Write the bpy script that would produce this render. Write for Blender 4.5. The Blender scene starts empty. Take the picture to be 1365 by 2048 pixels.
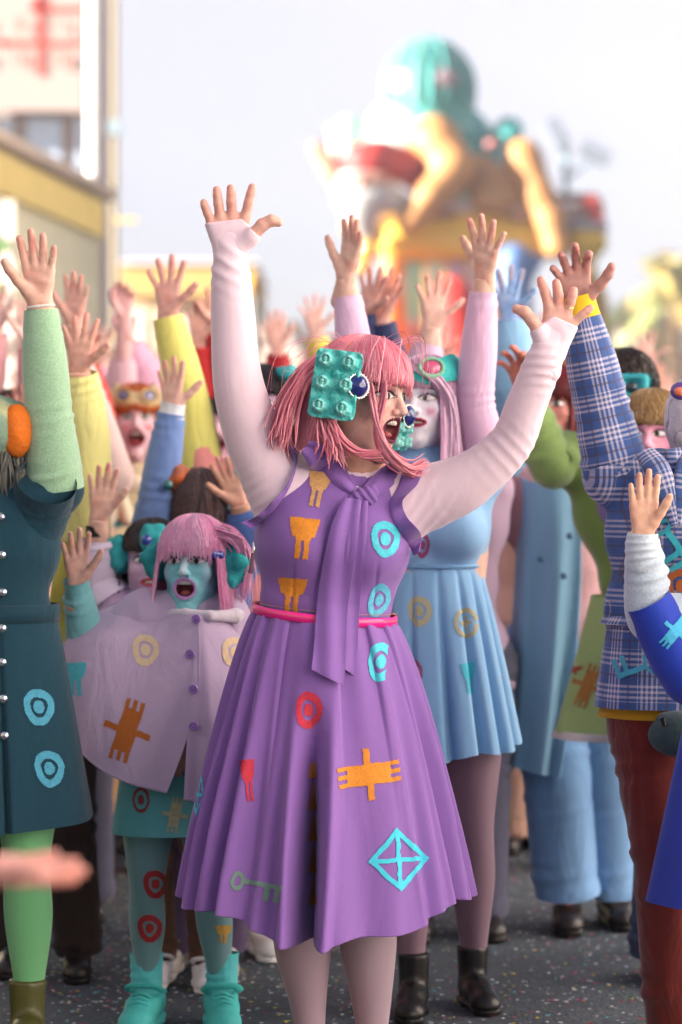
import bpy, math, random
import numpy as np
from mathutils import Vector, Matrix
from mathutils.bvhtree import BVHTree
R = math.radians
random.seed(7); rng = np.random.default_rng(7)
SC = bpy.context.scene
COL = SC.collection
# ------------------------------------------------------------------ camera, sky, sun, exposure
FPX, YH, EYE = 4836.0, 975.0, 1.35
cam_d = bpy.data.cameras.new('camera'); cam = bpy.data.objects.new('camera', cam_d); COL.objects.link(cam)
cam.location = (0, 0, EYE); cam.rotation_euler = (R(90), 0, 0)
cam_d.sensor_fit = 'VERTICAL'; cam_d.sensor_height = 36.0; cam_d.sensor_width = 24.0
cam_d.lens = FPX/2048*36; cam_d.shift_y = -(1024-YH)/2048
cam_d.clip_end = 2000; cam_d.clip_start = 0.1
cam_d.dof.use_dof = True; cam_d.dof.focus_distance = 5.5; cam_d.dof.aperture_fstop = 2.1
SC.camera = cam
SUN_EL, SUN_AZ = R(17), R(-105)      # sun low, from the left and a little behind the float
w = bpy.data.worlds.new('World'); SC.world = w; w.use_nodes = True
nt = w.node_tree; bg = nt.nodes['Background']
sky = nt.nodes.new('ShaderNodeTexSky'); sky.sky_type = 'NISHITA'; sky.sun_disc = False
sky.sun_elevation = SUN_EL; sky.air_density = 1.0; sky.dust_density = 1.0; sky.ozone_density = 1.6
hs = nt.nodes.new('ShaderNodeHueSaturation'); hs.inputs['Saturation'].default_value = 0.30
tint = nt.nodes.new('ShaderNodeMix'); tint.data_type = 'RGBA'; tint.blend_type = 'MULTIPLY'; tint.inputs[0].default_value = 1
tint.inputs[7].default_value = (0.60, 0.575, 0.64, 1)
nt.links.new(sky.outputs[0], hs.inputs['Color']); nt.links.new(hs.outputs[0], tint.inputs[6]); nt.links.new(tint.outputs[2], bg.inputs[0])
bg.inputs[1].default_value = 0.05
sd = bpy.data.lights.new('sun', 'SUN'); so = bpy.data.objects.new('sun', sd); COL.objects.link(so)
sd.energy = 5.0; sd.angle = R(0.5); sd.color = (1.0, 0.93, 0.85)
# direction towards the sun: azimuth measured from +Y, positive to +X
sun_dir = Vector((math.sin(SUN_AZ)*math.cos(SUN_EL), math.cos(SUN_AZ)*math.cos(SUN_EL), math.sin(SUN_EL)))
so.rotation_euler = sun_dir.to_track_quat('Z', 'Y').to_euler()
sky.sun_rotation = SUN_AZ
SC.view_settings.view_transform = 'Standard'; SC.view_settings.look = 'None'
SC.view_settings.exposure = 2.68; SC.view_settings.gamma = 1; SC.view_settings.use_curve_mapping = False
SC.cycles.max_bounces = 6; SC.cycles.diffuse_bounces = 3; SC.cycles.sample_clamp_indirect = 4

# ------------------------------------------------------------------ helpers
def P(px, py, Y):
    return np.array(((px-682.5)/FPX*Y, Y, EYE-(py-YH)/FPX*Y))
def V3(a): return np.array(a, float)
def unit(a):
    a = np.asarray(a, float); n = np.linalg.norm(a); return a/n if n > 0 else a
def lin(h):
    if not isinstance(h, str): return tuple(h)
    h = h.lstrip('#'); o = []
    for i in (0, 2, 4):
        v = int(h[i:i+2], 16)/255; o.append(v/12.92 if v <= .04045 else ((v+.055)/1.055)**2.4)
    return tuple(o)
def rotz(a):
    c, s = math.cos(a), math.sin(a); return np.array(((c, -s, 0), (s, c, 0), (0, 0, 1)))
def rotx(a):
    c, s = math.cos(a), math.sin(a); return np.array(((1, 0, 0), (0, c, -s), (0, s, c)))
def roty(a):
    c, s = math.cos(a), math.sin(a); return np.array(((c, 0, s), (0, 1, 0), (-s, 0, c)))
def nz(p, f, seed=0, n=6):
    """smooth pseudo-noise, about -1..1"""
    r = np.random.default_rng(seed+11); out = 0
    for i in range(n):
        d = unit(r.normal(size=3))*f*(.6+.9*r.random()); out = out+np.sin(p@d*6.283+r.random()*6.283)
    return out/n*1.4
def sstep(a, b, x):
    t = np.clip((x-a)/(b-a), 0, 1); return t*t*(3-2*t)

class Geo:
    """collects vertices, faces, colours, uv and material slots; build() links ONE mesh object"""
    def __init__(s): s.V = []; s.F = []; s.C = []; s.U = []; s.M = []; s.n = 0
    def add(s, V, F, col=(1, 1, 1), uv=None, m=0):
        V = np.asarray(V, np.float32).reshape(-1, 3); F = np.asarray(F, np.int64)
        if len(V) == 0 or len(F) == 0: return
        c = np.asarray(col, np.float32)
        if c.ndim == 1: c = np.tile(c[:3], (len(V), 1))
        s.V.append(V); s.C.append(c[:, :3]); s.F.append(F+s.n); s.M.append(np.full(len(F), m))
        s.U.append(np.zeros((len(V), 2), np.float32) if uv is None else np.asarray(uv, np.float32)); s.n += len(V)
    def join(s, g):
        for V, F, C, U, M in zip(g.V, g.F, g.C, g.U, g.M):
            s.V.append(V); s.C.append(C); s.U.append(U); s.M.append(M)
        off = s.n; acc = 0
        for V, F in zip(g.V, g.F): s.F.append(F+off)
        s.n += g.n
    def verts(s): return np.concatenate(s.V)
    def build(s, name, mats, parent=None, base=None, smooth=True):
        if s.n == 0: return None
        V = np.concatenate(s.V); C = np.concatenate(s.C); U = np.concatenate(s.U); M = np.concatenate(s.M)
        if base is None and parent is not None: base = np.array(parent.get('_b', (0, 0, 0)))
        if base is not None: V = V-np.asarray(base, np.float32)
        loops = []; starts = []; k = 0; 
        for F in s.F:
            w_ = F.shape[1]; loops.append(F.reshape(-1)); starts.append(k+np.arange(len(F))*w_); k += F.size
        L = np.concatenate(loops); S = np.concatenate(starts)
        me = bpy.data.meshes.new(name)
        me.vertices.add(len(V)); me.loops.add(len(L)); me.polygons.add(len(S))
        me.vertices.foreach_set('co', V.astype(np.float32).ravel())
        me.loops.foreach_set('vertex_index', L.astype(np.int32))
        me.polygons.foreach_set('loop_start', S.astype(np.int32))
        me.polygons.foreach_set('material_index', M.astype(np.int32))
        me.update(calc_edges=True)
        if smooth: me.polygons.foreach_set('use_smooth', np.ones(len(S), bool))
        a = me.color_attributes.new('Col', 'FLOAT_COLOR', 'POINT')
        a.data.foreach_set('color', np.concatenate([C, np.ones((len(C), 1), np.float32)], 1).astype(np.float32).ravel())
        uvl = me.uv_layers.new(name='UVMap'); uvl.data.foreach_set('uv', U[L].astype(np.float32).ravel())
        for m in (mats if isinstance(mats, (list, tuple)) else [mats]): me.materials.append(m)
        o = bpy.data.objects.new(name, me); COL.objects.link(o)
        if parent is not None: o.parent = parent; o['_b'] = tuple(float(x) for x in (base if base is not None else (0, 0, 0)))
        elif base is not None: o.location = base; o['_b'] = tuple(float(x) for x in base)
        return o
def bvh_of(g):
    V = np.concatenate(g.V); F = []
    for f in g.F: F += f.tolist()
    return BVHTree.FromPolygons(V.tolist(), F)
def tag(o, label=None, cat=None, group=None, kind=None):
    if label: o['label'] = label
    if cat: o['category'] = cat
    if group: o['group'] = group
    if kind: o['kind'] = kind
    return o
def empty(name, base, label, cat, group=None):
    o = bpy.data.objects.new(name, None); COL.objects.link(o); o.location = base; o.empty_display_size = .1
    o['_b'] = tuple(float(x) for x in base); return tag(o, label, cat, group)

# ------------------------------------------------------------------ materials (base colour from the Col attribute, procedural grain on top)
MATS = {}
def mat(name, rough=.8, grain=.12, gscale=60, bump=.0, bscale=400, folds=0, fscale=9, sheen=0, metal=0, coat=0, sss=0, spec=.3, trans=0, worn=0, bdist=.002):
    m = bpy.data.materials.new(name); m.use_nodes = True; t = m.node_tree; b = t.nodes['Principled BSDF']; N = t.nodes.new; Lk = t.links.new
    at = N('ShaderNodeAttribute'); at.attribute_name = 'Col'
    tc = N('ShaderNodeTexCoord')
    n1 = N('ShaderNodeTexNoise'); n1.inputs['Scale'].default_value = gscale; n1.inputs['Detail'].default_value = 4
    Lk(tc.outputs['Object'], n1.inputs['Vector'])
    mr = N('ShaderNodeMapRange'); mr.inputs[1].default_value = .3; mr.inputs[2].default_value = .7
    mr.inputs[3].default_value = 1-grain; mr.inputs[4].default_value = 1+grain*.6; Lk(n1.outputs[0], mr.inputs[0])
    mx = N('ShaderNodeMix'); mx.data_type = 'RGBA'; mx.blend_type = 'MULTIPLY'; mx.inputs[0].default_value = 1
    Lk(at.outputs['Color'], mx.inputs[6]); Lk(mr.outputs[0], mx.inputs[7])
    Lk(mx.outputs[2], b.inputs['Base Color'])
    b.inputs['Roughness'].default_value = rough; b.inputs['Metallic'].default_value = metal
    b.inputs['Specular IOR Level'].default_value = spec
    b.inputs['Sheen Weight'].default_value = sheen; b.inputs['Coat Weight'].default_value = coat
    if sss: b.inputs['Subsurface Weight'].default_value = sss; b.inputs['Subsurface Radius'].default_value = (.012, .005, .003)
    if trans: b.inputs['Transmission Weight'].default_value = trans
    last = None
    if folds:
        mp = N('ShaderNodeMapping'); mp.inputs['Scale'].default_value = (1, 1, .45); Lk(tc.outputs['Object'], mp.inputs[0])
        n3 = N('ShaderNodeTexNoise'); n3.inputs['Scale'].default_value = fscale; n3.inputs['Detail'].default_value = 3.5; n3.inputs['Distortion'].default_value = 1.6
        Lk(mp.outputs[0], n3.inputs['Vector'])
        bp = N('ShaderNodeBump'); bp.inputs['Strength'].default_value = folds; bp.inputs['Distance'].default_value = .03; Lk(n3.outputs[0], bp.inputs['Height']); last = bp
    if bump:
        n2 = N('ShaderNodeTexNoise'); n2.inputs['Scale'].default_value = bscale; n2.inputs['Detail'].default_value = 2; Lk(tc.outputs['Object'], n2.inputs['Vector'])
        b2 = N('ShaderNodeBump'); b2.inputs['Strength'].default_value = bump; b2.inputs['Distance'].default_value = bdist; Lk(n2.outputs[0], b2.inputs['Height'])
        if last: Lk(last.outputs[0], b2.inputs['Normal'])
        last = b2
    if last: Lk(last.outputs[0], b.inputs['Normal'])
    if worn:   # block print worn off in specks
        n4 = N('ShaderNodeTexNoise'); n4.inputs['Scale'].default_value = 330; n4.inputs['Detail'].default_value = 5; n4.inputs['Roughness'].default_value = .75
        Lk(tc.outputs['Object'], n4.inputs['Vector'])
        m2 = N('ShaderNodeMapRange'); m2.inputs[1].default_value = .34; m2.inputs[2].default_value = .44; m2.inputs[3].default_value = 1-worn; m2.inputs[4].default_value = 1
        Lk(n4.outputs[0], m2.inputs[0]); Lk(m2.outputs[0], b.inputs['Alpha'])
    MATS[name] = m; return m
M_SKIN = mat('skin', rough=.5, grain=.12, gscale=70, bump=.3, bscale=260, sss=.25, spec=.35)
M_CLOTH = mat('woven_cloth', rough=.85, grain=.05, gscale=260, bump=.3, bscale=900, folds=.36, fscale=7, sheen=.15)
M_CREPE = mat('crepe_dress_cloth', rough=.7, grain=.045, gscale=300, bump=.3, bscale=700, folds=.13, fscale=6, sheen=.2, spec=.35)
M_KNIT = mat('stretch_knit', rough=.8, grain=.03, gscale=300, bump=.2, bscale=1000, folds=.28, fscale=13, sheen=.25)
M_FUZZ = mat('fuzzy_fleece', rough=.95, grain=.16, gscale=190, bump=.6, bscale=420, folds=.2, fscale=9, sheen=.6)
M_VELVET = mat('corduroy', rough=.9, grain=.15, gscale=25, bump=.3, bscale=500, folds=.7, fscale=5, sheen=.35)
M_TIGHTS = mat('nylon_tights', rough=.6, grain=.04, gscale=300, bump=.05, bscale=1500, sheen=.3)
M_HAIR = mat('wig_hair', rough=.36, grain=.10, gscale=80, spec=.5)
M_PAINT = mat('painted_pulp', rough=.75, grain=.14, gscale=35, bump=.7, bscale=110, spec=.3, bdist=.004)
M_GLOSS = mat('glossy_enamel', rough=.15, grain=.02, spec=.6, coat=.6)
M_METAL = mat('polished_metal', rough=.22, grain=.03, metal=1)
M_LEATH = mat('leather', rough=.4, grain=.1, gscale=60, bump=.3, bscale=250, spec=.5)
M_RUBBER = mat('shoe_rubber', rough=.6, grain=.08, gscale=60, bump=.15, bscale=200)
M_PRINT = mat('block_print_paint', rough=.75, grain=.16, gscale=90, worn=.75)
M_PRINT2 = mat('solid_print_paint', rough=.75, grain=.10, gscale=90, worn=.2)
M_FLOAT = mat('painted_paper_mache', rough=.55, grain=.14, gscale=1.6, bump=.25, bscale=8, spec=.5, bdist=.03)
M_PLASTER = mat('plaster', rough=.9, grain=.08, gscale=3, bump=.2, bscale=40)
M_FLAT = mat('matt_paint', rough=.8, grain=.05, gscale=12)

# ------------------------------------------------------------------ signed distance modelling
class SDF:
    def __init__(s): s.p = []
    def cone(s, a, b, ra, rb, k=.01, op='u'): s.p.append(('c', V3(a), V3(b), ra, rb, k, op)); return s
    def sph(s, c, r, k=.01, op='u'): return s.cone(c, V3(c)+(0, 0, 1e-5), r, r, k, op)
    def ell(s, c, r, rot=None, k=.01, op='u'): s.p.append(('e', V3(c), V3(r), rot, 0, k, op)); return s
    def box(s, c, h, rd=.005, rot=None, k=.005, op='u'): s.p.append(('b', V3(c), V3(h), rot, rd, k, op)); return s
    def plane(s, c, n): s.p.append(('p', V3(c), unit(n), 0, 0, 0, 'i')); return s
    def poly(s, pts, rs, k=.01, k0=None):
        for i in range(len(pts)-1): s.cone(pts[i], pts[i+1], rs[i], rs[i+1], k if i or k0 is None else k0)
        return s
    def bounds(s):
        lo = []; hi = []
        for q in s.p:
            if q[6] != 'u': continue
            if q[0] == 'c': r = max(q[3], q[4]); lo.append(np.minimum(q[1], q[2])-r); hi.append(np.maximum(q[1], q[2])+r)
            elif q[0] in 'eb':
                r = q[2] if q[3] is None else np.full(3, np.linalg.norm(q[2]) if q[0] == 'b' else q[2].max()); lo.append(q[1]-r); hi.append(q[1]+r)
        return np.min(lo, 0), np.max(hi, 0)
    @staticmethod
    def dist(q, X):
        if q[0] == 'c':
            ab = q[2]-q[1]; pa = X-q[1]; L = float(ab@ab); h = np.clip((pa@ab)/L, 0, 1)
            return np.sqrt(((pa-h[..., None]*ab)**2).sum(-1))-(q[3]+(q[4]-q[3])*h)
        if q[0] == 'e':
            p = X-q[1]
            if q[3] is not None: p = p@q[3]
            k0 = np.sqrt(((p/q[2])**2).sum(-1)); k1 = np.sqrt(((p/q[2]**2)**2).sum(-1))+1e-9; return k0*(k0-1)/k1
        if q[0] == 'b':
            p = X-q[1]
            if q[3] is not None: p = p@q[3]
            d = np.abs(p)-(q[2]-q[4]); return np.sqrt((np.maximum(d, 0)**2).sum(-1))+np.minimum(d.max(-1), 0)-q[4]
        return (X-q[1])@q[2]
    def mesh(s, h, grow=0.0, disp=None, smooth=1):
        lo, hi = s.bounds(); lo = lo-3*h-grow-.01; hi = hi+3*h+grow+.01
        n = np.ceil((hi-lo)/h).astype(int)+1
        ax = [lo[i]+h*np.arange(n[i]) for i in range(3)]
        D = np.full(n, .05, np.float32)
        for q in s.p:
            k = q[5]; m = max(3*h, k*1.3)+grow
            if q[0] == 'p': sl = [slice(0, n[i]) for i in range(3)]
            else:
                if q[0] == 'c': r = max(q[3], q[4]); a = np.minimum(q[1], q[2])-r; b = np.maximum(q[1], q[2])+r
                else:
                    r = q[2] if q[3] is None else np.full(3, np.linalg.norm(q[2])); a = q[1]-r; b = q[1]+r
                i0 = np.clip(np.floor((a-m-lo)/h).astype(int), 0, n); i1 = np.clip(np.ceil((b+m-lo)/h).astype(int)+1, 0, n)
                if (i1 <= i0).any(): continue
                sl = [slice(i0[i], i1[i]) for i in range(3)]
            X = np.stack(np.meshgrid(*[ax[i][sl[i]] for i in range(3)], indexing='ij'), -1)
            d = s.dist(q, X).astype(np.float32); sub = D[tuple(sl)]
            if q[6] == 'u':
                e = np.maximum(k-np.abs(sub-d), 0)/max(k, 1e-6); D[tuple(sl)] = np.minimum(sub, d)-e*e*k*.25
            elif q[6] == 's':
                d = -d; e = np.maximum(k-np.abs(sub-d), 0)/max(k, 1e-6); D[tuple(sl)] = np.maximum(sub, d)+e*e*k*.25
            else: D[tuple(sl)] = np.maximum(sub, d)
        D -= grow
        if disp is not None:
            X = np.stack(np.meshgrid(*ax, indexing='ij'), -1); D -= disp(X).astype(np.float32)
        D[0] = D[-1] = .05; D[:, 0] = D[:, -1] = .05; D[:, :, 0] = D[:, :, -1] = .05
        return nets(D, lo, h, smooth)
def nets(D, lo, h, smooth=1):
    n = D.shape; S = D < 0; cs = tuple(x-1 for x in n)
    acc = np.zeros(cs+(3,), np.float32); cnt = np.zeros(cs, np.float32)
    def c(a, dx, dy, dz): return a[dx:dx+cs[0], dy:dy+cs[1], dz:dz+cs[2]]
    for ax in range(3):
        o = [i for i in range(3) if i != ax]
        for u in (0, 1):
            for v in (0, 1):
                d0 = [0, 0, 0]; d0[o[0]] = u; d0[o[1]] = v; d1 = list(d0); d1[ax] = 1
                A = c(D, *d0); B = c(D, *d1); mk = (A < 0) != (B < 0)
                t = np.where(mk, A/np.where(mk, A-B, 1), 0)
                cnt += mk
                acc[..., ax] += t; acc[..., o[0]] += mk*u; acc[..., o[1]] += mk*v
    act = cnt > 0; idx = np.full(cs, -1, np.int64); idx[act] = np.arange(act.sum())
    ijk = np.argwhere(act); V = (ijk+acc[act]/cnt[act][:, None])*h+lo
    Fs = []
    for ax in range(3):
        a, b = [(1, 2), (2, 0), (0, 1)][ax]
        sl0 = [slice(1, n[i]-1) for i in range(3)]; sl0[ax] = slice(0, n[ax]-1)
        sl1 = list(sl0); sl1[ax] = slice(1, n[ax])
        s0 = S[tuple(sl0)]; s1 = S[tuple(sl1)]
        for flip in (0, 1):
            mk = (s0 & ~s1) if not flip else (~s0 & s1)
            q = np.argwhere(mk)
            if len(q) == 0: continue
            off = np.ones(3, int); off[ax] = 0; q = q+off
            ea = np.zeros(3, int); ea[a] = 1; eb = np.zeros(3, int); eb[b] = 1
            g = [q-ea-eb, q-eb, q, q-ea]
            f = np.stack([idx[x[:, 0], x[:, 1], x[:, 2]] for x in g], 1)
            if flip: f = f[:, ::-1]
            Fs.append(f)
    F = np.concatenate(Fs) if Fs else np.zeros((0, 4), int)
    for _ in range(smooth):
        sm = np.zeros_like(V); ct = np.zeros(len(V))
        for i in range(4):
            np.add.at(sm, F[:, i], V[F[:, (i+1) % 4]]); np.add.at(ct, F[:, i], 1)
        V = V*.5+.5*sm/np.maximum(ct, 1)[:, None]
    return V, F
def vnormals(V, F):
    N = np.zeros_like(V, dtype=float); fn = np.cross(V[F[:, 2]]-V[F[:, 0]], V[F[:, 3 % F.shape[1]]]-V[F[:, 1]])
    for i in range(F.shape[1]): np.add.at(N, F[:, i], fn)
    return N/np.maximum(np.linalg.norm(N, axis=1), 1e-9)[:, None]

# ------------------------------------------------------------------ lofted tubes, strips, boxes
def crom(pts, n):
    pts = np.asarray(pts, float)
    if len(pts) == 2: t = np.linspace(0, 1, n)[:, None]; return pts[0]*(1-t)+pts[1]*t
    p = np.vstack([2*pts[0]-pts[1], pts, 2*pts[-1]-pts[-2]]); out = []
    for t in np.linspace(0, len(pts)-1, n):
        i = min(int(t), len(pts)-2); f = t-i; a, b, c_, d = p[i:i+4]
        out.append(.5*((2*b)+(-a+c_)*f+(2*a-5*b+4*c_-d)*f*f+(-a+3*b-3*c_+d)*f**3))
    return np.array(out)
def tube(g, pts, rad, col, n=24, seg=16, sq=1.0, ref=(0, -1, 0), wr=None, caps=True, uv0=(0, 0), m=0, hollow=0):
    """pts + radii lofted; sq = thickness along ref / width; wr(s, th, t) -> radial offset"""
    pts = np.asarray(pts, float); rad = np.asarray(rad, float)
    C = crom(pts, n); r = np.interp(np.linspace(0, len(pts)-1, n), np.arange(len(pts)), rad)
    if rad.size > 2:
        r = crom(np.stack([rad]*3, 1), n)[:, 0]
    T = np.gradient(C, axis=0); T /= np.linalg.norm(T, axis=1)[:, None]+1e-12
    s = np.concatenate([[0], np.cumsum(np.linalg.norm(np.diff(C, axis=0), axis=1))])
    b = V3(ref)-(V3(ref)@T[0])*T[0]
    if np.linalg.norm(b) < 1e-3: b = np.cross(T[0], (1, 0, 0))
    b = unit(b); Bs = []
    for i in range(n):
        b = unit(b-(b@T[i])*T[i]); Bs.append(b)
    B = np.array(Bs); A = np.cross(B, T)
    th = np.linspace(0, 2*np.pi, seg+1)
    rr = r[:, None]*np.ones((1, seg+1))
    if wr is not None: rr = rr+wr(s[:, None], th[None, :], np.linspace(0, 1, n)[:, None])
    V = C[:, None]+rr[..., None]*(np.cos(th)[None, :, None]*A[:, None]+sq*np.sin(th)[None, :, None]*B[:, None])
    U = np.stack([np.broadcast_to(th[None]*r.mean(), rr.shape)+uv0[0], np.broadcast_to(s[:, None], rr.shape)+uv0[1]], -1)
    i, j = np.meshgrid(np.arange(n-1), np.arange(seg), indexing='ij'); k = seg+1
    F = np.stack([i*k+j, i*k+j+1, (i+1)*k+j+1, (i+1)*k+j], -1).reshape(-1, 4)
    g.add(V.reshape(-1, 3), F, col, U.reshape(-1, 2), m)
    if caps:
        for e, fl in ((0, 1), (n-1, 0)):
            ring = V[e, :seg]; cc = ring.mean(0)+(T[e]*(-1 if e == 0 else 1))*r[e]*.35
            cv = np.vstack([ring, cc]); f = np.array([(q, (q+1) % seg, seg) if not fl else ((q+1) % seg, q, seg) for q in range(seg)])
            g.add(cv, f, col, m=m)
    return V
def grid(g, V, col, uv=None, closed=False, m=0, thick=0):
    V = np.asarray(V, float); a, b = V.shape[:2]
    i, j = np.meshgrid(np.arange(a-1), np.arange(b-1), indexing='ij')
    F = np.stack([i*b+j, i*b+j+1, (i+1)*b+j+1, (i+1)*b+j], -1).reshape(-1, 4)
    c_ = np.asarray(col, float)
    if c_.ndim == 3: c_ = c_.reshape(-1, 3)
    U = None if uv is None else np.asarray(uv).reshape(-1, 2)
    Vf = V.reshape(-1, 3)
    if thick:
        N = vnormals(Vf, F); W = Vf-N*thick; k = len(Vf); g.add(Vf, F, col=c_, uv=U, m=m); g.add(W, F[:, ::-1], col=c_, uv=U, m=m)
        ed = [i*b for i in range(a)], [i*b+b-1 for i in range(a)], list(range(b)), [(a-1)*b+j for j in range(b)]
        for e in ed:
            e = np.array(e); X = np.concatenate([Vf[e], W[e]]); q = len(e)
            f = np.array([(x, x+1, q+x+1, q+x) for x in range(q-1)]); g.add(X, f, col=c_[e[0]] if c_.ndim == 2 else c_, m=m)
    else: g.add(Vf, F, c_, U, m)
def boxg(g, c, h, col, rot=None, m=0, bev=0):
    c = V3(c); h = V3(h); v = np.array([(x, y, z) for x in (-1, 1) for y in (-1, 1) for z in (-1, 1)], float)*h
    if rot is not None: v = v@rot.T
    f = np.array([(0, 1, 3, 2), (4, 6, 7, 5), (0, 4, 5, 1), (2, 3, 7, 6), (0, 2, 6, 4), (1, 5, 7, 3)])
    for q in f: g.add(v[q]+c, [[0, 1, 2, 3]], col, m=m)
def ball(g, c, r, col, n=16, m=0, rot=None):
    c = V3(c); r = np.ones(3)*r
    th = np.linspace(0, np.pi, n//2+1)[:, None]; ph = np.linspace(0, 2*np.pi, n+1)[None]
    V = np.stack([np.sin(th)*np.cos(ph), np.sin(th)*np.sin(ph), np.cos(th)*np.ones_like(ph)], -1)*r
    if rot is not None: V = V@rot.T
    grid(g, (V+c)[::-1], col, m=m)
# ------------------------------------------------------------------ heads
def head_proto(mouth, h):
    """head in local metres: origin between the eyes at mid depth, -y is forward"""
    s = SDF(); drop = {'open': .026, 'smile': .004, 'grin': .008}[mouth]
    s.ell((0, .016, .036), (.074, .092, .080), k=.01)
    s.ell((0, -.014, -.022), (.062, .072, .078), k=.03)
    s.cone((-.018, -.02, -.062-drop*.6), (-.008, -.060, -.094-drop), .044, .019, k=.03)
    s.cone((.018, -.02, -.062-drop*.6), (.008, -.060, -.094-drop), .044, .019, k=.03)
    for q in (-1, 1):
        s.sph((q*.040, -.050, -.026), .024, k=.02)
        s.cone((q*.012, -.078, .022), (q*.040, -.066, .026), .011, .009, k=.012)
        s.ell((q*.031, -.088, .004), (.019, .016, .012), k=.012, op='s')
        s.ell((q*.030, -.0675, .003), (.0155, .0135, .0125), k=.004)
    s.cone((0, -.082, .010), (0, -.104, -.024), .0075, .0105, k=.012)
    for q in (-1, 1): s.sph((q*.0105, -.094, -.029), .0078, k=.006)
    for q in (-1, 1): s.ell((q*.006, -.098, -.0365), (.0035, .006, .003), k=.003, op='s')
    for q in (-1, 1): s.ell((q*.076, .012, -.008), (.008, .018, .030), k=.006)
    mz = {'open': -.068, 'smile': -.058, 'grin': -.060}[mouth]; hw = {'open': .0255, 'smile': .026, 'grin': .029}[mouth]; hh = {'open': .0215, 'smile': .005, 'grin': .010}[mouth]
    s.ell((0, -.060, mz), (.036, .030, .026+hh*.4), k=.02)
    pts = []
    for a in np.linspace(0, 2*np.pi, 17):
        x = hw*math.cos(a)*1.08; z = mz+(hh+.004)*math.sin(a)+(.004 if mouth != 'open' else .006)*(x/hw)**2; pts.append((x, -.0875+18*x*x*.9+.004*(z < mz-.01), z))
    for a, b in zip(pts[:-1], pts[1:]): s.cone(a, b, .0052, .0052, k=.005)
    s.ell((0, -.088, mz), (hw, .028 if mouth == 'open' else .016, hh), k=.003, op='s')
    s.cone((0, .022, -.05), (0, .035, -.16), .052, .054, k=.03)
    V, F = s.mesh(h, smooth=1)
    pid = np.zeros(len(V)); uv = np.zeros((len(V), 2))
    g = dict(V=[V], F=[F], pid=[pid], uv=[uv]); bv = BVHTree.FromPolygons(V.tolist(), F.tolist()); n = len(V)
    def patch(cx, cz, hw_, hh_, nu, nv, part, slope=0, lift=.0008, dome=0):
        nonlocal n
        U, W = np.meshgrid(np.linspace(-1, 1, nu), np.linspace(-1, 1, nv), indexing='ij'); pv = []
        for u, v in zip(U.ravel(), W.ravel()):
            x = cx+u*hw_; z = cz+v*hh_+slope*u*hw_
            r = bv.ray_cast(Vector((x, -.3, z)), Vector((0, 1, 0))); y = r[0].y if r[0] else -.06
            pv.append((x, y-lift-dome*max(0, 1-u*u-v*v), z))
        i, j = np.meshgrid(np.arange(nu-1), np.arange(nv-1), indexing='ij')
        F_ = np.stack([i*nv+j, (i+1)*nv+j, (i+1)*nv+j+1, i*nv+j+1], -1).reshape(-1, 4)
        g['V'].append(np.array(pv)); g['F'].append(F_+n); g['pid'].append(np.full(len(pv), part)); g['uv'].append(np.stack([U.ravel(), W.ravel()], 1)); n += len(pv)
    d = 1 if h < .004 else 0
    for q in (-1, 1):
        patch(q*.031, .0035, .0225, .0155, 31 if d else 13, 21 if d else 9, 1 if q < 0 else 2, lift=.0006, dome=.0015)
        patch(q*.034, .0265, .021, .008, 21 if d else 9, 9 if d else 5, 3 if q < 0 else 4, slope=-.12*q, lift=.0008)
    # teeth and tongue
    gt = Geo()
    tz = mz+hh-.0045 if mouth == 'open' else mz+.001
    for i in range(8):
        x = (i-3.5)*.0058; ball(gt, (x, -.0835+14*x*x, tz), (.0030, .0035, .0072 if mouth == 'open' else .0045), (1, 1, 1), 8)
    k0 = gt.n
    if mouth == 'open':
        for i in range(0):
            x = (i-2.5)*.005; ball(gt, (x, -.076+14*x*x, mz-hh+.005), (.0026, .003, .0042), (1, 1, 1), 8)
        k0 = gt.n
        ball(gt, (0, -.062, mz-hh*.55), (.015, .02, .008), (1, 0, 0), 12)
    Vt = gt.verts(); off = n
    for f in gt.F: g['F'].append(f+off)
    g['V'].append(Vt); g['pid'].append(np.where(np.arange(len(Vt)) < k0, 5, 6)); g['uv'].append(np.zeros((len(Vt), 2)))
    return dict(V=np.concatenate(g['V']), F=g['F'], pid=np.concatenate(g['pid']), uv=np.concatenate(g['uv']), mz=mz, hw=hw, hh=hh, bvh=bv)
HP = {}
def get_head(m, lod):
    k = (m, lod)
    if k not in HP: HP[k] = head_proto(m, {0: .0024, 1: .0034, 2: .006}[lod])
    return HP[k]
def mixc(a, b, t): return a*(1-t[:, None])+np.array(b)*t[:, None]
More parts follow.
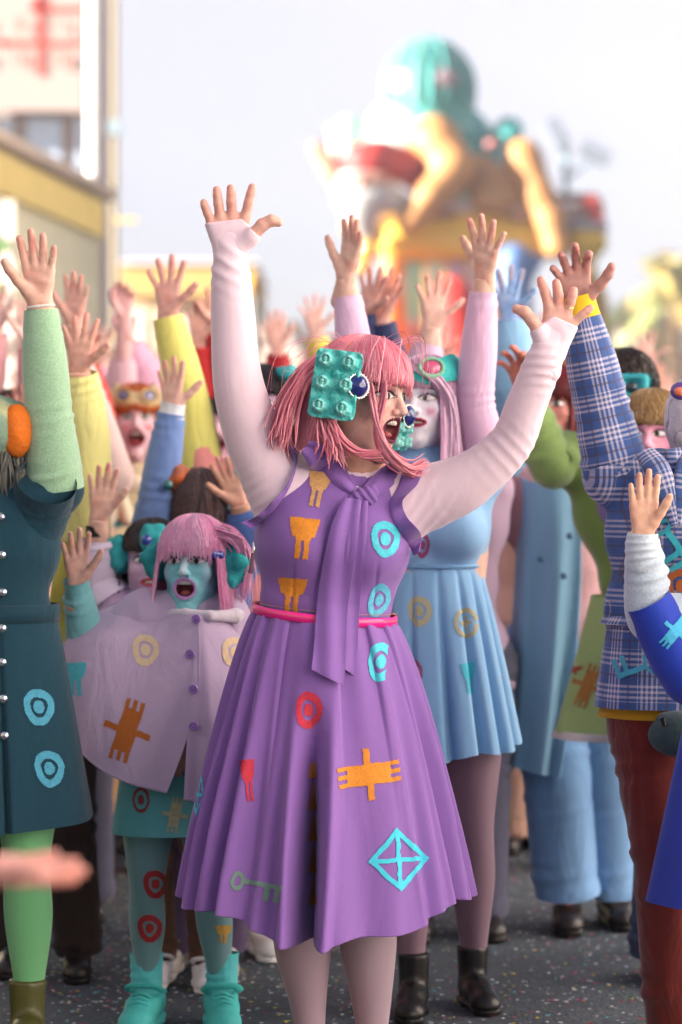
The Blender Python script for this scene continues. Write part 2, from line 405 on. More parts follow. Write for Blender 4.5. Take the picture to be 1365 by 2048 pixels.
def face_cols(hp, f):
    V, pid, uv = hp['V'], hp['pid'], hp['uv']; x, y, z = V.T
    skin = np.array(lin(f.get('skin', '#d9a68f'))); C = np.tile(skin, (len(V), 1))
    paint = f.get('paint')
    if paint:
        m = sstep(.01, -.02, y+.0*z)*sstep(-.135, -.115, z) if not f.get('neckpaint') else np.ones(len(V))
        C = mixc(C, lin(paint), m*f.get('paint_a', .95))
    if f.get('blush'):
        for q in (-1, 1): C = mixc(C, lin(f['blush']), .75*np.exp(-(((x-q*.040)/.014)**2+((z+.030)/.012)**2)**1.5)*(y < 0))
    if f.get('side'): C = mixc(C, lin(f['side']), sstep(.030, .055, np.abs(x)+.15*z)*(y < .01)*.8)
    if f.get('nosecol'): C = mixc(C, lin(f['nosecol']), np.exp(-(x/.011)**4)*sstep(.02, .012, z)*sstep(-.04, -.03, z)*(y < -.075))
    if f.get('around'): C = mixc(C, lin(f['around']), sstep(.036, .028, np.hypot(x*.9, z+.068))*(y < -.05))
    if f.get('shadow'):
        for q in (-1, 1): C = mixc(C, lin(f['shadow']), .8*np.exp(-(((x-q*.033)/.020)**2+((z-.012)/.010)**2)**1.6)*(y < -.03))
    e = np.hypot(x/(hp['hw']+.0075), (z-hp['mz']-.25*(x/.03)**2*.004)/(hp['hh']+.0085))
    lips = (e < .97)&(y < -.05)&(pid == 0)
    C[lips] = lin(f.get('lips', '#8a2038'))
    e2 = np.hypot(x/hp['hw'], (z-hp['mz'])/hp['hh'])
    dist_in = (e2 < .98)&(y > -.080)&(pid == 0)&(y < -.03); C[dist_in] = (.10, .012, .012)
    if f.get('brow'):
        for p_ in (3, 4):
            m = pid == p_; u, v = uv[:, 0], uv[:, 1]; arch = .35*(1-u*u)-.1
            t = sstep(.55, .25, np.abs(v-arch)*(1+.5*np.abs(u)))*m*sstep(1, .85, np.abs(u)); C = mixc(C, lin(f['brow']), t)
    u, v = uv[:, 0], uv[:, 1]; gx = f.get('gaze', 0)
    for p_ in (1, 2):
        m = pid == p_
        up = .54*np.clip(1-(u*1.12)**2, 0, 1)**.75; lo = -.36*np.clip(1-(u*1.12)**2, 0, 1)**.9
        op = (v < up)&(v > lo)&m
        C[op] = (.78, .76, .76)
        ir = np.hypot((u-gx)*22.5, (v-.08)*15.5); C[op&(ir < 6.8)] = lin(f.get('iris', '#3c4a3a')); C[op&(ir < 3.0)] = (.01, .01, .01)
        lash = m&(((v >= up)&(v < up+.20*f.get('lash', 1)))|((v <= lo)&(v > lo-.08)))&(np.abs(u) < .98)
        C[lash] = (.02, .015, .02)
    C[pid == 5] = (.74, .70, .62); C[pid == 6] = (.42, .10, .10)
    return C

# ------------------------------------------------------------------ hands
def hand_sdf(W, fore, fingers, thumb, s=1.0, lat=(1, 0, 0), stub=.10, fat=1.0, k=.011):
    """W wrist, fore unit direction from hand back to elbow, fingers: 4 polylines that start at the knuckles, thumb polyline"""
    g = SDF(); W = V3(W); lat = unit(lat); a = .013*s; r = .0185*s*fat
    for q in (-1, 1):
        g.cone(W+fore*stub+lat*q*a*1.0, W+lat*q*a*.8, r*1.2, r, k=.012)
    for i, f in enumerate(fingers):
        b = W+lat*(0)+(V3(f[0])-W)*.12+ (V3(f[0])-W)@lat*lat*.25
        g.cone(b, f[0], .0150*s*fat, .0112*s*fat, k=k*s)
    K = [V3(f[0]) for f in fingers]
    for i in range(3): g.cone(W*.35+K[i]*.65, W*.35+K[i+1]*.65, .0115*s*fat, .0115*s*fat, k=.01*s)
    for i, f in enumerate(fingers):
        r0 = [.0102, .0104, .0099, .0088][i]*s*fat; n = len(f)
        for j in range(n-1):
            ra = r0*(1-.07*j); rb = r0*(1-.07*(j+1)); g.cone(f[j], f[j+1], ra, rb, k=.0035*s)
    g.cone(W+(V3(thumb[0])-W)*.45, thumb[0], .0165*s*fat, .0150*s*fat, k=.012*s)
    for j in range(len(thumb)-1):
        g.cone(thumb[j], thumb[j+1], [.0135, .0118, .0108][j]*s*fat, [.0118, .0110, .0092][j]*s*fat, k=.006*s)
    return g
POSES = {  # spread angles and curls for index, middle, ring, pinky; thumb angle, thumb curl
    'spread': ((18, 4, -12, -28), (8, 5, 8, 10), 52, 6),
    'wide': ((24, 5, -14, -36), (4, 3, 4, 6), 66, -8),
    'open': ((9, 2, -5, -14), (8, 6, 8, 12), 38, 6),
    'flat': ((4, 0, -4, -10), (4, 4, 5, 8), 30, 4),
    'claw': ((16, 4, -10, -24), (42, 30, 34, 38), 55, 12),
    'relax': ((8, 2, -5, -12), (38, 44, 50, 52), 25, 14),
    'back': ((14, 2, -10, -24), (-8, -6, -4, 4), 48, 4),
    'fist': ((2, 0, -2, -4), (88, 92, 94, 96), 20, 40)}
def hand_local(pose):
    sp, cu, ta, tc = POSES[pose]
    K = [(.0275, 0, .086), (.0090, 0, .091), (-.0100, 0, .087), (-.0270, 0, .077)]; L = [.070, .078, .072, .056]; fs = []
    for i in range(4):
        p = V3(K[i]); pl = [p]; c_ = R(cu[i])*.5; a = R(sp[i])
        for fr in (.46, .30, .24):
            d = V3((math.sin(a)*math.cos(c_), -math.sin(c_), math.cos(a)*math.cos(c_))); p = p+d*L[i]*fr; pl.append(p); c_ += R(cu[i])*.75
        fs.append(pl)
    a = R(ta); p = V3((.026, -.010, .034)); th = [p]
    for fr, q in ((.034, 0), (.030, R(tc)), (.020, R(tc)*2)):
        d = V3((math.sin(a-q), -.25, math.cos(a-q))); p = p+unit(d)*fr; th.append(p)
    return fs, th
HC = {}
def hand_mesh(pose, vox):
    if (pose, vox) not in HC:
        fs, th = hand_local(pose); HC[(pose, vox)] = hand_sdf((0, 0, 0), V3((0, 0, -1)), fs, th, stub=.06).mesh(vox, smooth=1)
    return HC[(pose, vox)]
def hand_cols(V, W, up, skin, tipc, n_=0.0):
    t = np.clip(((V-W)@up)/.17, -.6, 1.0); base = np.array(lin(skin)); c_ = np.tile(base, (len(V), 1))
    c_ = mixc(c_, lin(tipc), np.clip(sstep(.55, 1, t)*.45+.30*sstep(.0, .6, nz(V, 16, 3)), 0, 1)); return c_
def place_hand(g, W, up, face, thumb_x, pose='spread', s=1.0, skin='#d8ab98', vox=.0036, tipc='#d98a80', m=0):
    """up = direction of the fingers, face = direction the palm looks to, thumb_x = +1 / -1 side of the thumb"""
    V, F = hand_mesh(pose, vox); up = unit(up); f = unit(V3(face)-(V3(face)@up)*up)
    X = np.cross(-f, up)*1.0       # local x for palm = -y
    Mx = np.stack([X, -f, up], 0)
    # choose mirror so that the thumb lies on the asked side of the picture
    mir = 1 if (X[0]*thumb_x) > 0 else -1
    L = V.copy(); L[:, 0] *= mir
    Wd = V3(W)+(L*s)@Mx
    F2 = F if mir > 0 else F[:, ::-1]
    g.add(Wd, F2, hand_cols(Wd, V3(W), up, skin, tipc), m=m)
    return Mx
# ------------------------------------------------------------------ wigs
def hair(g, M, o, sc, st, lod=1):
    """wig of strands over a shell, in head-local space: M rotation rows, o origin, sc scale"""
    rr = np.random.default_rng(st.get('seed', 1)); c0 = V3((0, .013, .030)); R0 = V3((.083, .101, .093))*st.get('vol', 1)
    zl = st.get('len', -.13); fl = st.get('flare', .1); fr = st.get('fringe', 0.012); open_a = R(st.get('open', 48)); curl = st.get('curl', -.15); fwid = st.get('fringe_w', 50)
    dark = np.array(lin(st['col'])); tone2 = np.array(lin(st.get('col2', st['col']))); wav = st.get('wave', .003)
    def path(a, u, n, zend, off, jit):
        # a azimuth (0 = front), from latitude u down
        t = np.linspace(0, 1, n); lat0 = u; 
        arc = (lat0+R(0))*.9*.09; drop = max((c0[2]-zend), 0.0); tot = arc+drop
        s = t*tot; lat = np.where(s < arc, lat0*(1-s/max(arc, 1e-6)), 0); zz = np.where(s < arc, c0[2]+R0[2]*np.sin(lat), c0[2]-(s-arc))
        rad = np.where(s < arc, np.cos(lat), 1.0); dd = np.clip((c0[2]-zz)/.15, 0, None)
        rad = rad*(1+fl*dd*(1+curl*0)-.0)+off/.09
        rad = rad+curl*np.clip((t-.75)/.25, 0, 1)**2*.5*(dd > 0)
        rad += jit*np.sin(t*5+jit*900)*.6
        aa = a+wav*8*np.sin(t*4+jit*500)
        x = c0[0]+R0[0]*rad*np.sin(aa); y = c0[1]-R0[1]*rad*np.cos(aa)
        return np.stack([x, y, zz], -1)
    def zend_of(a):
        aa = abs((a+np.pi) % (2*np.pi)-np.pi)
        if fr is not None and aa < R(fwid): return fr+.006*math.cos(aa*3)
        if aa < open_a: return fr if fr is not None else .06
        return zl+st.get('back', 0)*(aa/np.pi)
    def tr(X): return V3(o)+(X*sc)@M
    # shell
    na = 72; nt_ = 22; al = np.linspace(-np.pi, np.pi, na+1); S = np.zeros((na+1, nt_, 3))
    for i, a in enumerate(al): S[i] = path(a, R(88), nt_, zend_of(a)+.008, -.003, 0)
    rid = 1+.022*np.sin(al*37)+.02*np.sin(al*23+1); rid[-1] = rid[0]
    tt = np.linspace(0, 1, nt_)[None, :, None]
    S[..., :2] = c0[:2]+(S[..., :2]-c0[:2])*(1+(rid[:, None, None]-1)*np.clip(tt*2, 0, 1))
    if fr is None:
        hl = st.get('hairline', R(25))
        grid(g, tr(S.reshape(-1, 3)).reshape(S.shape), dark*.8)
    else: grid(g, tr(S.reshape(-1, 3)).reshape(S.shape), dark*.85)
    N = st.get('n', 700 if lod == 0 else 380 if lod == 1 else 130); npt = 12 if lod < 2 else 8; part = st.get('part', 0)
    for i in range(N):
        a = rr.uniform(-np.pi, np.pi)
        if fr is not None and rr.random() < .25: a = rr.uniform(-R(fwid), R(fwid))
        u = R(rr.uniform(30, 88)); ze = zend_of(a)+rr.normal()*st.get('rag', .007)
        p = tr(path(a, u, npt, ze, .001+rr.random()*.005, rr.normal()*.012))
        w_ = (.0020 if lod == 0 else .0034 if lod == 1 else .007)*(.7+.7*rr.random())*sc
        rad = np.array([.5, 1, 1, 1, .9, .25])*w_; sh = np.clip(rr.normal(.5, .28), 0, 1)
        cc = dark*(1-sh)+tone2*sh; cc = cc*(.9+.2*rr.random())  # each strand mixes the two wig tones at random
        tube(g, p[::2] if lod == 2 else p, np.interp(np.linspace(0, 1, len(p[::2] if lod == 2 else p)), np.linspace(0, 1, 6), rad), cc, n=npt, seg=3, caps=False)
def lock(g, pts, w_, n, col, col2, spread=.012, seed=0, npt=16, tip=.2):
    rr = np.random.default_rng(seed+5); d, l = np.array(lin(col)), np.array(lin(col2)); pts = np.asarray(pts, float)
    for i in range(n):
        o1 = rr.normal(size=3)*spread; o2 = rr.normal(size=3)*spread; t = np.linspace(0, 1, len(pts))[:, None]
        sh = np.clip(rr.normal(.5, .3), 0, 1)
        tube(g, pts+o1*(1-t)*.6+o2*t*1.0+rr.normal(size=(len(pts), 3))*spread*.15, np.array([.8]+[1]*(len(pts)-2)+[tip])*w_*(.7+.6*rr.random()), (d*(1-sh)+l*sh)*(.9+.2*rr.random()), n=npt, seg=3, caps=False)
def frame(yaw, pitch=0, roll=0):
    """rows = world axes of head-local x, y, z; yaw > 0 looks to the right of the picture, pitch > 0 looks up"""
    Mx = rotz(R(yaw))@rotx(R(-pitch))@roty(R(roll)); return Mx.T

# ------------------------------------------------------------------ shoes
def shoe(g, x, y, yaw, kind, col, sole='#e8e6e0', s=1.0, z=0.0):
    q = SDF(); A = rotz(R(yaw))
    def L(p): return V3((x, y, z))+(A@(V3(p)*s))
    hgt = {'boot': .18, 'sneaker': .085, 'low': .07, 'hightop': .12}[kind]
    q.cone(L((0, .03, .050)), L((0, -.05, .050)), .040*s, .038*s, k=.03*s)
    q.cone(L((0, -.04, .050)), L((0, -.115, .030)), .038*s, .031*s, k=.03*s)
    q.ell(L((0, -.118, .030)), V3((.043, .050, .030))*s, A, k=.03*s)
    q.cone(L((0, .03, .05)), L((0, .028, hgt)), .041*s, (.048 if kind == 'boot' else .046)*s, k=.02*s)
    q.plane(L((0, 0, hgt-.005)), (0, 0, 1)); q.plane(L((0, 0, .012)), (0, 0, -1))
    V, F = q.mesh(.007*s, smooth=2); g.add(V, F, lin(col), m=0)
    b = SDF(); b.box(L((0, .028, .012)), V3((.041, .042, .012))*s, .008*s, A, k=.02*s); b.box(L((0, -.06, .012)), V3((.040, .085, .012))*s, .010*s, A, k=.03*s); b.sph(L((0, -.13, .012)), .034*s, k=.02*s)
    b.plane(L((0, 0, .026 if kind != 'boot' else .03)), (0, 0, 1)); b.plane(L((0, 0, 0)), (0, 0, -1))
    V, F = b.mesh(.006*s, smooth=1); g.add(V, F, lin(sole), m=0)
    if kind in ('sneaker', 'hightop'):
        for i in range(4 if kind == 'sneaker' else 6):
            yy = -.095+.022*i; zz = .068+.006*i+(.012*max(0, i-2)); p = [L((-.026, yy+.004, zz)), L((0, yy-.003, zz+.012)), L((.026, yy+.004, zz))]
            tube(g, p, [.0035*s]*3, np.array(lin(sole if kind == 'hightop' else col))*1.0, n=8, seg=6)
        if kind == 'sneaker':
            p = [L((-.046, -.0, .085)), L((-.03, -.035, .105)), L((.03, -.035, .105)), L((.048, 0, .085))]
            tube(g, p, [.011*s]*4, np.array(lin(col))*1.05, n=14, seg=8, sq=.4)
# ------------------------------------------------------------------ cloth pieces
def pleats(th, spec):
    out = 0
    for c_, w_, d in spec:
        a = (th-c_+np.pi) % (2*np.pi)-np.pi; out = out-d*np.exp(-np.abs(a/w_)**1.7)
    return out
def skirt(g, top, bot, rt, rb, col, spec=None, nf=14, amp=.02, seed=0, bell=.8, na=240, nz_=40, phase=0, hem_wave=.0, hemfn=None, colfn=None, thick=0):
    th = np.linspace(-np.pi, np.pi, na+1)[None]; t = np.linspace(0, 1, nz_)[:, None]
    rx = rt[0]+(rb[0]-rt[0])*t**bell; ry = rt[1]+(rb[1]-rt[1])*t**bell
    rs = np.random.default_rng(seed); f = 0
    if nf:
        for k in (nf, nf*1.37 // 1, nf*.6//1): f = f+np.sin(th*k+rs.random()*6+phase+t*.8)*amp*rs.uniform(.4, .8)
    off = f*t**.8
    if spec is not None: off = off+pleats(th, spec)*np.clip(t*1.15+.06, 0, 1)
    z = top[2]+(bot[2]-top[2])*t*np.ones_like(th)
    if hemfn is not None: z = z+hemfn(th)*t
    z = z+hem_wave*np.sin(th*nf+1)*t
    cx = top[0]+(bot[0]-top[0])*t; cy = top[1]+(bot[1]-top[1])*t
    V = np.stack([cx+(rx+off)*np.sin(th), cy-(ry+off)*np.cos(th), z], -1)
    c_ = lin(col) if colfn is None else colfn(V, th, t)
    U = np.stack([th*(rx+ry)/2, (top[2]-z)], -1)
    grid(g, V, c_, U, thick=thick); return V
def wrinkle(amp, where, lam=.03, ang=1.4):
    """creases across a tube near the given places (t, width)"""
    def f(s, th, t):
        m = 0
        for a, wd in where: m = m+np.exp(-((t-a)/wd)**2)
        k = np.sin(2*np.pi*(s/lam)+ang*np.sin(th+1.1)+1.5*np.sin(s*37)); return amp*m*(np.clip(k, -.3, 1))*(.6+.4*np.sin(th*1+s*25))
    return f
def person(label, Y, head, hs=1.0, hyaw=0, hpitch=0, hroll=0, mouth='smile', face={}, wig=None, byaw=0, waist_x=None, fat=1.0,
           top='#888888', topmat=None, toplen=.50, bust=False, arms=(), lower=None, legs='#c8a090', legmat=None, shoes=('low', '#222222'),
           skin='#d8ab98', lod=1, group=None, feet=None, stance=.07, collar=True, hz=None, neckcol=None, extra=None, ground_Y=None, decolletage=None, backless=False):
    o = P(head[0], head[1], Y); zE = o[2]; h = zE/.935 if hz is None else hz
    bx = P(waist_x, 1000, Y)[0] if waist_x is not None else o[0]
    base = np.array((bx, Y, 0.0)); root = empty('person', base, label, 'person', group)
    vb = {0: .007, 1: .009, 2: .014}[lod]; vh = {0: .0028, 1: .0036, 2: .0058}[lod]
    A = rotz(R(byaw)); body = Geo()
    HM = frame(hyaw, hpitch, hroll); hp = get_head(mouth, lod)
    hv = o+(hp['V']*hs)@HM; C = face_cols(hp, dict(face, skin=face.get('skin', skin)))
    body.add(hv, hp['F'][0], C)
    for f in hp['F'][1:]: body.F.append(f+0)   # same vertex block
    for f in hp['F'][1:]: body.M.append(np.zeros(len(f), int))
    # keep V/F lists parallel for Geo.build
    nk = o+np.array((0, .03, -.15*hs))*1.0+HM[1]*0; cx = np.array((bx, Y, 0))
    def J(x, y, z): return cx+A@np.array((x*h, y*h, 0))+(0, 0, z*h)
    leanx = (nk[0]-bx); 
    def JL(x, y, z): p = J(x, y, z); p[0] += leanx*np.clip((z-.60)/.24, 0, 1); return p
    neck = JL(0, .012, .845)
    tube(body, [JL(0, 0, .50), JL(0, 0, .62), JL(0, 0, .74), neck, nk], np.array([.088, .078, .09, .034, .028])*h, lin(skin), n=16, seg=12, sq=.65)
    T = SDF(); gr = 1.0*fat
    T.ell(JL(0, 0, .745), V3((.100*gr, .064*gr, .10))*h, A, k=.03)
    T.ell(JL(0, 0, .635), V3((.082*gr, .058*gr, .09))*h, A, k=.04)
    if toplen < .60: T.ell(JL(0, 0, .535), V3((.094*gr, .066*gr, .075))*h, A, k=.04)
    if toplen < .46: T.cone(J(-.03, 0, .50), J(-.035, 0, toplen-.03), .075*h*gr, .085*h*gr, k=.04); T.cone(J(.03, 0, .50), J(.035, 0, toplen-.03), .075*h*gr, .085*h*gr, k=.04)
    if bust:
        for q in (-1, 1): T.sph(JL(q*.045, -.048, .735), .040*h, k=.03)
    T.cone(JL(-.07, .005, .81), JL(.07, .005, .81), .040*h, .040*h, k=.04)
    if collar: T.cone(JL(0, .006, .82), neck+(0, .004, .02), .046*h, .038*h, k=.03)
    slv = []
    for a in arms:
        sd_ = a['side']; sh = JL(sd_*.098*gr, .005, .812); el, wr = V3(a['el']), V3(a['wr']); el_d = unit(el-sh)
        if el[2] > sh[2]: sh = sh+(0, 0, .02*h)
        T.cone(sh, sh+(el-sh)*a.get('stub', .42), .042*h*gr**.5*a.get('sr', 1), .036*h*gr**.5*a.get('sr', 1), k=.03)
        ar = a.get('fat', 1.0)
        rad = np.array([.034, .032, .028, .026, .019])*h*ar; pts = [sh, (sh+el)/2, el, (el+wr)/2, wr]
        tube(body, pts, rad*np.array([.66, .66, .68, .78, .95]), hand_c(a.get('skin', skin)), n=20, seg=12, sq=.9)
        up = a.get('up', None); up = unit(wr-el) if up is None else V3(up)
        if a.get('px'): a['px'](body, wr, el)
        else: place_hand(body, wr, up, a.get('face', (0, -1, 0)), a.get('thumb', sd_*-1), a.get('pose', 'spread'), a.get('hs', h/1.68), a.get('skin', skin), vh, a.get('tip', '#d98a80'))
        e = a.get('end', .96); endp = wr*e+el*(1-e) if e <= 1 else wr
        slv.append((a, [sh, (sh+el)/2, el, (el+endp)/2, endp], rad*a.get('loose', 1.12)+.004))
    if feet is None: feet = [(-stance*h*.8, -.01, -8), (stance*h*.8, .01, 10)]
    gz = 0
    for q, (fx, fy, fa) in zip((-1, 1), feet):
        hipp = J(q*(lower.get('hip', .05) if lower else .05), 0, .50); foot = cx+np.array((fx, fy, 0)); kn = (hipp+foot)/2+np.array((0, -.025*h, .0)); kn[2] = .285*h; ank = foot+np.array((0, .028, .07))
        tube(body, [hipp, (hipp+kn)/2, kn, (kn+ank)/2+(0, .010, .02), ank], np.array([.046, .038, .026, .020, .0125])*h*gr**.5, hand_c(skin), n=16, seg=12)
    body.build('body', M_SKIN, root)
    # legs
    lg = Geo()
    loose = lower and lower.get('kind') == 'trousers'
    for q, (fx, fy, fa) in zip((-1, 1), feet):
        hipp = J(q*(lower.get('hip', .05) if lower else .05), 0, .51); foot = cx+np.array((fx, fy, 0)); kn = (hipp+foot)/2+np.array((0, -.022*h, 0)); kn[2] = .285*h
        if loose:
            ank = foot+np.array((0, .03, lower.get('end', .06))); wd = lower.get('w', 1.0)
            tube(lg, [hipp, (hipp+kn)/2, kn, (kn+ank)/2, ank], np.array([.072, .062, .052, .049, .046])*h*wd, lin(lower['col']), n=60, seg=24, ref=(0, -1, 0),
                 wr=wrinkle(.010, [(.95, .10), (.5, .14), (.15, .12)], .07, 2.0), caps=False)
        else:
            ank = foot+np.array((0, .03, .05))
            tube(lg, [hipp, (hipp+kn)/2, kn, kn*.64+ank*.36+(0, .016, 0), kn*.25+ank*.75+(0, .008, 0), ank], np.array([.062, .052, .0355, .0360, .0225, .0200])*h*gr**.5, lin(legs), n=40, seg=18, caps=False)
    if loose: 
        q_ = SDF(); q_.ell(J(0, 0, .535), V3((.092*gr**.5*lower.get('pel', 1), .068*gr, .06))*h, A); hx_ = lower.get('hip', .05); rp_ = .068*h*lower.get('w', 1)**.5; q_.cone(J(-hx_, 0, .5), J(-hx_, 0, .46), rp_, rp_*.97, k=.03); q_.cone(J(hx_, 0, .5), J(hx_, 0, .46), rp_, rp_*.97, k=.03)
        V, F = q_.mesh(.012, smooth=2); lg.add(V, F, lin(lower['col']))
        lg.build('trousers', lower.get('mat', M_CLOTH), root)
    else: lg.build('tights', legmat or M_TIGHTS, root)
    if lower and lower.get('kind') == 'skirt':
        sg = Geo(); zt = lower.get('zt', .62); zb = lower.get('zb', .38)
        c0 = J(0, 0, zt) if 'top' not in lower else lower['top']; c1 = J(0, 0, zb) if 'bot' not in lower else lower['bot']
        skirt(sg, c0, c1, V3(lower.get('rt', (.087, .064)))*h*gr, V3(lower.get('rb', (.16, .14)))*h, lower['col'], lower.get('spec'), lower.get('nf', 11), lower.get('amp', .012), seed=int(Y*10), bell=lower.get('bell', .8),
              na=200 if lod < 2 else 90, nz_=36 if lod < 2 else 14, hemfn=lower.get('hemfn'), colfn=lower.get('colfn'))
        lower['geo'] = sg; lower['obj'] = sg.build(lower.get('name', 'skirt'), lower.get('mat', M_CLOTH), root)
    if shoes:
        for k, (fx, fy, fa) in enumerate(feet):
            fg = Geo(); shoe(fg, cx[0]+fx, cx[1]+fy, fa, shoes[0], shoes[1], *(shoes[2:3]), s=(shoes[4] if len(shoes) > 4 else h/1.68)); fg.build('shoe', shoes[3] if len(shoes) > 3 else M_LEATH, root)
    T.plane(J(0, 0, toplen), (0, 0, -1))
    if extra: extra(T)
    V, F = T.mesh(vb, grow=.007, smooth=2)
    N = vnormals(V, F); V = V+N*(.004*np.clip(nz(V*(1, 1, .5), 9, int(Y*7)), -.6, 1))[:, None]
    tg = Geo(); tg.add(V, F, lin(top), np.stack([V[:, 0]+V[:, 1]*.4, V[:, 2]], 1)); to = tg.build('jacket' if not bust else 'bodice', topmat or M_CLOTH, root)
    for a, pts, rad in slv:
        if a.get('bare'): continue
        g = Geo(); wl = a.get('wk', wrinkle(.007, [(.97, .10), (.5, .12)], .035))
        tube(g, pts, rad, lin(a.get('col', top)), n=70 if lod < 2 else 24, seg=22 if lod < 2 else 10, wr=wl, caps=False, ref=(0, -1, 0))
        so_ = g.build('sleeve', a.get('mat', topmat or M_KNIT), root)
        if a.get('cuff'):
            g = Geo(); c_, ln = a['cuff']; e1 = pts[-1]; d = unit(V3(pts[-1])-V3(pts[-2])); tube(g, [e1-d*.012, e1+d*ln*.5, e1+d*ln], np.array([rad[-1]*1.02, rad[-1]*.92, rad[-1]*.95]), lin(c_), n=14, seg=20, caps=False); g.build('cuff', M_KNIT, root)
    if wig:
        g = Geo(); hair(g, HM, o, hs, wig, lod); wo = g.build('hair', M_HAIR, root)
    info = dict(root=root, o=o, HM=HM, hs=hs, h=h, J=J, JL=JL, top=tg, lower=lower, neck=neck, cx=cx, A=A)
    return info
def hand_c(s): return lin(s)
def arm(side, el, wpos, Ye, Yw=None, wr=None, **k):
    Yw = Ye if Yw is None else Yw
    if wr is not None: k['wk'] = wr
    return dict(side=side, el=P(el[0], el[1], Ye), wr=P(wpos[0], wpos[1], Yw), **k)
def hl(info, p): return info['o']+(V3(p)*info['hs'])@info['HM']

# ------------------------------------------------------------------ printed motifs: shapes laid on the cloth surface
def s_ring(u, v): r = np.hypot(u, v*.92); w_ = .04*np.sin(np.arctan2(v, u)*3+1); return ((r < 1+w_)&(r > .56+w_))|(r < .36)
def s_ringo(u, v): r = np.hypot(u, v); return ((r < 1)&(r > .72))|(r < .40)
def s_ringe(u, v): r = np.hypot(u, v); return ((r < 1)&(r > .72)&~((u > .1)&(np.abs(v) < .12)))|((np.abs(v) < .12)&(np.abs(u) < .5))|((np.abs(u) < .12)&(np.abs(v) < .5))
def s_tooth(u, v): return ((v > .05)&(np.abs(u) < .62+.38*np.clip(v, 0, 1)**.6)&(v < .95))|((v <= .05)&(v > -1)&(np.abs(np.abs(u)-.27) < .17))|((v > -.1)&(v <= .05)&(np.abs(u) < .5))
def s_chip(u, v):
    b = (np.abs(u) < .68)&(np.abs(v) < .40); t = (np.abs(u) >= .6)&(np.abs(u) < .98)&(((np.abs(v) < .40)&(np.mod(v+.40, .32) < .17))); c_ = (np.abs(u) < .10)&(np.abs(v) < 1)
    return b|t|c_
def s_diamond(u, v):
    d = np.abs(u)+np.abs(v); return ((d < 1)&(d > .78))|((d < .9)&((np.abs(u) < .07)|(np.abs(v) < .07)))
def s_key(u, v):
    return ((np.hypot((u+.72)/.26, v/.55) < 1)&~(np.hypot((u+.72)/.12, v/.3) < 1))|((np.abs(v-.1) < .13)&(u > -.55)&(u < 1))|((u > .35)&(u < .58)&(v < .1)&(v > -.75))|((u > .78)&(u < 1)&(v < .1)&(v > -.75))
def s_halfring(u, v): return s_ring(u, v)&(u < .42)
def s_zig(u, v): return np.abs(u) < .85*(1-np.mod(v*1.5+.2, 1))
def motif(geo_bvh, shape, px, size, rot, col, parent, Yhint, name='printed_motif', material=None, step=None, asp=1.0, lift=.0016):
    """cells of a small grid dropped along the view ray on to the cloth; stays on the cloth as thin paint"""
    st = step or max(1.6, min(size)/34); a = R(rot); n0 = int(size[0]*1.5/st)+2; n1 = int(size[1]*1.5/st)+2; m = max(n0, n1)
    g = np.arange(-m, m+1)*st; X, Z = np.meshgrid(g, g, indexing='ij')
    cu = (X[:-1, :-1]+X[1:, 1:])/2; cz = (Z[:-1, :-1]+Z[1:, 1:])/2
    u = (cu*math.cos(a)+cz*math.sin(a))/size[0]; v = (-cu*math.sin(a)+cz*math.cos(a))/size[1]
    u = u+.012*np.sin(v*9+px[0]); v = v+.012*np.sin(u*8+px[1])
    mk = shape(u, v); need = np.zeros(X.shape, bool); need[:-1, :-1] |= mk; need[1:, :-1] |= mk; need[:-1, 1:] |= mk; need[1:, 1:] |= mk
    cam0 = Vector((0, 0, EYE)); ids = -np.ones(X.shape, int); pts = []; dep = np.zeros(X.shape)
    for i, j in np.argwhere(need):
        p = P(px[0]+X[i, j], px[1]-Z[i, j], Yhint); d = Vector(p)-cam0; d.normalize()
        r = geo_bvh.ray_cast(cam0, d)
        if r[0] is not None and abs(r[0].y-Yhint) < .6:
            nn = r[1] if r[1].dot(d) < 0 else -r[1]
            ids[i, j] = len(pts); pts.append(tuple(r[0]+nn*lift-d*.0005)); dep[i, j] = r[0].y
    F = []
    for i, j in np.argwhere(mk):
        q = [ids[i, j], ids[i+1, j], ids[i+1, j+1], ids[i, j+1]]
        if min(q) >= 0:
            dd = [dep[i, j], dep[i+1, j], dep[i+1, j+1], dep[i, j+1]]
            if max(dd)-min(dd) < .03: F.append(q)
    if not F: return None
    g_ = Geo(); g_.add(np.array(pts), np.array(F), lin(col)); return g_.build(name, material or M_PRINT, parent)
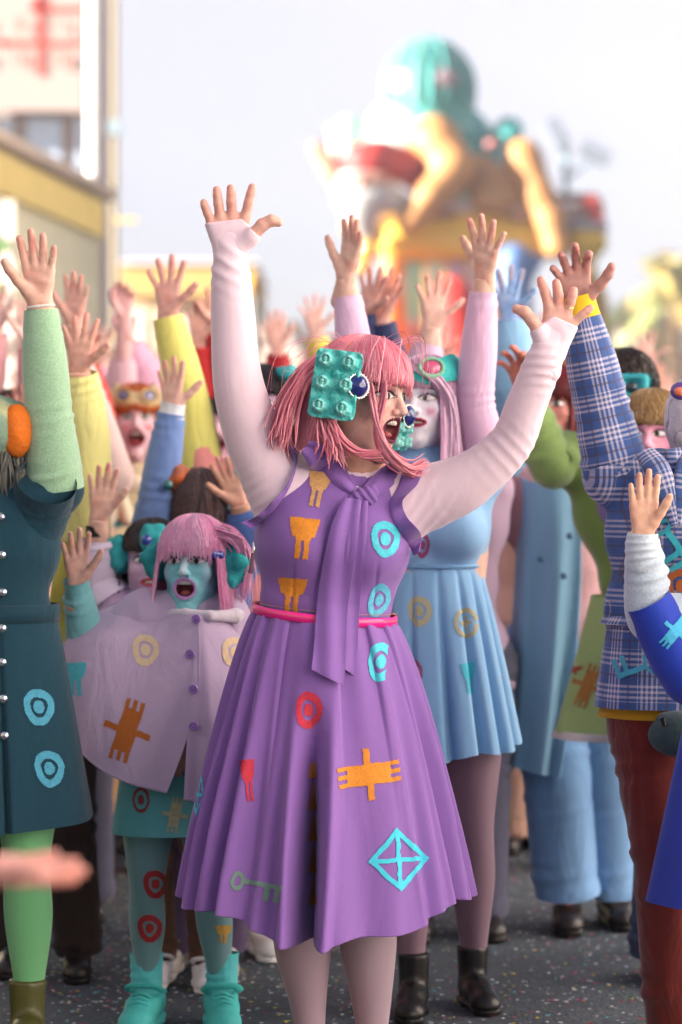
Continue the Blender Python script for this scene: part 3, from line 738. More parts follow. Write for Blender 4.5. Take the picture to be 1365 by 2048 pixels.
# ------------------------------------------------------------------ ground
def ground():
    g = Geo(); n = 60; xs = np.concatenate([-np.geomspace(400, 1, 24), np.linspace(-.9, .9, 9), np.geomspace(1, 400, 24)]); ys = np.concatenate([np.linspace(-60, 0, 12), np.linspace(.5, 20, 40), np.geomspace(21, 900, 24)])
    X, Y = np.meshgrid(xs, ys, indexing='ij'); Z = .002*np.sin(X*3)*np.sin(Y*2.3)*(np.abs(Y) < 30)-.002
    grid(g, np.stack([X, Y, Z], -1), (.07, .073, .08))
    m = bpy.data.materials.new('asphalt'); m.use_nodes = True; t = m.node_tree; b = t.nodes['Principled BSDF']; N = t.nodes.new; Lk = t.links.new
    tc = N('ShaderNodeTexCoord'); n1 = N('ShaderNodeTexNoise'); n1.inputs['Scale'].default_value = 1.6; n1.inputs['Detail'].default_value = 8; n1.inputs['Roughness'].default_value = .7; Lk(tc.outputs['Object'], n1.inputs['Vector'])
    n2 = N('ShaderNodeTexVoronoi'); n2.inputs['Scale'].default_value = 95; Lk(tc.outputs['Object'], n2.inputs['Vector'])
    cr = N('ShaderNodeValToRGB'); cr.color_ramp.elements[0].position = .3; cr.color_ramp.elements[0].color = (.034, .043, .056, 1); cr.color_ramp.elements[1].position = .72; cr.color_ramp.elements[1].color = (.080, .098, .120, 1); Lk(n1.outputs[0], cr.inputs[0])
    mr = N('ShaderNodeMapRange'); mr.inputs[3].default_value = .65; mr.inputs[4].default_value = 1.5; Lk(n2.outputs['Color'], mr.inputs[0])
    mx = N('ShaderNodeMix'); mx.data_type = 'RGBA'; mx.blend_type = 'MULTIPLY'; mx.inputs[0].default_value = 1; Lk(cr.outputs[0], mx.inputs[6]); Lk(mr.outputs[0], mx.inputs[7]); Lk(mx.outputs[2], b.inputs['Base Color'])
    b.inputs['Roughness'].default_value = .85; bp = N('ShaderNodeBump'); bp.inputs['Strength'].default_value = .5; bp.inputs['Distance'].default_value = .004; Lk(n2.outputs['Distance'], bp.inputs['Height']); Lk(bp.outputs[0], b.inputs['Normal'])
    tag(g.build('ground', m, None, (0, 0, 0)), kind='structure')
    # confetti
    r = np.random.default_rng(4); n = 80000; cols = np.array([lin(c_) for c_ in ('#e8ecf0', '#dfe6ee', '#f2f2f2', '#c9d8e8', '#d84a4a', '#e8d24a', '#58c0d0', '#d05a8a', '#5a9a5a', '#e8e8e8')])
    y = 3.5+r.random(n)**.8*12; x = r.uniform(-1, 1, n)*(.25*y+.3); cl = nz(np.stack([x, y, x*0], -1), .8, 2); keep = r.random(n) < .55+.45*cl; x, y = x[keep], y[keep]; n = len(x)
    s = r.uniform(.003, .0072, n); a = r.uniform(0, 6.28, n); til = r.normal(0, .25, (n, 2)); V = []
    for k in range(5):
        q = a+k*2*np.pi/5; dx, dy = s*np.cos(q), s*np.sin(q); V.append(np.stack([x+dx, y+dy, .0035+np.abs(dx*til[:, 0]+dy*til[:, 1])], -1))
    V = np.stack(V, 1).reshape(-1, 3); F = np.arange(n*5).reshape(-1, 5); C = np.repeat(cols[r.integers(0, len(cols), n)]*r.uniform(.5, .95, (n, 1)), 5, 0)
    g = Geo(); g.add(V, F, C); tag(g.build('confetti', M_FLAT, None, (0, 0, 0), smooth=False), 'scattered paper confetti flakes on the asphalt', kind='stuff')
ground()
def tagm(name, base, label, cat, group=None): return empty(name, base, label, cat, group)
# ------------------------------------------------------------------ buildings beside and behind the crowd
def windows(parent, x0, x1, z0, z1, nx, nzz, y, face='y', wallx=None, w_=1.0, h_=1.4, col='#9fb0c4'):
    """window parts standing in a wall; face 'y': wall in the xz plane at y, 'x': wall in the yz plane at x = wallx (x0..x1 are y there)"""
    for i in range(nx):
        for j in range(nzz):
            a = x0+(x1-x0)*(i+.5)/nx; z = z0+(z1-z0)*(j+.5)/nzz; g = Geo(); gp = Geo()
            for da, dz_, ha, hz_ in ((-w_/2, 0, .05, h_/2+.05), (w_/2, 0, .05, h_/2+.05), (0, -h_/2, w_/2-.05, .05), (0, h_/2, w_/2-.05, .05), (0, 0, .025, h_/2-.05)):
                if face == 'y': boxg(g, (a+da, y-.04, z+dz_), (ha, .06, hz_), lin('#e9e2da'))
                else: boxg(g, (wallx, a+da, z+dz_), (.06, ha, hz_), lin('#e9e2da'))
            if face == 'y': boxg(gp, (a, y-.012, z), (w_/2-.05, .02, h_/2-.05), lin(col))
            else: boxg(gp, (wallx, a, z), (.02, w_/2-.05, h_/2-.05), lin(col))
            f = g.build('window', M_FLAT, parent, smooth=False); gp.build('pane', M_GLOSS, f, smooth=False)
def side_buildings():
    b = empty('building', (-9.6, -4, 0), 'unseen low plain building left of the street, shading the crowd', 'building')  # out of view, placed to keep the low sun off the crowd
    g = Geo(); boxg(g, (-12.1, -5, 3.2), (2.5, 17.5, 3.2), lin('#b9a58c')); g.build('wall', M_PLASTER, b, smooth=False)
    g = Geo(); boxg(g, (-12.1, -5, 6.47), (2.65, 17.65, .07), lin('#8a7a6a')); g.build('roof', M_PLASTER, b, smooth=False)
    windows(b, -20, 11, 3.6, 5.8, 8, 1, 0, 'x', -9.58)
    b = empty('building', (11, -4, 0), 'unseen tall pale building added on the right to bounce sunlight onto the crowd', 'building')  # added out of view: its sunlit wall reflects fill light onto the crowd
    g = Geo(); boxg(g, (15, -3, 6.5), (4, 17, 6.5), lin('#eee3da')); g.build('wall', M_PLASTER, b, smooth=False)
    g = Geo(); boxg(g, (15, -3, 13.1), (4.3, 17.3, .1), lin('#9a8a7a')); g.build('roof', M_PLASTER, b, smooth=False)
    windows(b, -19, 13, 2, 12, 7, 3, 0, 'x', 10.98)
side_buildings()
def Q(px, py, Y): return P(px, py, Y)
def rects(g, px0, py0, px1, py1, Y, dep, col):
    a = Q(px0, py0, Y); c = Q(px1, py1, Y); boxg(g, ((a[0]+c[0])/2, Y+dep/2, (a[2]+c[2])/2), (abs(c[0]-a[0])/2, dep/2, abs(a[2]-c[2])/2), lin(col))
def left_side():
    # white block with the banner
    Y = 34; b = empty('building', (Q(60, 900, Y)[0], Y, 0), 'white office block behind the yellow building on the far left', 'building')
    g = Geo(); a = Q(-420, 1100, Y); c = Q(170, -200, Y); boxg(g, ((a[0]+c[0])/2, Y+1.8, c[2]/2), ((c[0]-a[0])/2, 1.8, c[2]/2), lin('#a09088')); g.build('wall', M_PLASTER, b, smooth=False)
    for x0, x1 in ((-110, -40), (-20, 28), (54, 124), (150, 166)):
        for y0, y1 in ((236, 420), (460, 640), (680, 860)):
            g = Geo(); rects(g, x0, y0, x1, y1, Y-.08, .06, '#a8b4c4'); f = g.build('window', M_GLOSS, b, smooth=False)
            g = Geo(); rects(g, x0-4, y1, x1+4, y1+6, Y-.16, .14, '#f4ece6'); g.build('sill', M_PLASTER, f, smooth=False)
    Yb = Y-.5; s = tagm('banner', (Q(20, 100, Yb)[0], Yb, 0), 'white banner with red grid lines and small red numbers, high at the far left', 'banner')
    g = Geo(); rects(g, -230, -160, 168, 222, Yb, .05, '#a8968e'); g.build('banner_sheet', M_FLAT, s, smooth=False)
    g = Geo(); red = '#e2574c'
    for x0, y0, x1, y1 in ((62, 12, 168, 22), (-10, 80, 168, 90), (74, -150, 84, 150), (-90, -150, -80, 150), (-230, -60, 168, -52), (-190, 12, -80, 20)): rects(g, x0, y0, x1, y1, Yb-.03, .02, red)
    for (x, y), (hx, hy) in zip(((18, 135), (44, 30), (60, 116), (95, 36), (136, 40), (100, 112), (140, 112), (-40, 40), (-60, 116)), ((5, 12),)*9): pass
    a = Q(84, 12, Yb); g2 = Geo()
    V = [Q(58, 22, Yb-.03), Q(100, 22, Yb-.03), Q(84, -6, Yb-.03), Q(70, -6, Yb-.03)]; g.add(np.array(V), [[0, 1, 2, 3]], lin(red))
    V = [Q(-6, 90, Yb-.03), Q(14, 90, Yb-.03), Q(14, 78, Yb-.03), Q(6, 78, Yb-.03)]; g.add(np.array(V), [[0, 1, 2, 3]], lin(red)); g.build('red_lines', M_FLAT, s, smooth=False)
    def txt(str_, px, py, hpx, col=red):
        cu = bpy.data.curves.new('number', 'FONT'); cu.body = str_; cu.size = hpx/FPX*Yb*1.4; cu.align_x = 'CENTER'; cu.align_y = 'CENTER'; cu.extrude = .004
        o = bpy.data.objects.new('lettering', cu); COL.objects.link(o); p = Q(px, py, Yb-.06); o.parent = s; bb = s['_b']; o.location = (p[0]-bb[0], p[1]-bb[1], p[2]-bb[2]); o.rotation_euler = (R(90), 0, 0)
        m = MATS.get('red_lettering')
        if m is None:
            m = bpy.data.materials.new('red_lettering'); m.use_nodes = True; bs = m.node_tree.nodes['Principled BSDF']; bs.inputs['Roughness'].default_value = .8
            n = m.node_tree.nodes.new('ShaderNodeTexNoise'); n.inputs['Scale'].default_value = 3; cr = m.node_tree.nodes.new('ShaderNodeValToRGB'); cr.color_ramp.elements[0].color = (*lin('#d84a40'), 1); cr.color_ramp.elements[1].color = (*lin('#e87a68'), 1)
            m.node_tree.links.new(n.outputs[0], cr.inputs[0]); m.node_tree.links.new(cr.outputs[0], bs.inputs['Base Color']); MATS['red_lettering'] = m
        cu.materials.append(m); dg_ = bpy.context.evaluated_depsgraph_get(); me = bpy.data.meshes.new_from_object(o.evaluated_get(dg_)); o2 = bpy.data.objects.new('lettering', me); COL.objects.link(o2); o2.parent = s; o2.location = o.location.copy(); o2.rotation_euler = (R(90), 0, 0); bpy.data.objects.remove(o); o2.name = 'lettering'
    for t_, x, y, h_ in (('8', 42, 50, 30), ('11', 124, 50, 30), ('18', 40, 118, 30), ('20', 124, 118, 30), ('1', -40, 50, 30), ('4', -40, 118, 30)): txt(t_, x, y, h_)
    # bright poles
    Yp = 30; p = tagm('banner_pole', (Q(186, 900, Yp)[0], Yp, 0), 'bright white tubular pole beside the red and white banner', 'pole')
    g = Geo(); x = Q(186, 0, Yp)[0]
    for z0, z1 in ((0, Q(0, 420, Yp)[2]), (Q(0, 412, Yp)[2], Q(0, 232, Yp)[2]), (Q(0, 228, Yp)[2], Q(0, -140, Yp)[2])):
        tube(g, [(x, Yp, z0), (x, Yp, z1)], [.082, .082], lin('#fbf7f0'), n=6, seg=20)
    g.build('pole_tube', mat('white_gloss_paint', rough=.5, grain=.03, spec=.5), p)
    g = Geo()
    for yy in (230, 416, 640): ball(g, (x, Yp, Q(0, yy, Yp)[2]), (.10, .10, .03), lin('#d8d0c4'))
    g.build('joint_ring', M_FLAT, p)
    Yp = 31; p = tagm('street_lamp_pole', (Q(230, 900, Yp)[0], Yp, 0), 'thin grey and ochre pole with a short side bracket, right of the white pole', 'pole')
    x = Q(230, 0, Yp)[0]; g = Geo(); tube(g, [(x, Yp, 0), (x, Yp, Q(0, -160, Yp)[2])], [.045, .04], lin('#8a7a58'), n=8, seg=12); g.build('pole_tube', M_FLAT, p)
    g = Geo(); boxg(g, (Q(250, 0, Yp)[0], Yp, Q(0, 441, Yp)[2]), (.16, .04, .03), lin('#c8b078')); boxg(g, (x, Yp, Q(0, 255, Yp)[2]), (.09, .06, .10), lin('#8a9aa0')); g.build('bracket', M_FLAT, p, smooth=False)
    # yellow building with a sloping eave
    Y0_, Y1_ = 17, 30; b = tagm('building', (Q(-60, 900, Y0_)[0], 22, 0), 'yellow building with a projecting sloping eave at the far left', 'building')
    A0 = Q(-160, 262, Y0_); xa, xb = Q(-160, 0, Y0_)[0]-.2, Q(214, 0, Y1_)[0]
    # side wall runs away from the camera; eave height constant
    zt = 4.5; g = Geo()
    wall = [(-3.95, 17.0, 0), (-2.64, 26.5, 0), (-2.64, 26.5, zt), (-3.95, 17.0, zt)]
    W = np.array(wall); n_ = unit(np.cross(W[1]-W[0], (0, 0, 1)))
    B = W-n_*5; g.add(np.concatenate([W, B]), [[0, 1, 2, 3], [5, 4, 7, 6], [1, 5, 6, 2], [4, 0, 3, 7], [3, 2, 6, 7]], lin('#fbeec4')); g.build('wall', M_PLASTER, b, smooth=False)
    g = Geo(); E = np.array([(-4.0, 16.7, zt+.02), (-2.61, 26.8, zt+.02)]); d = unit(E[1]-E[0]); o_ = n_*.10
    for q0, q1, z0, z1, c_ in ((-n_*5.4, n_*.02, .02, .12, '#d8c0a8'), (n_*.02, o_, .0, .14, '#e6cdb4')):
        v = np.array([E[0]+q0, E[1]+q0, E[1]+q1, E[0]+q1]); v2 = v.copy(); v[:, 2] += z0; v2[:, 2] += z1; g.add(np.concatenate([v, v2]), [[3, 2, 1, 0], [4, 5, 6, 7], [0, 1, 5, 4], [1, 2, 6, 5], [2, 3, 7, 6], [3, 0, 4, 7]], lin(c_))
    g.build('eave', M_PLASTER, b, smooth=False)
    g = Geo(); v = np.array([W[0]+n_*.03, W[1]+n_*.03, W[1]+n_*.03, W[0]+n_*.03]); v[:2, 2] = zt-.42; v[2:, 2] = zt-.04; v = v+n_*.015; g.add(v, [[0, 1, 2, 3]], lin('#f0d488')); g.build('frieze', M_PLASTER, b, smooth=False)
    for t0, t1 in ((.62, .74), (.80, .93), (.40, .52), (.18, .30)):
        p0, p1 = W[0]*(1-t0)+W[1]*t0, W[0]*(1-t1)+W[1]*t1; g = Geo(); v = np.array([p0, p1, p1, p0])+n_*.035; v[:2, 2] = 1.0; v[2:, 2] = 3.0; g.add(v, [[0, 1, 2, 3]], lin('#c9a99c')); f = g.build('shutter', M_FLAT, b, smooth=False)
        g = Geo(); w2 = v+n_*.03; w2[:, 2] = (2.98, 2.98, 3.1, 3.1); g.add(w2, [[0, 1, 2, 3]], lin('#f0e4d0')); g.build('lintel', M_PLASTER, f, smooth=False)
    # mural-like poster wall at the left edge
    Yg = 17.4; m_ = tagm('poster_wall', (Q(15, 900, Yg)[0], Yg, 0), 'board crowded with small blue, green and red posters at the left edge', 'poster board')
    g = Geo(); rects(g, -120, 400, 30, 900, Yg, .06, '#d8ccc0'); g.build('board', M_FLAT, m_, smooth=False)
    r = random.Random(3)
    for i in range(22):
        g = Geo(); x = r.uniform(-90, 16); y = r.uniform(415, 700); s_ = r.uniform(9, 17); rects(g, x-s_*.7, y-s_, x+s_*.7, y+s_, Yg-.02-.003*i, .01, r.choice(['#4a6a8a', '#c85a4a', '#e8e0d8', '#6a8a5a', '#3a3a4a', '#88a8c8', '#e0c8b0'])); g.build('poster', M_FLAT, m_, smooth=False)
    # cream building, centre left, far
    Y = 52; b = tagm('building', (Q(380, 900, Y)[0], Y, 0), 'long low cream building with an ochre fascia behind the raised hands', 'building')
    g = Geo(); rects(g, 243, 590, 505, 990, Y, 6, '#d4b894'); g.build('wall', M_PLASTER, b, smooth=False)
    g = Geo(); rects(g, 240, 528, 512, 592, Y-.5, 7, '#c4a060'); g.build('fascia', M_PLASTER, b, smooth=False)
    g = Geo(); rects(g, 238, 520, 516, 527, Y-.6, 7.2, '#d6d0d8'); g.build('roof', M_PLASTER, b, smooth=False)
    for i in range(5):
        g = Geo(); rects(g, 262+i*48, 622, 296+i*48, 700, Y-.05, .04, '#e6d2b8'); f = g.build('window', M_FLAT, b, smooth=False)
        g = Geo(); rects(g, 266+i*48, 626, 292+i*48, 696, Y-.09, .03, '#e8d8c8'); g.build('pane', M_GLOSS, f, smooth=False)
    # awning to the right of it
    b = tagm('awning', (Q(505, 900, 50)[0], 50, 0), 'small ochre awning sticking out at the right end of the cream building', 'awning')
    g = Geo(); v = np.array([Q(500, 540, 50), Q(520, 566, 50), Q(506, 590, 50), Q(492, 585, 50)]); w2 = v+(0, 1.5, 0); g.add(np.concatenate([v, w2]), [[0, 1, 2, 3], [7, 6, 5, 4], [0, 4, 5, 1], [1, 5, 6, 2], [2, 6, 7, 3], [3, 7, 4, 0]], lin('#d8a24a')); g.build('cloth', M_CLOTH, b, smooth=False)
    g = Geo(); tube(g, [(Q(505, 0, 50)[0], 50.5, 0), (Q(505, 0, 50)[0], 50.5, Q(0, 570, 50)[2])], [.05, .05], lin('#8a8a8a'), n=4, seg=8); g.build('post', M_FLAT, b)
    # far low houses in the haze
    for i, (x0, x1, y0, c_, l_) in enumerate(((505, 600, 628, '#e3c3ae', 'far salmon coloured low house left of the float'), (596, 690, 655, '#dcc8c0', 'far greyish pink low house just left of the float'), (1228, 1300, 640, '#e8d2bc', 'far cream low house right of the float'), (1296, 1420, 690, '#e6cdb8', 'far low house behind the palms at the right edge'))):
        Y = 70+i*3; b = tagm('house', (Q((x0+x1)/2, 900, Y)[0], Y, 0), l_, 'house'); g = Geo(); rects(g, x0, y0+16, x1, 995, Y, 6, c_); g.build('wall', M_PLASTER, b, smooth=False)
        g = Geo(); a, c = Q(x0-6, y0+16, Y-.4), Q(x1+6, y0, Y-.4); v = np.array([(a[0], Y-.4, a[2]), (c[0], Y-.4, a[2]), (c[0], Y+6.4, a[2]), (a[0], Y+6.4, a[2]), (a[0]+.6, Y+3, c[2]), (c[0]-.6, Y+3, c[2])]); g.add(v, [[0, 1, 5, 4], [2, 3, 4, 5]], lin('#c8a08a')); g.add(v, [[1, 2, 5], [3, 0, 4]], lin('#c8a08a')); g.build('roof', M_PLASTER, b, smooth=False)
        for j in range(3):
            g = Geo(); xx = x0+(x1-x0)*(j+.3)/3; rects(g, xx, y0+40, xx+9, y0+66, Y-.06, .05, '#9fb0b8'); g.build('window', M_GLOSS, b, smooth=False)
left_side()
def palm(px, Y, top_py, label, s=1.0, seed=0):
    r = np.random.default_rng(seed); x = Q(px, 0, Y)[0]; zt = Q(0, top_py, Y)[2]; b = tagm('palm_tree', (x, Y, 0), label, 'palm tree', 'palms at the right edge'); g = Geo()
    tube(g, [(x, Y, 0), (x+.1, Y, zt*.5), (x+.05, Y, zt)], np.array([.30, .22, .2])*s, lin('#8a6e50'), n=20, seg=12); g.build('trunk', M_PLASTER, b)
    g = Geo()
    for i in range(34):
        a = r.uniform(0, 6.28); el = r.uniform(-.5, 1.3); L = r.uniform(1.5, 2.3)*s; d = V3((math.cos(a)*math.cos(el), math.sin(a)*math.cos(el), math.sin(el)))
        p0 = V3((x+.05, Y, zt)); p1 = p0+d*L*.5+(0, 0, .1); p2 = p0+d*L*.95-(0, 0, L*.35)
        mid = crom([p0, p1, p2], 12); sd_ = unit(np.cross(d, (0, 0, 1))); c_ = lin('#8a8f50' if r.random() < .6 else '#b09a5a')
        for q in range(1, 12):
            w_ = .38*s*math.sin(q/12*2.8+.2)
            for sg_ in (-1, 1):
                v = [mid[q-1], mid[q], mid[q]+sd_*sg_*w_-(0, 0, w_*.5)+d*.15]; g.add(np.array(v), [[0, 1, 2]], c_)
    g.build('crown', M_FLAT, b)
palm(1345, 62, 610, 'tall blurred palm nearest the right edge of the picture', 1.15, 1)
palm(1262, 78, 690, 'smaller blurred palm between the float and the right edge', 1.0, 2)
palm(1312, 90, 700, 'short far palm left of the tallest palm', .9, 4)
# ------------------------------------------------------------------ the carnival float
def carnival_float():
    Y = 42.0; S = FPX/Y
    b = tagm('carnival_float', (Q(920, 900, Y)[0], Y+2, 0), 'towering carnival float with a teal domed giant, golden arms and a white bearded head', 'carnival float')
    def C3(px, py, dy=0): return P(px, py, Y+dy)*1.0
    u = 1/S   # metres per pixel
    def part(nm, f, m=M_FLOAT, vox=.09, sm=2, dirt=None, col='#888888'):
        s = SDF(); f(s); V, F = s.mesh(vox, smooth=sm); g = Geo(); g.add(V, F, lin(col)); return g.build(nm, m, b)
    teal = '#3aa39c'; gold = '#b8824a'
    # wagon with skirts
    g = Geo(); a = C3(770, 700); c = C3(1180, 560); boxg(g, ((a[0]+c[0])/2, Y+2.6, .55), ((c[0]-a[0])/2, 2.4, .5), lin('#6a5a50')); 
    for x in (800, 1000, 1160):
        for yy in (.6, 4.6): ball(g, (C3(x, 0)[0], Y+yy, .45), (.45, .15, .45), (.03, .03, .03))
    g.build('wagon', M_FLOAT, b)
    # panels of coloured glass under the gold cornice
    cols = ['#8fd0b8', '#bfe0d0', '#c8a8c8', '#e8c0c8', '#9ac0d8', '#e8d8a0']; xs = [808, 850, 892, 934, 976, 1018, 1060]
    for i in range(6):
        g = Geo(); rects(g, xs[i]+2, 498, xs[i+1]-2, 640, Y+.6, .12, cols[i]); g.build('coloured_panel', M_GLOSS, b, smooth=False)
    for i in range(7):
        g = Geo(); rects(g, xs[i]-3, 494, xs[i]+3, 900, Y+.4, .25, '#e0b070'); g.build('pilaster', M_FLOAT, b, smooth=False)
    g = Geo(); rects(g, 800, 642, 1066, 900, Y+.62, .12, '#c8b0a8'); g.build('lower_wall', M_FLOAT, b, smooth=False)
    part('gold_cornice', lambda s: (s.cone(C3(790, 486, .4), C3(1110, 486, .4), .32, .32), s.cone(C3(830, 466, .6), C3(1070, 460, .6), .30, .30, k=.3), s.box(C3(950, 480, 2.4), (1.5, 1.9, .25), .05)), col='#e0b23c', vox=.12)
    part('deck', lambda s: s.box(C3(960, 440, 2.2), (2.1, 1.9, .16), .05), col='#cdb8b0', vox=.1)
    part('orange_column', lambda s: s.poly([C3(782, 900, .5), C3(786, 700, .5), C3(780, 560, .5), C3(792, 500, .5)], [.30, .24, .20, .22]), col='#dd8a3c')
    part('red_drape', lambda s: (s.ell(C3(906, 620, -.4), (.42, .35, .60)), s.cone(C3(906, 620, -.4), C3(925, 760, -.4), .35, .5, k=.2), s.cone(C3(906, 640, -.4), C3(895, 900, -.4), .3, .4, k=.2)), col='#d0342c')
    part('blue_figure', lambda s: (s.cone(C3(1030, 560, -.3), C3(1030, 900, -.3), .28, .45, k=.1), s.sph(C3(1030, 520, -.3), .30, k=.1), s.cone(C3(1030, 590, -.3), C3(1075, 520, -.3), .14, .12, k=.1), s.cone(C3(1030, 590, -.3), C3(995, 530, -.3), .14, .12, k=.1)), col='#4a6a98')
    # golden lamps at the left
    for i, (x, y, r) in enumerate(((735, 500, .22), (722, 532, .18), (748, 470, .20), (700, 455, .16))):
        g = Geo(); ball(g, C3(x, y, -.2), r, lin('#f0cf70')); g.build('gilded_ball', mat('gilding', rough=.25, grain=.05, metal=.6) if 'gilding' not in MATS else MATS['gilding'], b)
    # the domed giant
    part('dome_head', lambda s: (s.ell(C3(858, 185, 1.4), (88*u, .80, 100*u)), s.cone(C3(858, 200, 1.4), C3(862, 262, 1.4), .74, .72, k=.1)), col='#3f948c', vox=.07)
    part('visor', lambda s: (s.ell(C3(890, 158, .66), (.26, .12, .20)),), col='#7a6a70', vox=.04)
    part('eye_rim', lambda s: (s.ell(C3(805, 162, .78), (.20, .12, .20)),), col='#e6eee6', vox=.04)
    part('ear_cap', lambda s: (s.ell(C3(938, 165, 1.5), (.12, .28, .32)),), col='#5a7a88', vox=.05)
    part('neck_ring', lambda s: (s.ell(C3(862, 258, 1.4), (.78, .72, .16)),), col='#9ccfc8', vox=.06)
    part('white_chest', lambda s: (s.ell(C3(812, 292, 1.2), (.58, .6, .72)), s.cone(C3(780, 250, 1.2), C3(788, 340, 1.1), .36, .30, k=.2)), col='#b4bab6')
    part('teal_back', lambda s: (s.ell(C3(905, 290, 1.8), (.62, .7, .62)), s.cone(C3(900, 250, 1.8), C3(970, 300, 1.9), .5, .34, k=.2), s.cone(C3(945, 330, 1.9), C3(950, 420, 1.9), .42, .5, k=.2)), col='#4e9d9e')
    part('shoulder_tank', lambda s: (s.ell(C3(1018, 263, 1.2), (.27, .3, .27)), s.cone(C3(985, 275, 1.4), C3(1018, 263, 1.3), .15, .15, k=.05)), col='#3f9f9c', vox=.05)
    part('red_valve', lambda s: (s.ell(C3(985, 288, .9), (.14, .12, .10)),), col='#a86a68', vox=.04)
    part('left_arm', lambda s: (s.ell(C3(870, 285, .2), (.46, .42, .50)), s.poly([C3(870, 285, .1), C3(908, 335, -.1), C3(862, 390, -.3), C3(822, 440, -.3)], [.42, .36, .24, .20], k=.12), s.ell(C3(818, 445, -.3), (.24, .2, .16), k=.1)), col=gold)
    part('right_arm', lambda s: (s.ell(C3(1048, 325, .3), (.34, .34, .42)), s.poly([C3(1045, 320, .3), C3(1075, 390, .1), C3(1100, 440, .0), C3(1112, 490, -.1)], [.34, .28, .24, .20], k=.12), s.ell(C3(1114, 500, -.1), (.22, .2, .2), k=.1)), col=gold)
    part('thigh', lambda s: (s.poly([C3(960, 350, .8), C3(985, 380, .5), C3(1030, 400, .4)], [.36, .38, .28], k=.15), s.ell(C3(988, 400, .2), (.42, .34, .26), k=.1)), col='#b08050')
    part('knee', lambda s: (s.ell(C3(900, 375, .5), (.30, .3, .26)),), col='#cfa878')
    part('boot', lambda s: s.ell(C3(1045, 425, .2), (.34, .3, .20)), col='#a87a5c'); part('boot', lambda s: s.ell(C3(880, 430, .4), (.4, .3, .14)), col='#a87a5c')
    for k_ in range(9):
        a_ = R(-75+k_*19); g = Geo(); tube(g, [C3(858, 185, 1.4)+V3((math.sin(a_)*.84*math.cos(e_), -math.cos(a_)*.84*math.cos(e_), .95*math.sin(e_))) for e_ in np.linspace(-.35, 1.45, 12)], [.035]*12, lin('#2f8f8a' if k_ > 3 else '#7ab8ae'), n=16, seg=6); g.build('dome_rib', M_FLOAT, b)  # sunlit side put into the colour: left ribs paler than the right ones
    # bearded head that lies in front
    part('red_cap', lambda s: (s.ell(C3(738, 326, -.2), (.48, .42, .36)), s.poly([C3(760, 320, -.1), C3(815, 330, .1), C3(838, 372, .2)], [.34, .26, .16], k=.15)), col='#b8322e')
    part('cap_brim', lambda s: (s.ell(C3(716, 352, -.4), (.36, .3, .10)),), col='#d8c0b8', vox=.05)
    part('bearded_face', lambda s: (s.ell(C3(742, 362, -.3), (.36, .34, .22)), s.sph(C3(722, 368, -.66), .09, k=.05)), col='#c89078', vox=.05)
    part('white_beard', lambda s: (s.ell(C3(730, 398, -.3), (.52, .42, .34)), s.poly([C3(700, 385, -.4), C3(722, 430, -.4), C3(735, 468, -.4)], [.28, .26, .12], k=.12), s.cone(C3(760, 390, -.3), C3(810, 410, -.1), .26, .18, k=.15)), col='#bcb8b4')
    part('raised_forearm', lambda s: (s.poly([C3(690, 385, .2), C3(662, 340, .2), C3(640, 305, .2)], [.20, .17, .15], k=.1), s.ell(C3(633, 296, .2), (.17, .14, .15), k=.06)), col='#b08068')
    for i, (x, y0, r) in enumerate(((672, 262, .15), (700, 248, .19), (728, 258, .16), (752, 240, .14))):
        part('grey_turret', lambda s: (s.cone(C3(x, 310, 1.5), C3(x, y0, 1.5), r, r*.8), s.ell(C3(x, y0-4, 1.5), (r*1.2, r*1.2, .08))), col='#8fb0a4', vox=.05)
    # right end: yellow hopper, dark boxes, red bow
    part('yellow_hopper', lambda s: (s.ell(C3(1172, 484, .4), (.40, .38, .30)), s.cone(C3(1172, 500, .4), C3(1172, 560, .4), .24, .10, k=.1)), col='#cda62e', vox=.06)
    part('grey_lid', lambda s: (s.ell(C3(1172, 455, .4), (.44, .42, .12)),), col='#9a98a0', vox=.05)
    part('crate', lambda s: s.box(C3(1150, 408, .9), (.42, .4, .16), .04), col='#7a5a50', vox=.06)
    part('red_bow', lambda s: (s.ell(C3(1182, 405, .2), (.20, .15, .14)), s.cone(C3(1182, 408, .2), C3(1198, 436, .2), .12, .13, k=.05)), col='#d0483c', vox=.04)
    part('ochre_post', lambda s: s.poly([C3(1200, 900, .3), C3(1202, 720, .3), C3(1196, 600, .3), C3(1180, 540, .3)], [.22, .16, .20, .14]), col='#b08c3c')
    part('teal_post', lambda s: s.cone(C3(1222, 900, .8), C3(1222, 660, .8), .08, .08), col='#4a6a60', vox=.04)
    # spotlights on a mast, standing on the deck
    g = Geo(); m0 = C3(1132, 400, .9); tube(g, [m0, C3(1132, 290, .9), C3(1126, 268, .9)], [.055]*3, lin('#7c98a0'), n=12, seg=10); tube(g, [C3(1132, 360, .9), C3(1170, 330, .9), C3(1186, 312, .9)], [.03]*3, lin('#7c98a0'), n=10, seg=8); g.build('spotlight_mast', M_FLAT, b)
    for (x, y, a) in ((1112, 268, -62), (1190, 306, -32)):
        A = roty(R(-a)); A = roty(R(90+a)) if False else roty(R(a)*-1)
        g = Geo(); c_ = C3(x, y, .8); boxg(g, c_, (.27, .14, .12), lin('#7d8590'), rot=A); 
        for k in (-.2, -.07, .07, .2): boxg(g, c_+A@V3((k, 0, .14)), (.015, .12, .03), lin('#5a626c'), rot=A)
        h_ = g.build('spotlight', M_FLAT, b, smooth=False)
        g = Geo(); boxg(g, c_+A@V3((.28, 0, 0)), (.012, .13, .11), lin('#a8b0b8'), rot=A); g.build('lens', M_GLOSS, h_, smooth=False)
carnival_float()
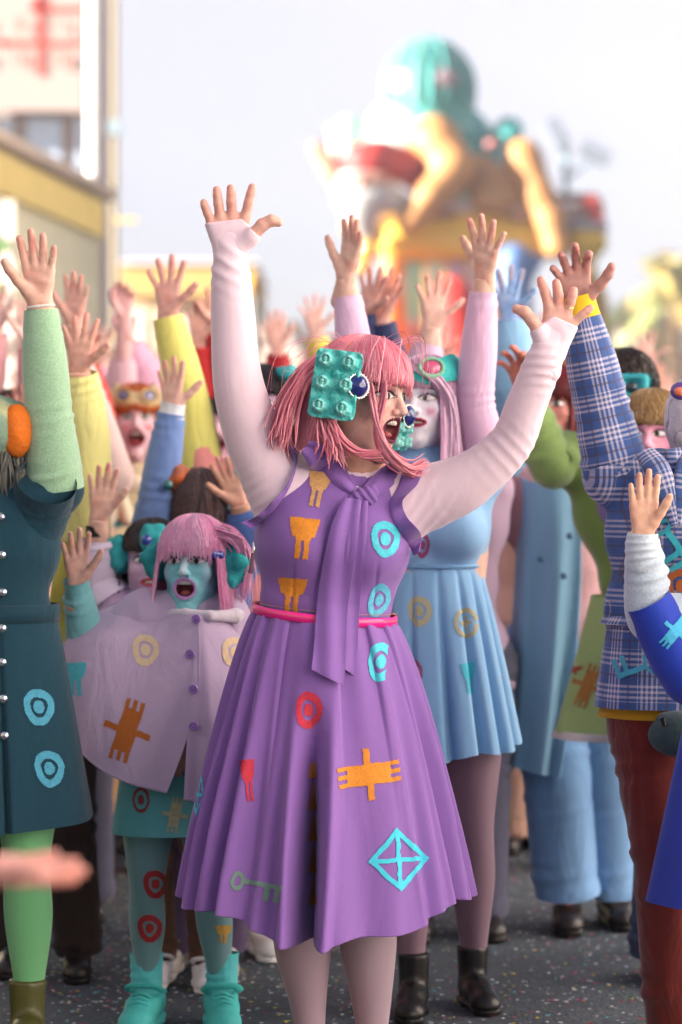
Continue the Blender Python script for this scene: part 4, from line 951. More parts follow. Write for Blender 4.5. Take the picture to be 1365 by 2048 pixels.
# ------------------------------------------------------------------ the woman in the purple dress
def carton(g, c, ex, ey, n, w_, h_, col='#35b8b4', rows=3, cols=2, amp=1.0, seed=0, thick=.004):
    """pulp egg carton lid with raised eight-sided tips; ex, ey in-plane axes, n outward"""
    nu, nv = 40*cols+1, 40*rows+1; u = np.linspace(-1, 1, nu)[:, None]; v = np.linspace(-1, 1, nv)[None]
    cu = (u+1)/2*cols % 1-.5; cv = (v+1)/2*rows % 1-.5
    a = np.arctan2(cv, cu); oc = np.cos((a+np.pi/8) % (np.pi/4)-np.pi/8); r = np.hypot(cu, cv)*oc
    hh = .021*sstep(.38, .24, r)+.004*sstep(.25, .23, r); hh = hh-.006*sstep(.17, .145, r)+.004*sstep(.095, .08, r)-.004*((np.abs(cu) < .014)|(np.abs(cv) < .014))*(r < .09)
    du = (u+1)/2*cols-.5; bump = np.minimum(np.abs((u+1)/2*cols % 1-.5), 1)
    hh = hh+.007*np.exp(-(np.abs(cu)/.08)**2)*sstep(.5, .3, np.abs(cv))
    corner = np.hypot(np.abs(cu)-.5, np.abs(cv)-.5); hh = hh+.010*sstep(.30, .05, corner)
    edge = np.maximum(np.abs(u)**6, np.abs(v)**8*1.0); rim = sstep(1, .75, edge); hh = hh*rim*amp
    pos = np.stack([u*np.ones_like(v), v*np.ones_like(u), hh], -1)
    hh = hh+.0011*nz(pos*(1, 1, 30), 9, seed)*rim; top_ = sstep(.012, .024, hh)
    # rounded corners
    q = .16; X = u*np.ones_like(v); Z = v*np.ones_like(u)
    ax = np.clip(np.abs(X)-(1-q*1.4), 0, None)/(q*1.4); az = np.clip(np.abs(Z)-(1-q), 0, None)/q; L = np.maximum(np.hypot(ax, az), 1e-6); k = np.where((ax > 0)&(az > 0), np.maximum(ax, az)/L, 1)
    X = np.where((ax > 0)&(az > 0), np.sign(X)*((1-q*1.4)+ax*k*q*1.4), X); Z = np.where((ax > 0)&(az > 0), np.sign(Z)*((1-q)+az*k*q), Z)
    W = V3(c)+(X*w_/2)[..., None]*ex+(Z*h_/2)[..., None]*ey+hh[..., None]*n
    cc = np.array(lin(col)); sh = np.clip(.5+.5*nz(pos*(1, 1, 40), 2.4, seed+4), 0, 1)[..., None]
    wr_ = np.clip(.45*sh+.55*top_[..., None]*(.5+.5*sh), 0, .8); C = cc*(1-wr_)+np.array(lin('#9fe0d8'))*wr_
    grid(g, W[:, ::-1], C[:, ::-1], thick=thick)
def gem(parent, c, n, r, name='blue_jewel'):
    n = unit(n); t = unit(np.cross(n, (0, 0, 1))); b = np.cross(t, n); g = Geo()
    th = np.linspace(0, 2*np.pi, 33); rr = np.array([1, .97, .8, .55, .3, .08, 0])*r; hh = np.array([0, .10, .30, .50, .64, .70, .66])*r
    V = V3(c)+rr[:, None, None]*(np.cos(th)[None, :, None]*t+np.sin(th)[None, :, None]*b)+hh[:, None, None]*n
    col = np.tile(lin('#14256e'), (7, 33, 1)).astype(float); col[:, ::4] *= .6
    grid(g, V[::-1], col[::-1]); o1 = g.build(name, M_GLOSS, parent)
    g = Geo(); p = [V3(c)+1.06*r*(math.cos(a)*t+math.sin(a)*b)+.02*r*n for a in np.linspace(0, 2*np.pi, 40)]
    tube(g, p, [r*.07]*40, (.7, .7, .68), n=60, seg=6, caps=False)
    for a in np.linspace(0, 2*np.pi, 25)[:-1]: ball(g, V3(c)+1.14*r*(math.cos(a)*t+math.sin(a)*b)+.03*r*n, r*.075, (.85, .85, .82), 6)
    g.build('beaded_rim', M_METAL, o1); return o1
def drape(bv, px, Yg, lift):
    cam0 = Vector((0, 0, EYE)); p = P(px[0], px[1], Yg); d = (Vector(p)-cam0).normalized(); r = bv.ray_cast(cam0, d)
    y = r[0].y-lift if r[0] is not None and abs(r[0].y-Yg) < .5 else None
    return y
YM = 5.6; SM = FPX/YM
def main_woman():
    base = np.array((P(655, 1200, YM)[0], YM, 0.0))
    root = empty('person', base, 'woman in purple sleeveless dress and pink bob wig with both arms raised, at the front', 'person')
    skin = '#d3a594'; tip = '#e08c84'
    body = Geo(); o = P(731, 789, YM-.005); HM = frame(55, -8, 3); hs = 1.06
    hp = get_head('open', 0); hv = o+(hp['V']*hs)@HM
    C = face_cols(hp, dict(skin='#d6a89a', paint='#deb4a8', paint_a=.7, lips='#5a1230', shadow='#a0607a', brow='#5a1838', lash=1.6, iris='#3a2a1e', gaze=.12, blush='#c98a86'))
    body.add(hv, hp['F'][0], C)
    for f in hp['F'][1:]: body.F.append(f); body.M.append(np.zeros(len(f), int))
    tube(body, [P(690, 1060, YM), P(705, 985, YM), P(716, 935, YM), P(722, 880, YM+.01)], [.085, .068, .064, .060], lin('#c4917f'), n=16, seg=18, caps=False, sq=.9)
    S = Geo()
    sh1, sh2 = P(560, 975, YM+.01), P(822, 1005, YM+.01)
    a1 = [sh1]+[P(x, y, YM+d) for x, y, d in ((512, 880, 0), (487, 810, -.02), (473, 740, -.03), (467, 640, -.03), (463, 560, -.03), (461, 506, -.03))]
    r1 = [.074, .065, .0575, .052, .048, .042, .033]
    a2 = [sh2]+[P(x, y, YM+d) for x, y, d in ((925, 968, -.03), (1018, 892, -.07), (1052, 812, -.10), (1079, 745, -.12), (1094, 705, -.13))]
    r2 = [.076, .061, .0475, .0425, .039, .033]
    tube(body, a1, np.array(r1)*.9, lin(skin), n=30, seg=14); tube(body, a2, np.array(r2)*.9, lin(skin), n=30, seg=14)
    def hp_(pts, Y): return [P(x, y, Y-d) for x, y, d in pts]
    H1 = YM-.03
    f1 = [hp_([(491, 434, 0), (498, 405, .008), (502, 388, .010), (505, 375, .010)], H1), hp_([(465, 431, 0), (463, 405, .01), (463, 388, .012), (462, 377, .012)], H1),
          hp_([(441, 435, 0), (437, 407, .01), (435, 391, .012), (434, 380, .012)], H1), hp_([(424, 449, 0), (415, 425, .008), (410, 412, .01), (408, 405, .010)], H1)]
    t1 = hp_([(503, 474, .016), (525, 450, .022), (543, 441, .024), (557, 444, .022)], H1)
    h1 = hand_sdf(P(461, 508, H1), unit(P(463, 560, H1)-P(461, 508, H1)), f1, t1, s=1.06, stub=.035, k=.013, fat=1.15)
    V, F = h1.mesh(.0026, smooth=1); body.add(V, F, hand_cols(V, P(461, 508, H1), unit(P(463, 400, H1)-P(461, 508, H1)), '#dcab9c', tip))
    H2 = YM-.13
    f2 = [hp_([(1099, 617, 0), (1091, 586, .006), (1085, 570, .004), (1082, 560, 0)], H2), hp_([(1117, 619, 0), (1117, 590, .008), (1115, 576, .008), (1113, 566, .006)], H2),
          hp_([(1133, 629, 0), (1142, 603, .008), (1146, 590, .01), (1148, 581, .01)], H2), hp_([(1145, 648, 0), (1164, 631, .006), (1174, 622, .008), (1181, 616, .008)], H2)]
    t2 = hp_([(1080, 666, .014), (1064, 640, .02), (1050, 624, .02), (1034, 618, .016)], H2)
    h2 = hand_sdf(P(1095, 712, H2), unit(P(1079, 760, H2)-P(1095, 712, H2)), f2, t2, s=1.04, stub=.035, k=.013, fat=1.15)
    V, F = h2.mesh(.0026, smooth=1); body.add(V, F, hand_cols(V, P(1095, 712, H2), unit(P(1120, 600, H2)-P(1095, 712, H2)), '#dcab9c', tip))
    tube(body, [P(690, 1060, YM), P(655, 1230, YM), P(655, 1420, YM), P(660, 1520, YM)], [.09, .10, .13, .10], lin(skin), n=16, seg=14)
    # legs
    for q, pts, rr in ((-1, [(600, 1500, 0), (604, 1750, 0), (606, 1890, .01), (616, 2000, .02), (622, 2080, .02)], [.09, .074, .067, .044, .032]), (1, [(725, 1500, 0), (732, 1750, 0), (737, 1890, .01), (743, 2000, .02), (745, 2080, .02)], [.09, .074, .066, .047, .033])):
        tube(body, [P(x, y, YM+d) for x, y, d in pts], np.array(rr)*.93, lin(skin), n=24, seg=14)
        tube(S, [P(x, y, YM+d) for x, y, d in pts], rr, lin('#94808c'), n=60, seg=28, caps=False)
    body.build('body', M_SKIN, root); S.build('tights', M_TIGHTS, root)
    for x in (622, 745):
        g = Geo(); c_ = P(x, 2100, YM+.02); shoe(g, c_[0], YM+.02, 5 if x > 700 else -5, 'low', '#b5502c', '#6a3a22', s=1.0, z=.0); tube(g, [c_+(-.035, 0, .05), c_+(0, -.045, .055), c_+(.035, 0, .05)], [.008]*3, lin('#b5502c'), n=12, seg=8, sq=.4); g.build('shoe', M_LEATH, root)
    # undershirt: torso and both arms as one smooth surface
    T = SDF()
    T.ell(P(665, 1085, YM), (.176, .114, .17), k=.03); T.ell(P(652, 1205, YM), (.146, .105, .12), k=.03)
    T.cone(P(590, 985, YM), P(800, 1005, YM), .062, .062, k=.05); T.cone(P(712, 985, YM), P(718, 950, YM+.005), .066, .060, k=.02)
    U = SDF(); U.p = list(T.p)
    
    def dense(a, r, n): return crom(a, n), crom(np.stack([np.array(r)]*3, 1), n)[:, 0]
    U.cone(a1[0], a1[1], r1[0], r1[1], k=.06); U.cone(a2[0], a2[1], r2[0], r2[1], k=.06)
    A1, Q1 = dense(a1, r1, 30); A2, Q2 = dense(a2, r2, 26); U.poly(A1, Q1, k=.012); U.poly(A2, Q2, k=.012)
    for Wc, ff, tt_ in ((P(461, 508, H1), f1, t1), (P(1095, 712, H2), f2, t2)):
        for f in ff: U.cone(Wc+(V3(f[0])-Wc)*.1, Wc+(V3(f[0])-Wc)*.66, .0215, .0165, k=.016)
        U.cone(Wc+(V3(tt_[0])-Wc)*.2, Wc+(V3(tt_[0])-Wc)*.85, .020, .0165, k=.016)
    V, F = U.mesh(.0056, smooth=2)
    # wrinkles: armpits radiate, wrists twist, elbows fold
    N = vnormals(V, F)
    def along(V, a, b): a, b = V3(a), V3(b); t = ((V-a)@(b-a))/((b-a)@(b-a)); return t
    dz = np.zeros(len(V))
    for wr_, dr, lam, amp, sig in ((a1[-1]+(0, 0, -.03), unit(V3((.55, 0, 1.0))), .026, .0042, .055), (a2[-1]+V3((-.005, 0, -.03)), unit(V3((.1, 0, 1.0))), .024, .0040, .050), (a2[2], unit(V3((.9, 0, .6))), 0.026, .0028, .06), (sh1+V3((-.02, -.03, -.02)), unit(V3((-.5, 0, .85))), .027, .0018, .085), (sh2+V3((.02, -.03, -.03)), unit(V3((-.8, 0, .55))), .027, .0018, .085)):
        d = np.linalg.norm(V-wr_, axis=1); ph = (V@dr)/lam*6.283+3.6*nz(V, 4.5, int(lam*1e4)); dz += amp*np.exp(-(d/sig)**2)*np.clip(np.sin(ph), -.4, 1)
    V = V+N*dz[:, None]
    ug = Geo(); ug.add(V, F, lin('#e2cad6'))
    # fingerless glove ends: the same hands, grown a little and cut below the fingers and around the thumb
    for hsd, cut0, cutn, tb, tdir in ((h1, P(452, 445, H1), P(449, 410, H1)-P(455, 460, H1), t1, None), (h2, P(1117, 640, H2), P(1122, 600, H2)-P(1100, 650, H2), t2, None)):
        G = SDF(); G.p = [q for q in hsd.p]
        nrm = unit(V3(cutn)*(1, 0, 1)); G.p.append(('p', V3(cut0), nrm, 0, 0, 0, 'i'))
        tv = unit(V3(tb[1])-V3(tb[0])); G.p.append(('p', V3(tb[0])+tv*.012, unit(tv+nrm*.0), 0, 0, 0, 'i'))
        V, F = G.mesh(.003, grow=.0028, smooth=1); ug.add(V, F, lin('#e2cad6'))
    ug.build('pink_undershirt', mat('pink_stretch_jersey', rough=.75, grain=.03, gscale=300, bump=.12, bscale=1200, folds=.10, fscale=10, sheen=.35), root)
    g = Geo(); rc = V3(f2[2][0])*.45+V3(f2[2][1])*.55; ax = unit(V3(f2[2][1])-V3(f2[2][0])); e1 = unit(np.cross(ax, (0, 1, 0))); e2 = np.cross(ax, e1)
    for k in (0, .0035): tube(g, [rc+ax*k+.0105*(math.cos(a)*e1+math.sin(a)*e2) for a in np.linspace(0, 2*np.pi, 20)], [.0013]*20, lin('#e8c890'), n=30, seg=6, caps=False)
    g.build('wedding_ring', M_METAL, root)
    # bodice
    pur = '#825ba5'
    B = SDF(); B.p = list(T.p)
    for x, y in ((612, 1090), (738, 1098)): B.sph(P(x, y, YM-.070), .068, k=.05)
    B.plane(P(650, 1246, YM), (.09, 0, -1)); B.cone(P(716, 968, YM), P(722, 900, YM), .069, .085, k=.004, op='s'); B.cone(P(712, 985, YM-.09), P(730, 930, YM-.12), .022, .06, k=.01, op='s')
    V, F = B.mesh(.0055, grow=.007, smooth=2); N = vnormals(V, F)
    # darts and pulls
    X = (V[:, 0]/YM*FPX+682.5); Z = 975+(EYE-V[:, 2])*SM; fr = (V[:, 1] < YM)
    d_ = -.0035*np.exp(-((X-(590-(Z-1100)*.02))/3.0)**2)*sstep(1105, 1130, Z)-.003*np.exp(-((X-(757-(Z-1100)*.1))/3.0)**2)*sstep(1110, 1135, Z)
    d_ += .0016*np.sin((X+Z*1.3)/11+2*nz(V, 4, 2))*np.exp(-((X-790)/40)**2-((Z-1100)/60)**2)+.0015*np.sin((X*-.2+Z)/9)*np.exp(-((Z-1190)/35)**2)*np.clip(nz(V, 5, 5)+.4, 0, 1)
    d_ += .0035*nz(V, 6, 9)
    V = V+N*(d_*fr)[:, None]
    dg = Geo(); dg.add(V, F, lin(pur))
    # skirt
    c0 = P(650, 1229, YM); c1 = P(650, 1860, YM); c1[2] = .33
    spec = [(-.14, .075, .17), (-.62, .07, .034), (-.84, .05, .045), (-1.06, .05, .05), (-1.3, .06, .05), (.30, .12, .016), (.80, .05, .020), (1.12, .06, .05), (1.45, .08, .06), (-.40, .12, .03), (2.0, .1, .07), (2.6, .12, .06), (-2.0, .12, .06), (-2.6, .12, .06)]
    na, nzz = 560, 130; th = np.linspace(-np.pi, np.pi, na+1)[None]; t = np.linspace(0, 1, nzz)[:, None]
    rx = .158+(.338-.158)*t**.70; ry = .120+(.30-.120)*t**.72
    off = 0
    for c_, w_, d in spec:
        ww = w_*(1.0+.7*(1-t)); a = (th-c_-(.05*(1-t) if c_ == -.14 else -.22*np.sign(c_)*(1-t)*0)); q = np.abs(a)/ww
        gate = sstep(.16, .85, t) if c_ == -.14 else np.clip(t*1.1+.05, 0, 1)
        prof = np.exp(-q**2.2); lip = .22*np.exp(-((q-1.7)/.5)**2); off = off-(prof-lip)*d*gate
    # narrow waist pleats that open downwards
    for c_, d in ((-.52, 1), (-.95, 1), (.62, -1), (.98, -1), (-1.35, 1), (.15, 1)):
        a = (th-c_)*d; off = off-.011*sstep(-.015, .02, a)*sstep(.30, .02, a)*sstep(-.01, .03, t)*sstep(.75, .1, t)
    off = off+.003*np.sin(th*7+.4+t*2)*t+.0015*np.sin(th*17+1)*t
    z = c0[2]+(c1[2]-c0[2])*t*np.ones_like(th)+.085*np.abs(np.sin(th))*t**1.5+.012*np.sin(th*7+.5)*t**3+(-.09*(rx*np.sin(th)))*(1-t)**3
    cx_ = c0[0]+(c1[0]-c0[0])*t
    V = np.stack([cx_+(rx+off)*np.sin(th), YM-(ry+off*.95)*np.cos(th), z], -1)
    cr = .0012*nz(V*(1.6, 1, .35), 3.5, 21)
    V[..., 1] += cr
    sg = Geo(); grid(sg, V, lin(pur), np.stack([th*.3*np.ones_like(t), z], -1), thick=.003)
    skirt_o = sg.build('dress_skirt', M_CREPE, root)
    # hem stitch line: a second thin fold
    hg = Geo(); tube(hg, [p for p in V[-1][::4]], [.0022]*len(V[-1][::4]), np.array(lin(pur))*.9, n=400, seg=5, caps=False); hg.build('hem_seam', M_CREPE, skirt_o)
    bod_o = dg.build('dress_bodice', M_CREPE, root)
    allg = Geo(); allg.join(dg); allg.join(sg); allg.join(ug); bv = bvh_of(allg); bvb = bvh_of(dg); bvs = bvh_of(sg)
    # belt
    g = Geo(); th = np.linspace(-np.pi, np.pi, 121); hb = .0105
    R0 = []
    for dz_, dr in ((-hb, .0), (-hb, .005), (0, .006), (hb, .005), (hb, .0)):
        R0.append(np.stack([c0[0]+(.163+dr)*np.sin(th), YM-(.128+dr)*np.cos(th), c0[2]+dz_-.092*.163*np.sin(th)-.008*np.cos(th)+.002], -1))
    grid(g, np.array(R0)[::-1], lin('#f0208c')); belt = g.build('belt', mat('patent_pink_belt', rough=.3, grain=.03, spec=.5, coat=.3), root)
    g = Geo()
    for dz_ in (-.008, .008):
        for i in range(0, 240):
            a = -1.5+3.0*i/240
            if i % 2: 
                p = np.array((c0[0]+(.1695)*math.sin(a), YM-(.1345)*math.cos(a), c0[2]+dz_-.092*.163*math.sin(a)-.008*math.cos(a)+.012)); q = np.array((c0[0]+0.1695*math.sin(a+.0125), YM-.1345*math.cos(a+.0125), p[2])); tube(g, [p, q], [.0008]*2, lin('#c8a024'), n=2, seg=4, caps=False)
    g.build('belt_stitching', M_FLAT, belt)
    # ruffles round the armholes
    def ruffle(inner, outer, nm, waves=5, amp=.012, ph=0, lift=.012):
        g = Geo(); n = 90; A_, B_ = crom([(x, 0, y) for x, y in inner], n), crom([(x, 0, y) for x, y in outer], n); rows = []
        ysm = []
        for i in range(n):
            y = drape(bv, (A_[i][0], A_[i][2]), YM, .004); ysm.append(y if y else YM-.05)
        ysm = np.convolve(np.pad(ysm, 6, mode='edge'), np.ones(13)/13, 'valid')
        for k, f in enumerate(np.linspace(0, 1, 9)):
            rr = []
            for i in range(n):
                x = A_[i][0]*(1-f)+B_[i][0]*f; y = A_[i][2]*(1-f)+B_[i][2]*f
                rr.append(P(x, y, ysm[i]-lift*f**.6-amp*f*math.sin(i/n*waves*6.283+ph)))
            rows.append(rr)
        grid(g, np.array(rows), np.array(lin(pur))*1.04, thick=.0018); g.build(nm, M_CREPE, bod_o)
    ruffle([(596, 902), (592, 935), (578, 975), (555, 1010), (530, 1036), (503, 1058)], [(570, 880), (590, 925), (572, 972), (542, 1006), (516, 1030), (482, 1046)], 'ruffle', 4, .007, lift=.016)
    ruffle([(812, 925), (795, 975), (778, 1010), (790, 1050), (815, 1085), (828, 1112)], [(851, 926), (836, 966), (806, 1001), (815, 1035), (842, 1068), (838, 1104)], 'ruffle', 3, .014, 1.2, lift=.02)
    # collar bands and pussy-bow
    def ribbon(path, wid, nm, n=60, lift=.010, twist=0, col=pur, under=None, fold=.003, endcut=0, smooth=9):
        g = Geo(); C_ = crom([(x, 0, y) for x, y in path], n); W_ = np.interp(np.linspace(0, 1, n), np.linspace(0, 1, len(wid)), wid)
        T_ = np.gradient(C_, axis=0); T_ /= np.linalg.norm(T_, axis=1)[:, None]; ys = []
        for i in range(n):
            y = drape(bv, (C_[i][0], C_[i][2]), YM, lift); ys.append(y if y else (ys[-1] if ys else YM-.1))
        ys = np.convolve(np.pad(ys, smooth//2, mode='edge'), np.ones(smooth)/smooth, 'valid'); rows = []
        for k in np.linspace(-1, 1, 15):
            rr = []
            for i in range(n):
                nx, nz_ = -T_[i][2], T_[i][0]; x = C_[i][0]+k*W_[i]*nx; z_ = C_[i][2]+k*W_[i]*nz_
                if endcut and i > n*.8: z_ += endcut*k*((i/n-.8)/.2)
                rr.append(P(x, z_, ys[i]+fold*(math.cos(k*4+i*.06)-.5)+.004*abs(k)**2+twist*k*(i/n)))
            rows.append(rr)
        grid(g, np.array(rows), lin(col), thick=.0022); return g.build(nm, M_CREPE, bod_o)
    ribbon([(612, 893), (640, 915), (672, 952), (704, 985)], [14, 27, 26, 13], 'collar_band', lift=.008, fold=.004)
    ribbon([(792, 930), (778, 950), (755, 972), (726, 990)], [12, 20, 20, 12], 'collar_band', lift=.010, fold=.004)
    ribbon([(722, 1000), (712, 1070), (700, 1150), (694, 1215), (690, 1290), (684, 1335)], [14, 22, 26, 26, 26, 24], 'bow_tail', lift=.012, fold=.003, endcut=-14)
    ribbon([(706, 998), (690, 1060), (676, 1140), (666, 1215), (661, 1290), (656, 1356)], [17, 27, 31, 31, 32, 33], 'bow_tail', lift=.022, fold=.004, endcut=-16)
    g = Geo(); q = SDF(); yk = (drape(bv, (722, 988), YM, 0) or YM-.1); q.ell(P(722, 990, yk-.014), (.030, .017, .017), rot=roty(R(-20)), k=.01); q.ell(P(738, 990, yk-.012), (.022, .012, .020), k=.01); q.cone(P(742, 980, yk-.016), P(744, 1002, yk-.018), .010, .007, k=.01)
    V, F = q.mesh(.0035, smooth=1); N = vnormals(V, F); V = V+N*(.0022*np.sin((V@unit(V3((.8, 0, .6))))*420))[:, None]; g.add(V, F, lin(pur)); g.build('bow_knot', M_CREPE, bod_o)
    # zip with pull
    g = Geo(); tube(g, [P(508, 1085, YM-.06), P(509, 1096, YM-.065), P(507, 1108, YM-.066)], [.0028, .004, .0028], (.7, .7, .7), n=14, seg=8); zo = g.build('zip_pull', M_METAL, bod_o)
    g = Geo(); tube(g, [P(507, 1106, YM-.067), P(504, 1128, YM-.069), P(501, 1146, YM-.069)], [.004, .0045, .006], lin('#6a3a50'), n=10, seg=8, sq=.4); g.build('pull_tab', M_LEATH, zo)
    # printed motifs
    org, cya, red, grn = '#d9892c', '#4fc4d4', '#c8364a', '#6f8f80'
    for sh_, px, sz, rt, col_, tgt in ((s_tooth, (636, 978), (24, 36), -12, '#c99a62', bvb), (s_tooth, (607, 1076), (31, 42), -6, org, bvb), (s_tooth, (585, 1190), (30, 36), -4, org, bvb), (s_ring, (771, 1078), (28, 33), 8, cya, bvb), (s_ring, (758, 1200), (21, 32), -18, '#5ab0cc', bvb)):
        motif(tgt, sh_, px, sz, rt, col_, bod_o, YM)
    for sh_, px, sz, rt, col_ in ((s_ring, (618, 1420), (27, 34), -4, red), (s_halfring, (762, 1324), (26, 36), -6, cya), (s_chip, (738, 1549), (64, 52), 8, org), (s_diamond, (798, 1720), (61, 64), 4, '#45c6dc'), (s_key, (512, 1770), (52, 36), -12, grn), (s_tooth, (497, 1560), (15, 43), 6, red), (s_zig, (626, 1670), (12, 95), 0, '#a86a34'), (s_diamond, (398, 1590), (10, 46), -8, cya)):
        motif(bvs, sh_, px, sz, rt, col_, skirt_o, YM, material=M_PRINT2 if sh_ in (s_diamond, s_halfring, s_key) else M_PRINT)
    # wig
    g = Geo(); st = dict(col='#de6c86', col2='#fba6b2', len=-.125, flare=.30, fringe=.044, open=82, fringe_w=36, vol=1.08, n=3800, seed=3, rag=.012, back=-.0, curl=-.05, wave=.004)
    hair(g, HM, o, hs, st, 0)
    Yl = YM-.095
    def L(pp): return [P(x, y, Yl+d) for x, y, d in pp]
    lock(g, L([(700, 715, .02), (735, 760, -.0), (744, 800, -.012), (755, 850, -.018), (768, 890, -.02), (795, 925, -.015), (825, 940, 0), (850, 926, .01)]), .0024, 46, st['col'], st['col2'], .0075, 1)
    lock(g, L([(735, 725, .03), (768, 760, .00), (768, 800, -.01), (757, 850, -.02), (768, 900, -.02), (800, 935, -.01), (838, 945, .0)]), .0020, 22, st['col'], st['col2'], .006, 2)
    lock(g, L([(640, 800, .0), (668, 850, -.015), (690, 885, -.02), (722, 908, -.02), (766, 908, -.025)]), .0023, 34, st['col'], st['col2'], .007, 3)
    lock(g, L([(655, 712, .03), (606, 760, .01), (578, 825, .01), (566, 885, .0)]), .0026, 60, '#cf5a74', st['col2'], .014, 4)
    lock(g, L([(650, 790, .02), (655, 850, .0), (668, 890, -.01), (672, 912, -.01)]), .0024, 70, '#cc5570', st['col2'], .016, 5)
    lock(g, L([(660, 705, .09), (600, 750, .07), (566, 820, .06), (556, 870, .05), (562, 900, .05)]), .0026, 60, '#cf5a74', st['col2'], .018, 6)
    for q in range(26):   # stray hairs
        a = rng.uniform(0, 6.28); p0 = o+V3((.06*math.cos(a), .06*math.sin(a), .11)); lock(g, [p0, p0+V3((.06*math.cos(a), .06*math.sin(a)-.02, .01+.02*rng.random())), p0+V3((.11*math.cos(a)-.03, .10*math.sin(a)-.02, -.06*rng.random())), p0+V3((.12*math.cos(a)-.04, .10*math.sin(a)-.02, -.14*rng.random()-.04))], .0008, 1, st['col'], '#f9c0c8', .01, q)
    lock(g, L([(770, 715, .05), (802, 740, .05), (815, 765, .055), (819, 795, .06)]), .0016, 26, st['col'], '#fab4b8', .006, 77)
    g.build('hair', M_HAIR, root)
    # egg carton and jewels pinned to the wig
    n_ = unit(V3((-.18, -1, .10))); ey = unit(V3((.14, 0, 1))-(V3((.14, 0, 1))@n_)*n_); ex = unit(np.cross(ey, n_)); ex = -ex if ex[0] < 0 else ex
    g = Geo(); carton(g, P(671, 769, YM-.128), ex, ey, n_, .108, .158, '#2fb3b0', seed=2); co = g.build('egg_carton', M_PAINT, root)
    gem(co, P(717, 772, YM-.135), (.52, -.85, .05), .0255)
    g = Geo(); n2 = unit(V3((.75, -.5, 0))); ey2 = unit(V3((.1, 0, 1))); ex2 = unit(np.cross(n2, ey2)); carton(g, P(794, 856, YM+.09), ex2, ey2, n2, .07, .10, '#2fb3b0', seed=5); c2 = g.build('egg_carton', M_PAINT, root)
    gem(c2, P(818, 832, YM+.075), (.85, -.5, 0), .024)
    g = Geo(); tube(g, [P(690, 697, YM-.06), P(706, 690, YM-.055), P(724, 694, YM-.05)], [.004, .006, .004], lin('#e8a53a'), n=10, seg=8); g.build('hair_ribbon', M_CLOTH, root)
    return root
main_woman()
# ------------------------------------------------------------------ helpers for head gear
def goggles_cap(info, col, lens, rim='#d8c878', tilt=0, z0=.052, lensr=.021, nm='goggle_cap'):
    """soft cap band over the forehead with two round lenses"""
    g = Geo(); s = SDF(); 
    th = np.linspace(-np.pi, np.pi, 73)[None]; t = np.linspace(0, 1, 14)[:, None]
    zlow = z0-.012*np.cos(th*2)-.008; z = zlow+(.070-.01*np.cos(th))*t; R_ = 1.03+.05*np.sin(t*np.pi)-.18*t**2
    nose = .016*np.exp(-(th/.22)**2)*(1-t); z = z+nose
    V = np.stack([.092*R_*np.sin(th), .013-.108*R_*np.cos(th), z*np.ones_like(th)], -1)
    V[..., 0] *= np.sqrt(np.clip(1-((z-.03)/.14)**2*.5, .1, 1)); 
    grid(g, hl(info, V.reshape(-1, 3)).reshape(V.shape), lin(col), thick=.004)
    o = g.build(nm, M_PAINT, info['root'])
    for q in (-1, 1):
        a = q*R(27); c_ = V3((.098*math.sin(a), .013-.118*math.cos(a), z0+.026)); n_ = unit(V3((math.sin(a), -math.cos(a), .25)))
        cw = hl(info, c_); nw = unit(n_@info['HM']); t_ = unit(np.cross(nw, (0, 0, 1))); b_ = np.cross(t_, nw); sc = info['hs']
        g = Geo(); pts = [cw+nw*.003+lensr*1.12*sc*(1.25*math.cos(x)*t_+math.sin(x)*b_) for x in np.linspace(0, 2*np.pi, 26)]; tube(g, pts, [.005]*26, lin(rim), n=40, seg=8, caps=False); r_ = g.build('lens_rim', M_PAINT, o)
        g = Geo(); rr = np.array([1, .8, .5, .01])*lensr*sc; hh = np.array([0, .004, .007, .008]); x = np.linspace(0, 2*np.pi, 25)
        W = cw+rr[:, None, None]*(1.25*np.cos(x)[None, :, None]*t_+np.sin(x)[None, :, None]*b_)+hh[:, None, None]*nw
        grid(g, W[::-1], lin(lens)); g.build('lens', M_GLOSS, r_)
    return o
def lump(info, c, r, col, nm='pulp_headpiece', seed=0, knob=None, kr=.012, kn=None, kcol='#1c3f9c', amp=.012, box=False):
    s = SDF(); rr = np.random.default_rng(seed); c = V3(c)
    s.ell(c, V3(r)*.82, k=.01)
    for i in range(12):
        d = unit(rr.normal(size=3)); s.sph(c+d*V3(r)*.72, min(r)*rr.uniform(.30, .5), k=.010)
    V, F = s.mesh(.0042, smooth=1); N = vnormals(V, F); V = V+N*(.0022*nz(V, 30, seed))[:, None]
    sh = np.clip(.5+.6*nz(V, 14, seed+3), 0, 1)[:, None]; cc = np.array(lin(col))*(1-.35*sh)+np.array(lin('#1f6a70' if knob is not None or col.startswith('#2') or col.startswith('#3') else col))*.35*sh
    g = Geo(); g.add(hl(info, V), F, cc); o = g.build(nm, M_PAINT, info['root'])
    if knob is not None:
        k = V3(knob); n_ = unit(kn if kn is not None else (0, -1, 0)); q = SDF(); q.cone(k-n_*kr*.5, k+n_*kr*1.2, kr*.85, kr*.75, k=.003); q.sph(k+n_*kr*1.1, kr, k=.004); V, F = q.mesh(.0025); g = Geo(); g.add(hl(info, V), F, lin(kcol)); g.build('knob', M_GLOSS, o)
    return o
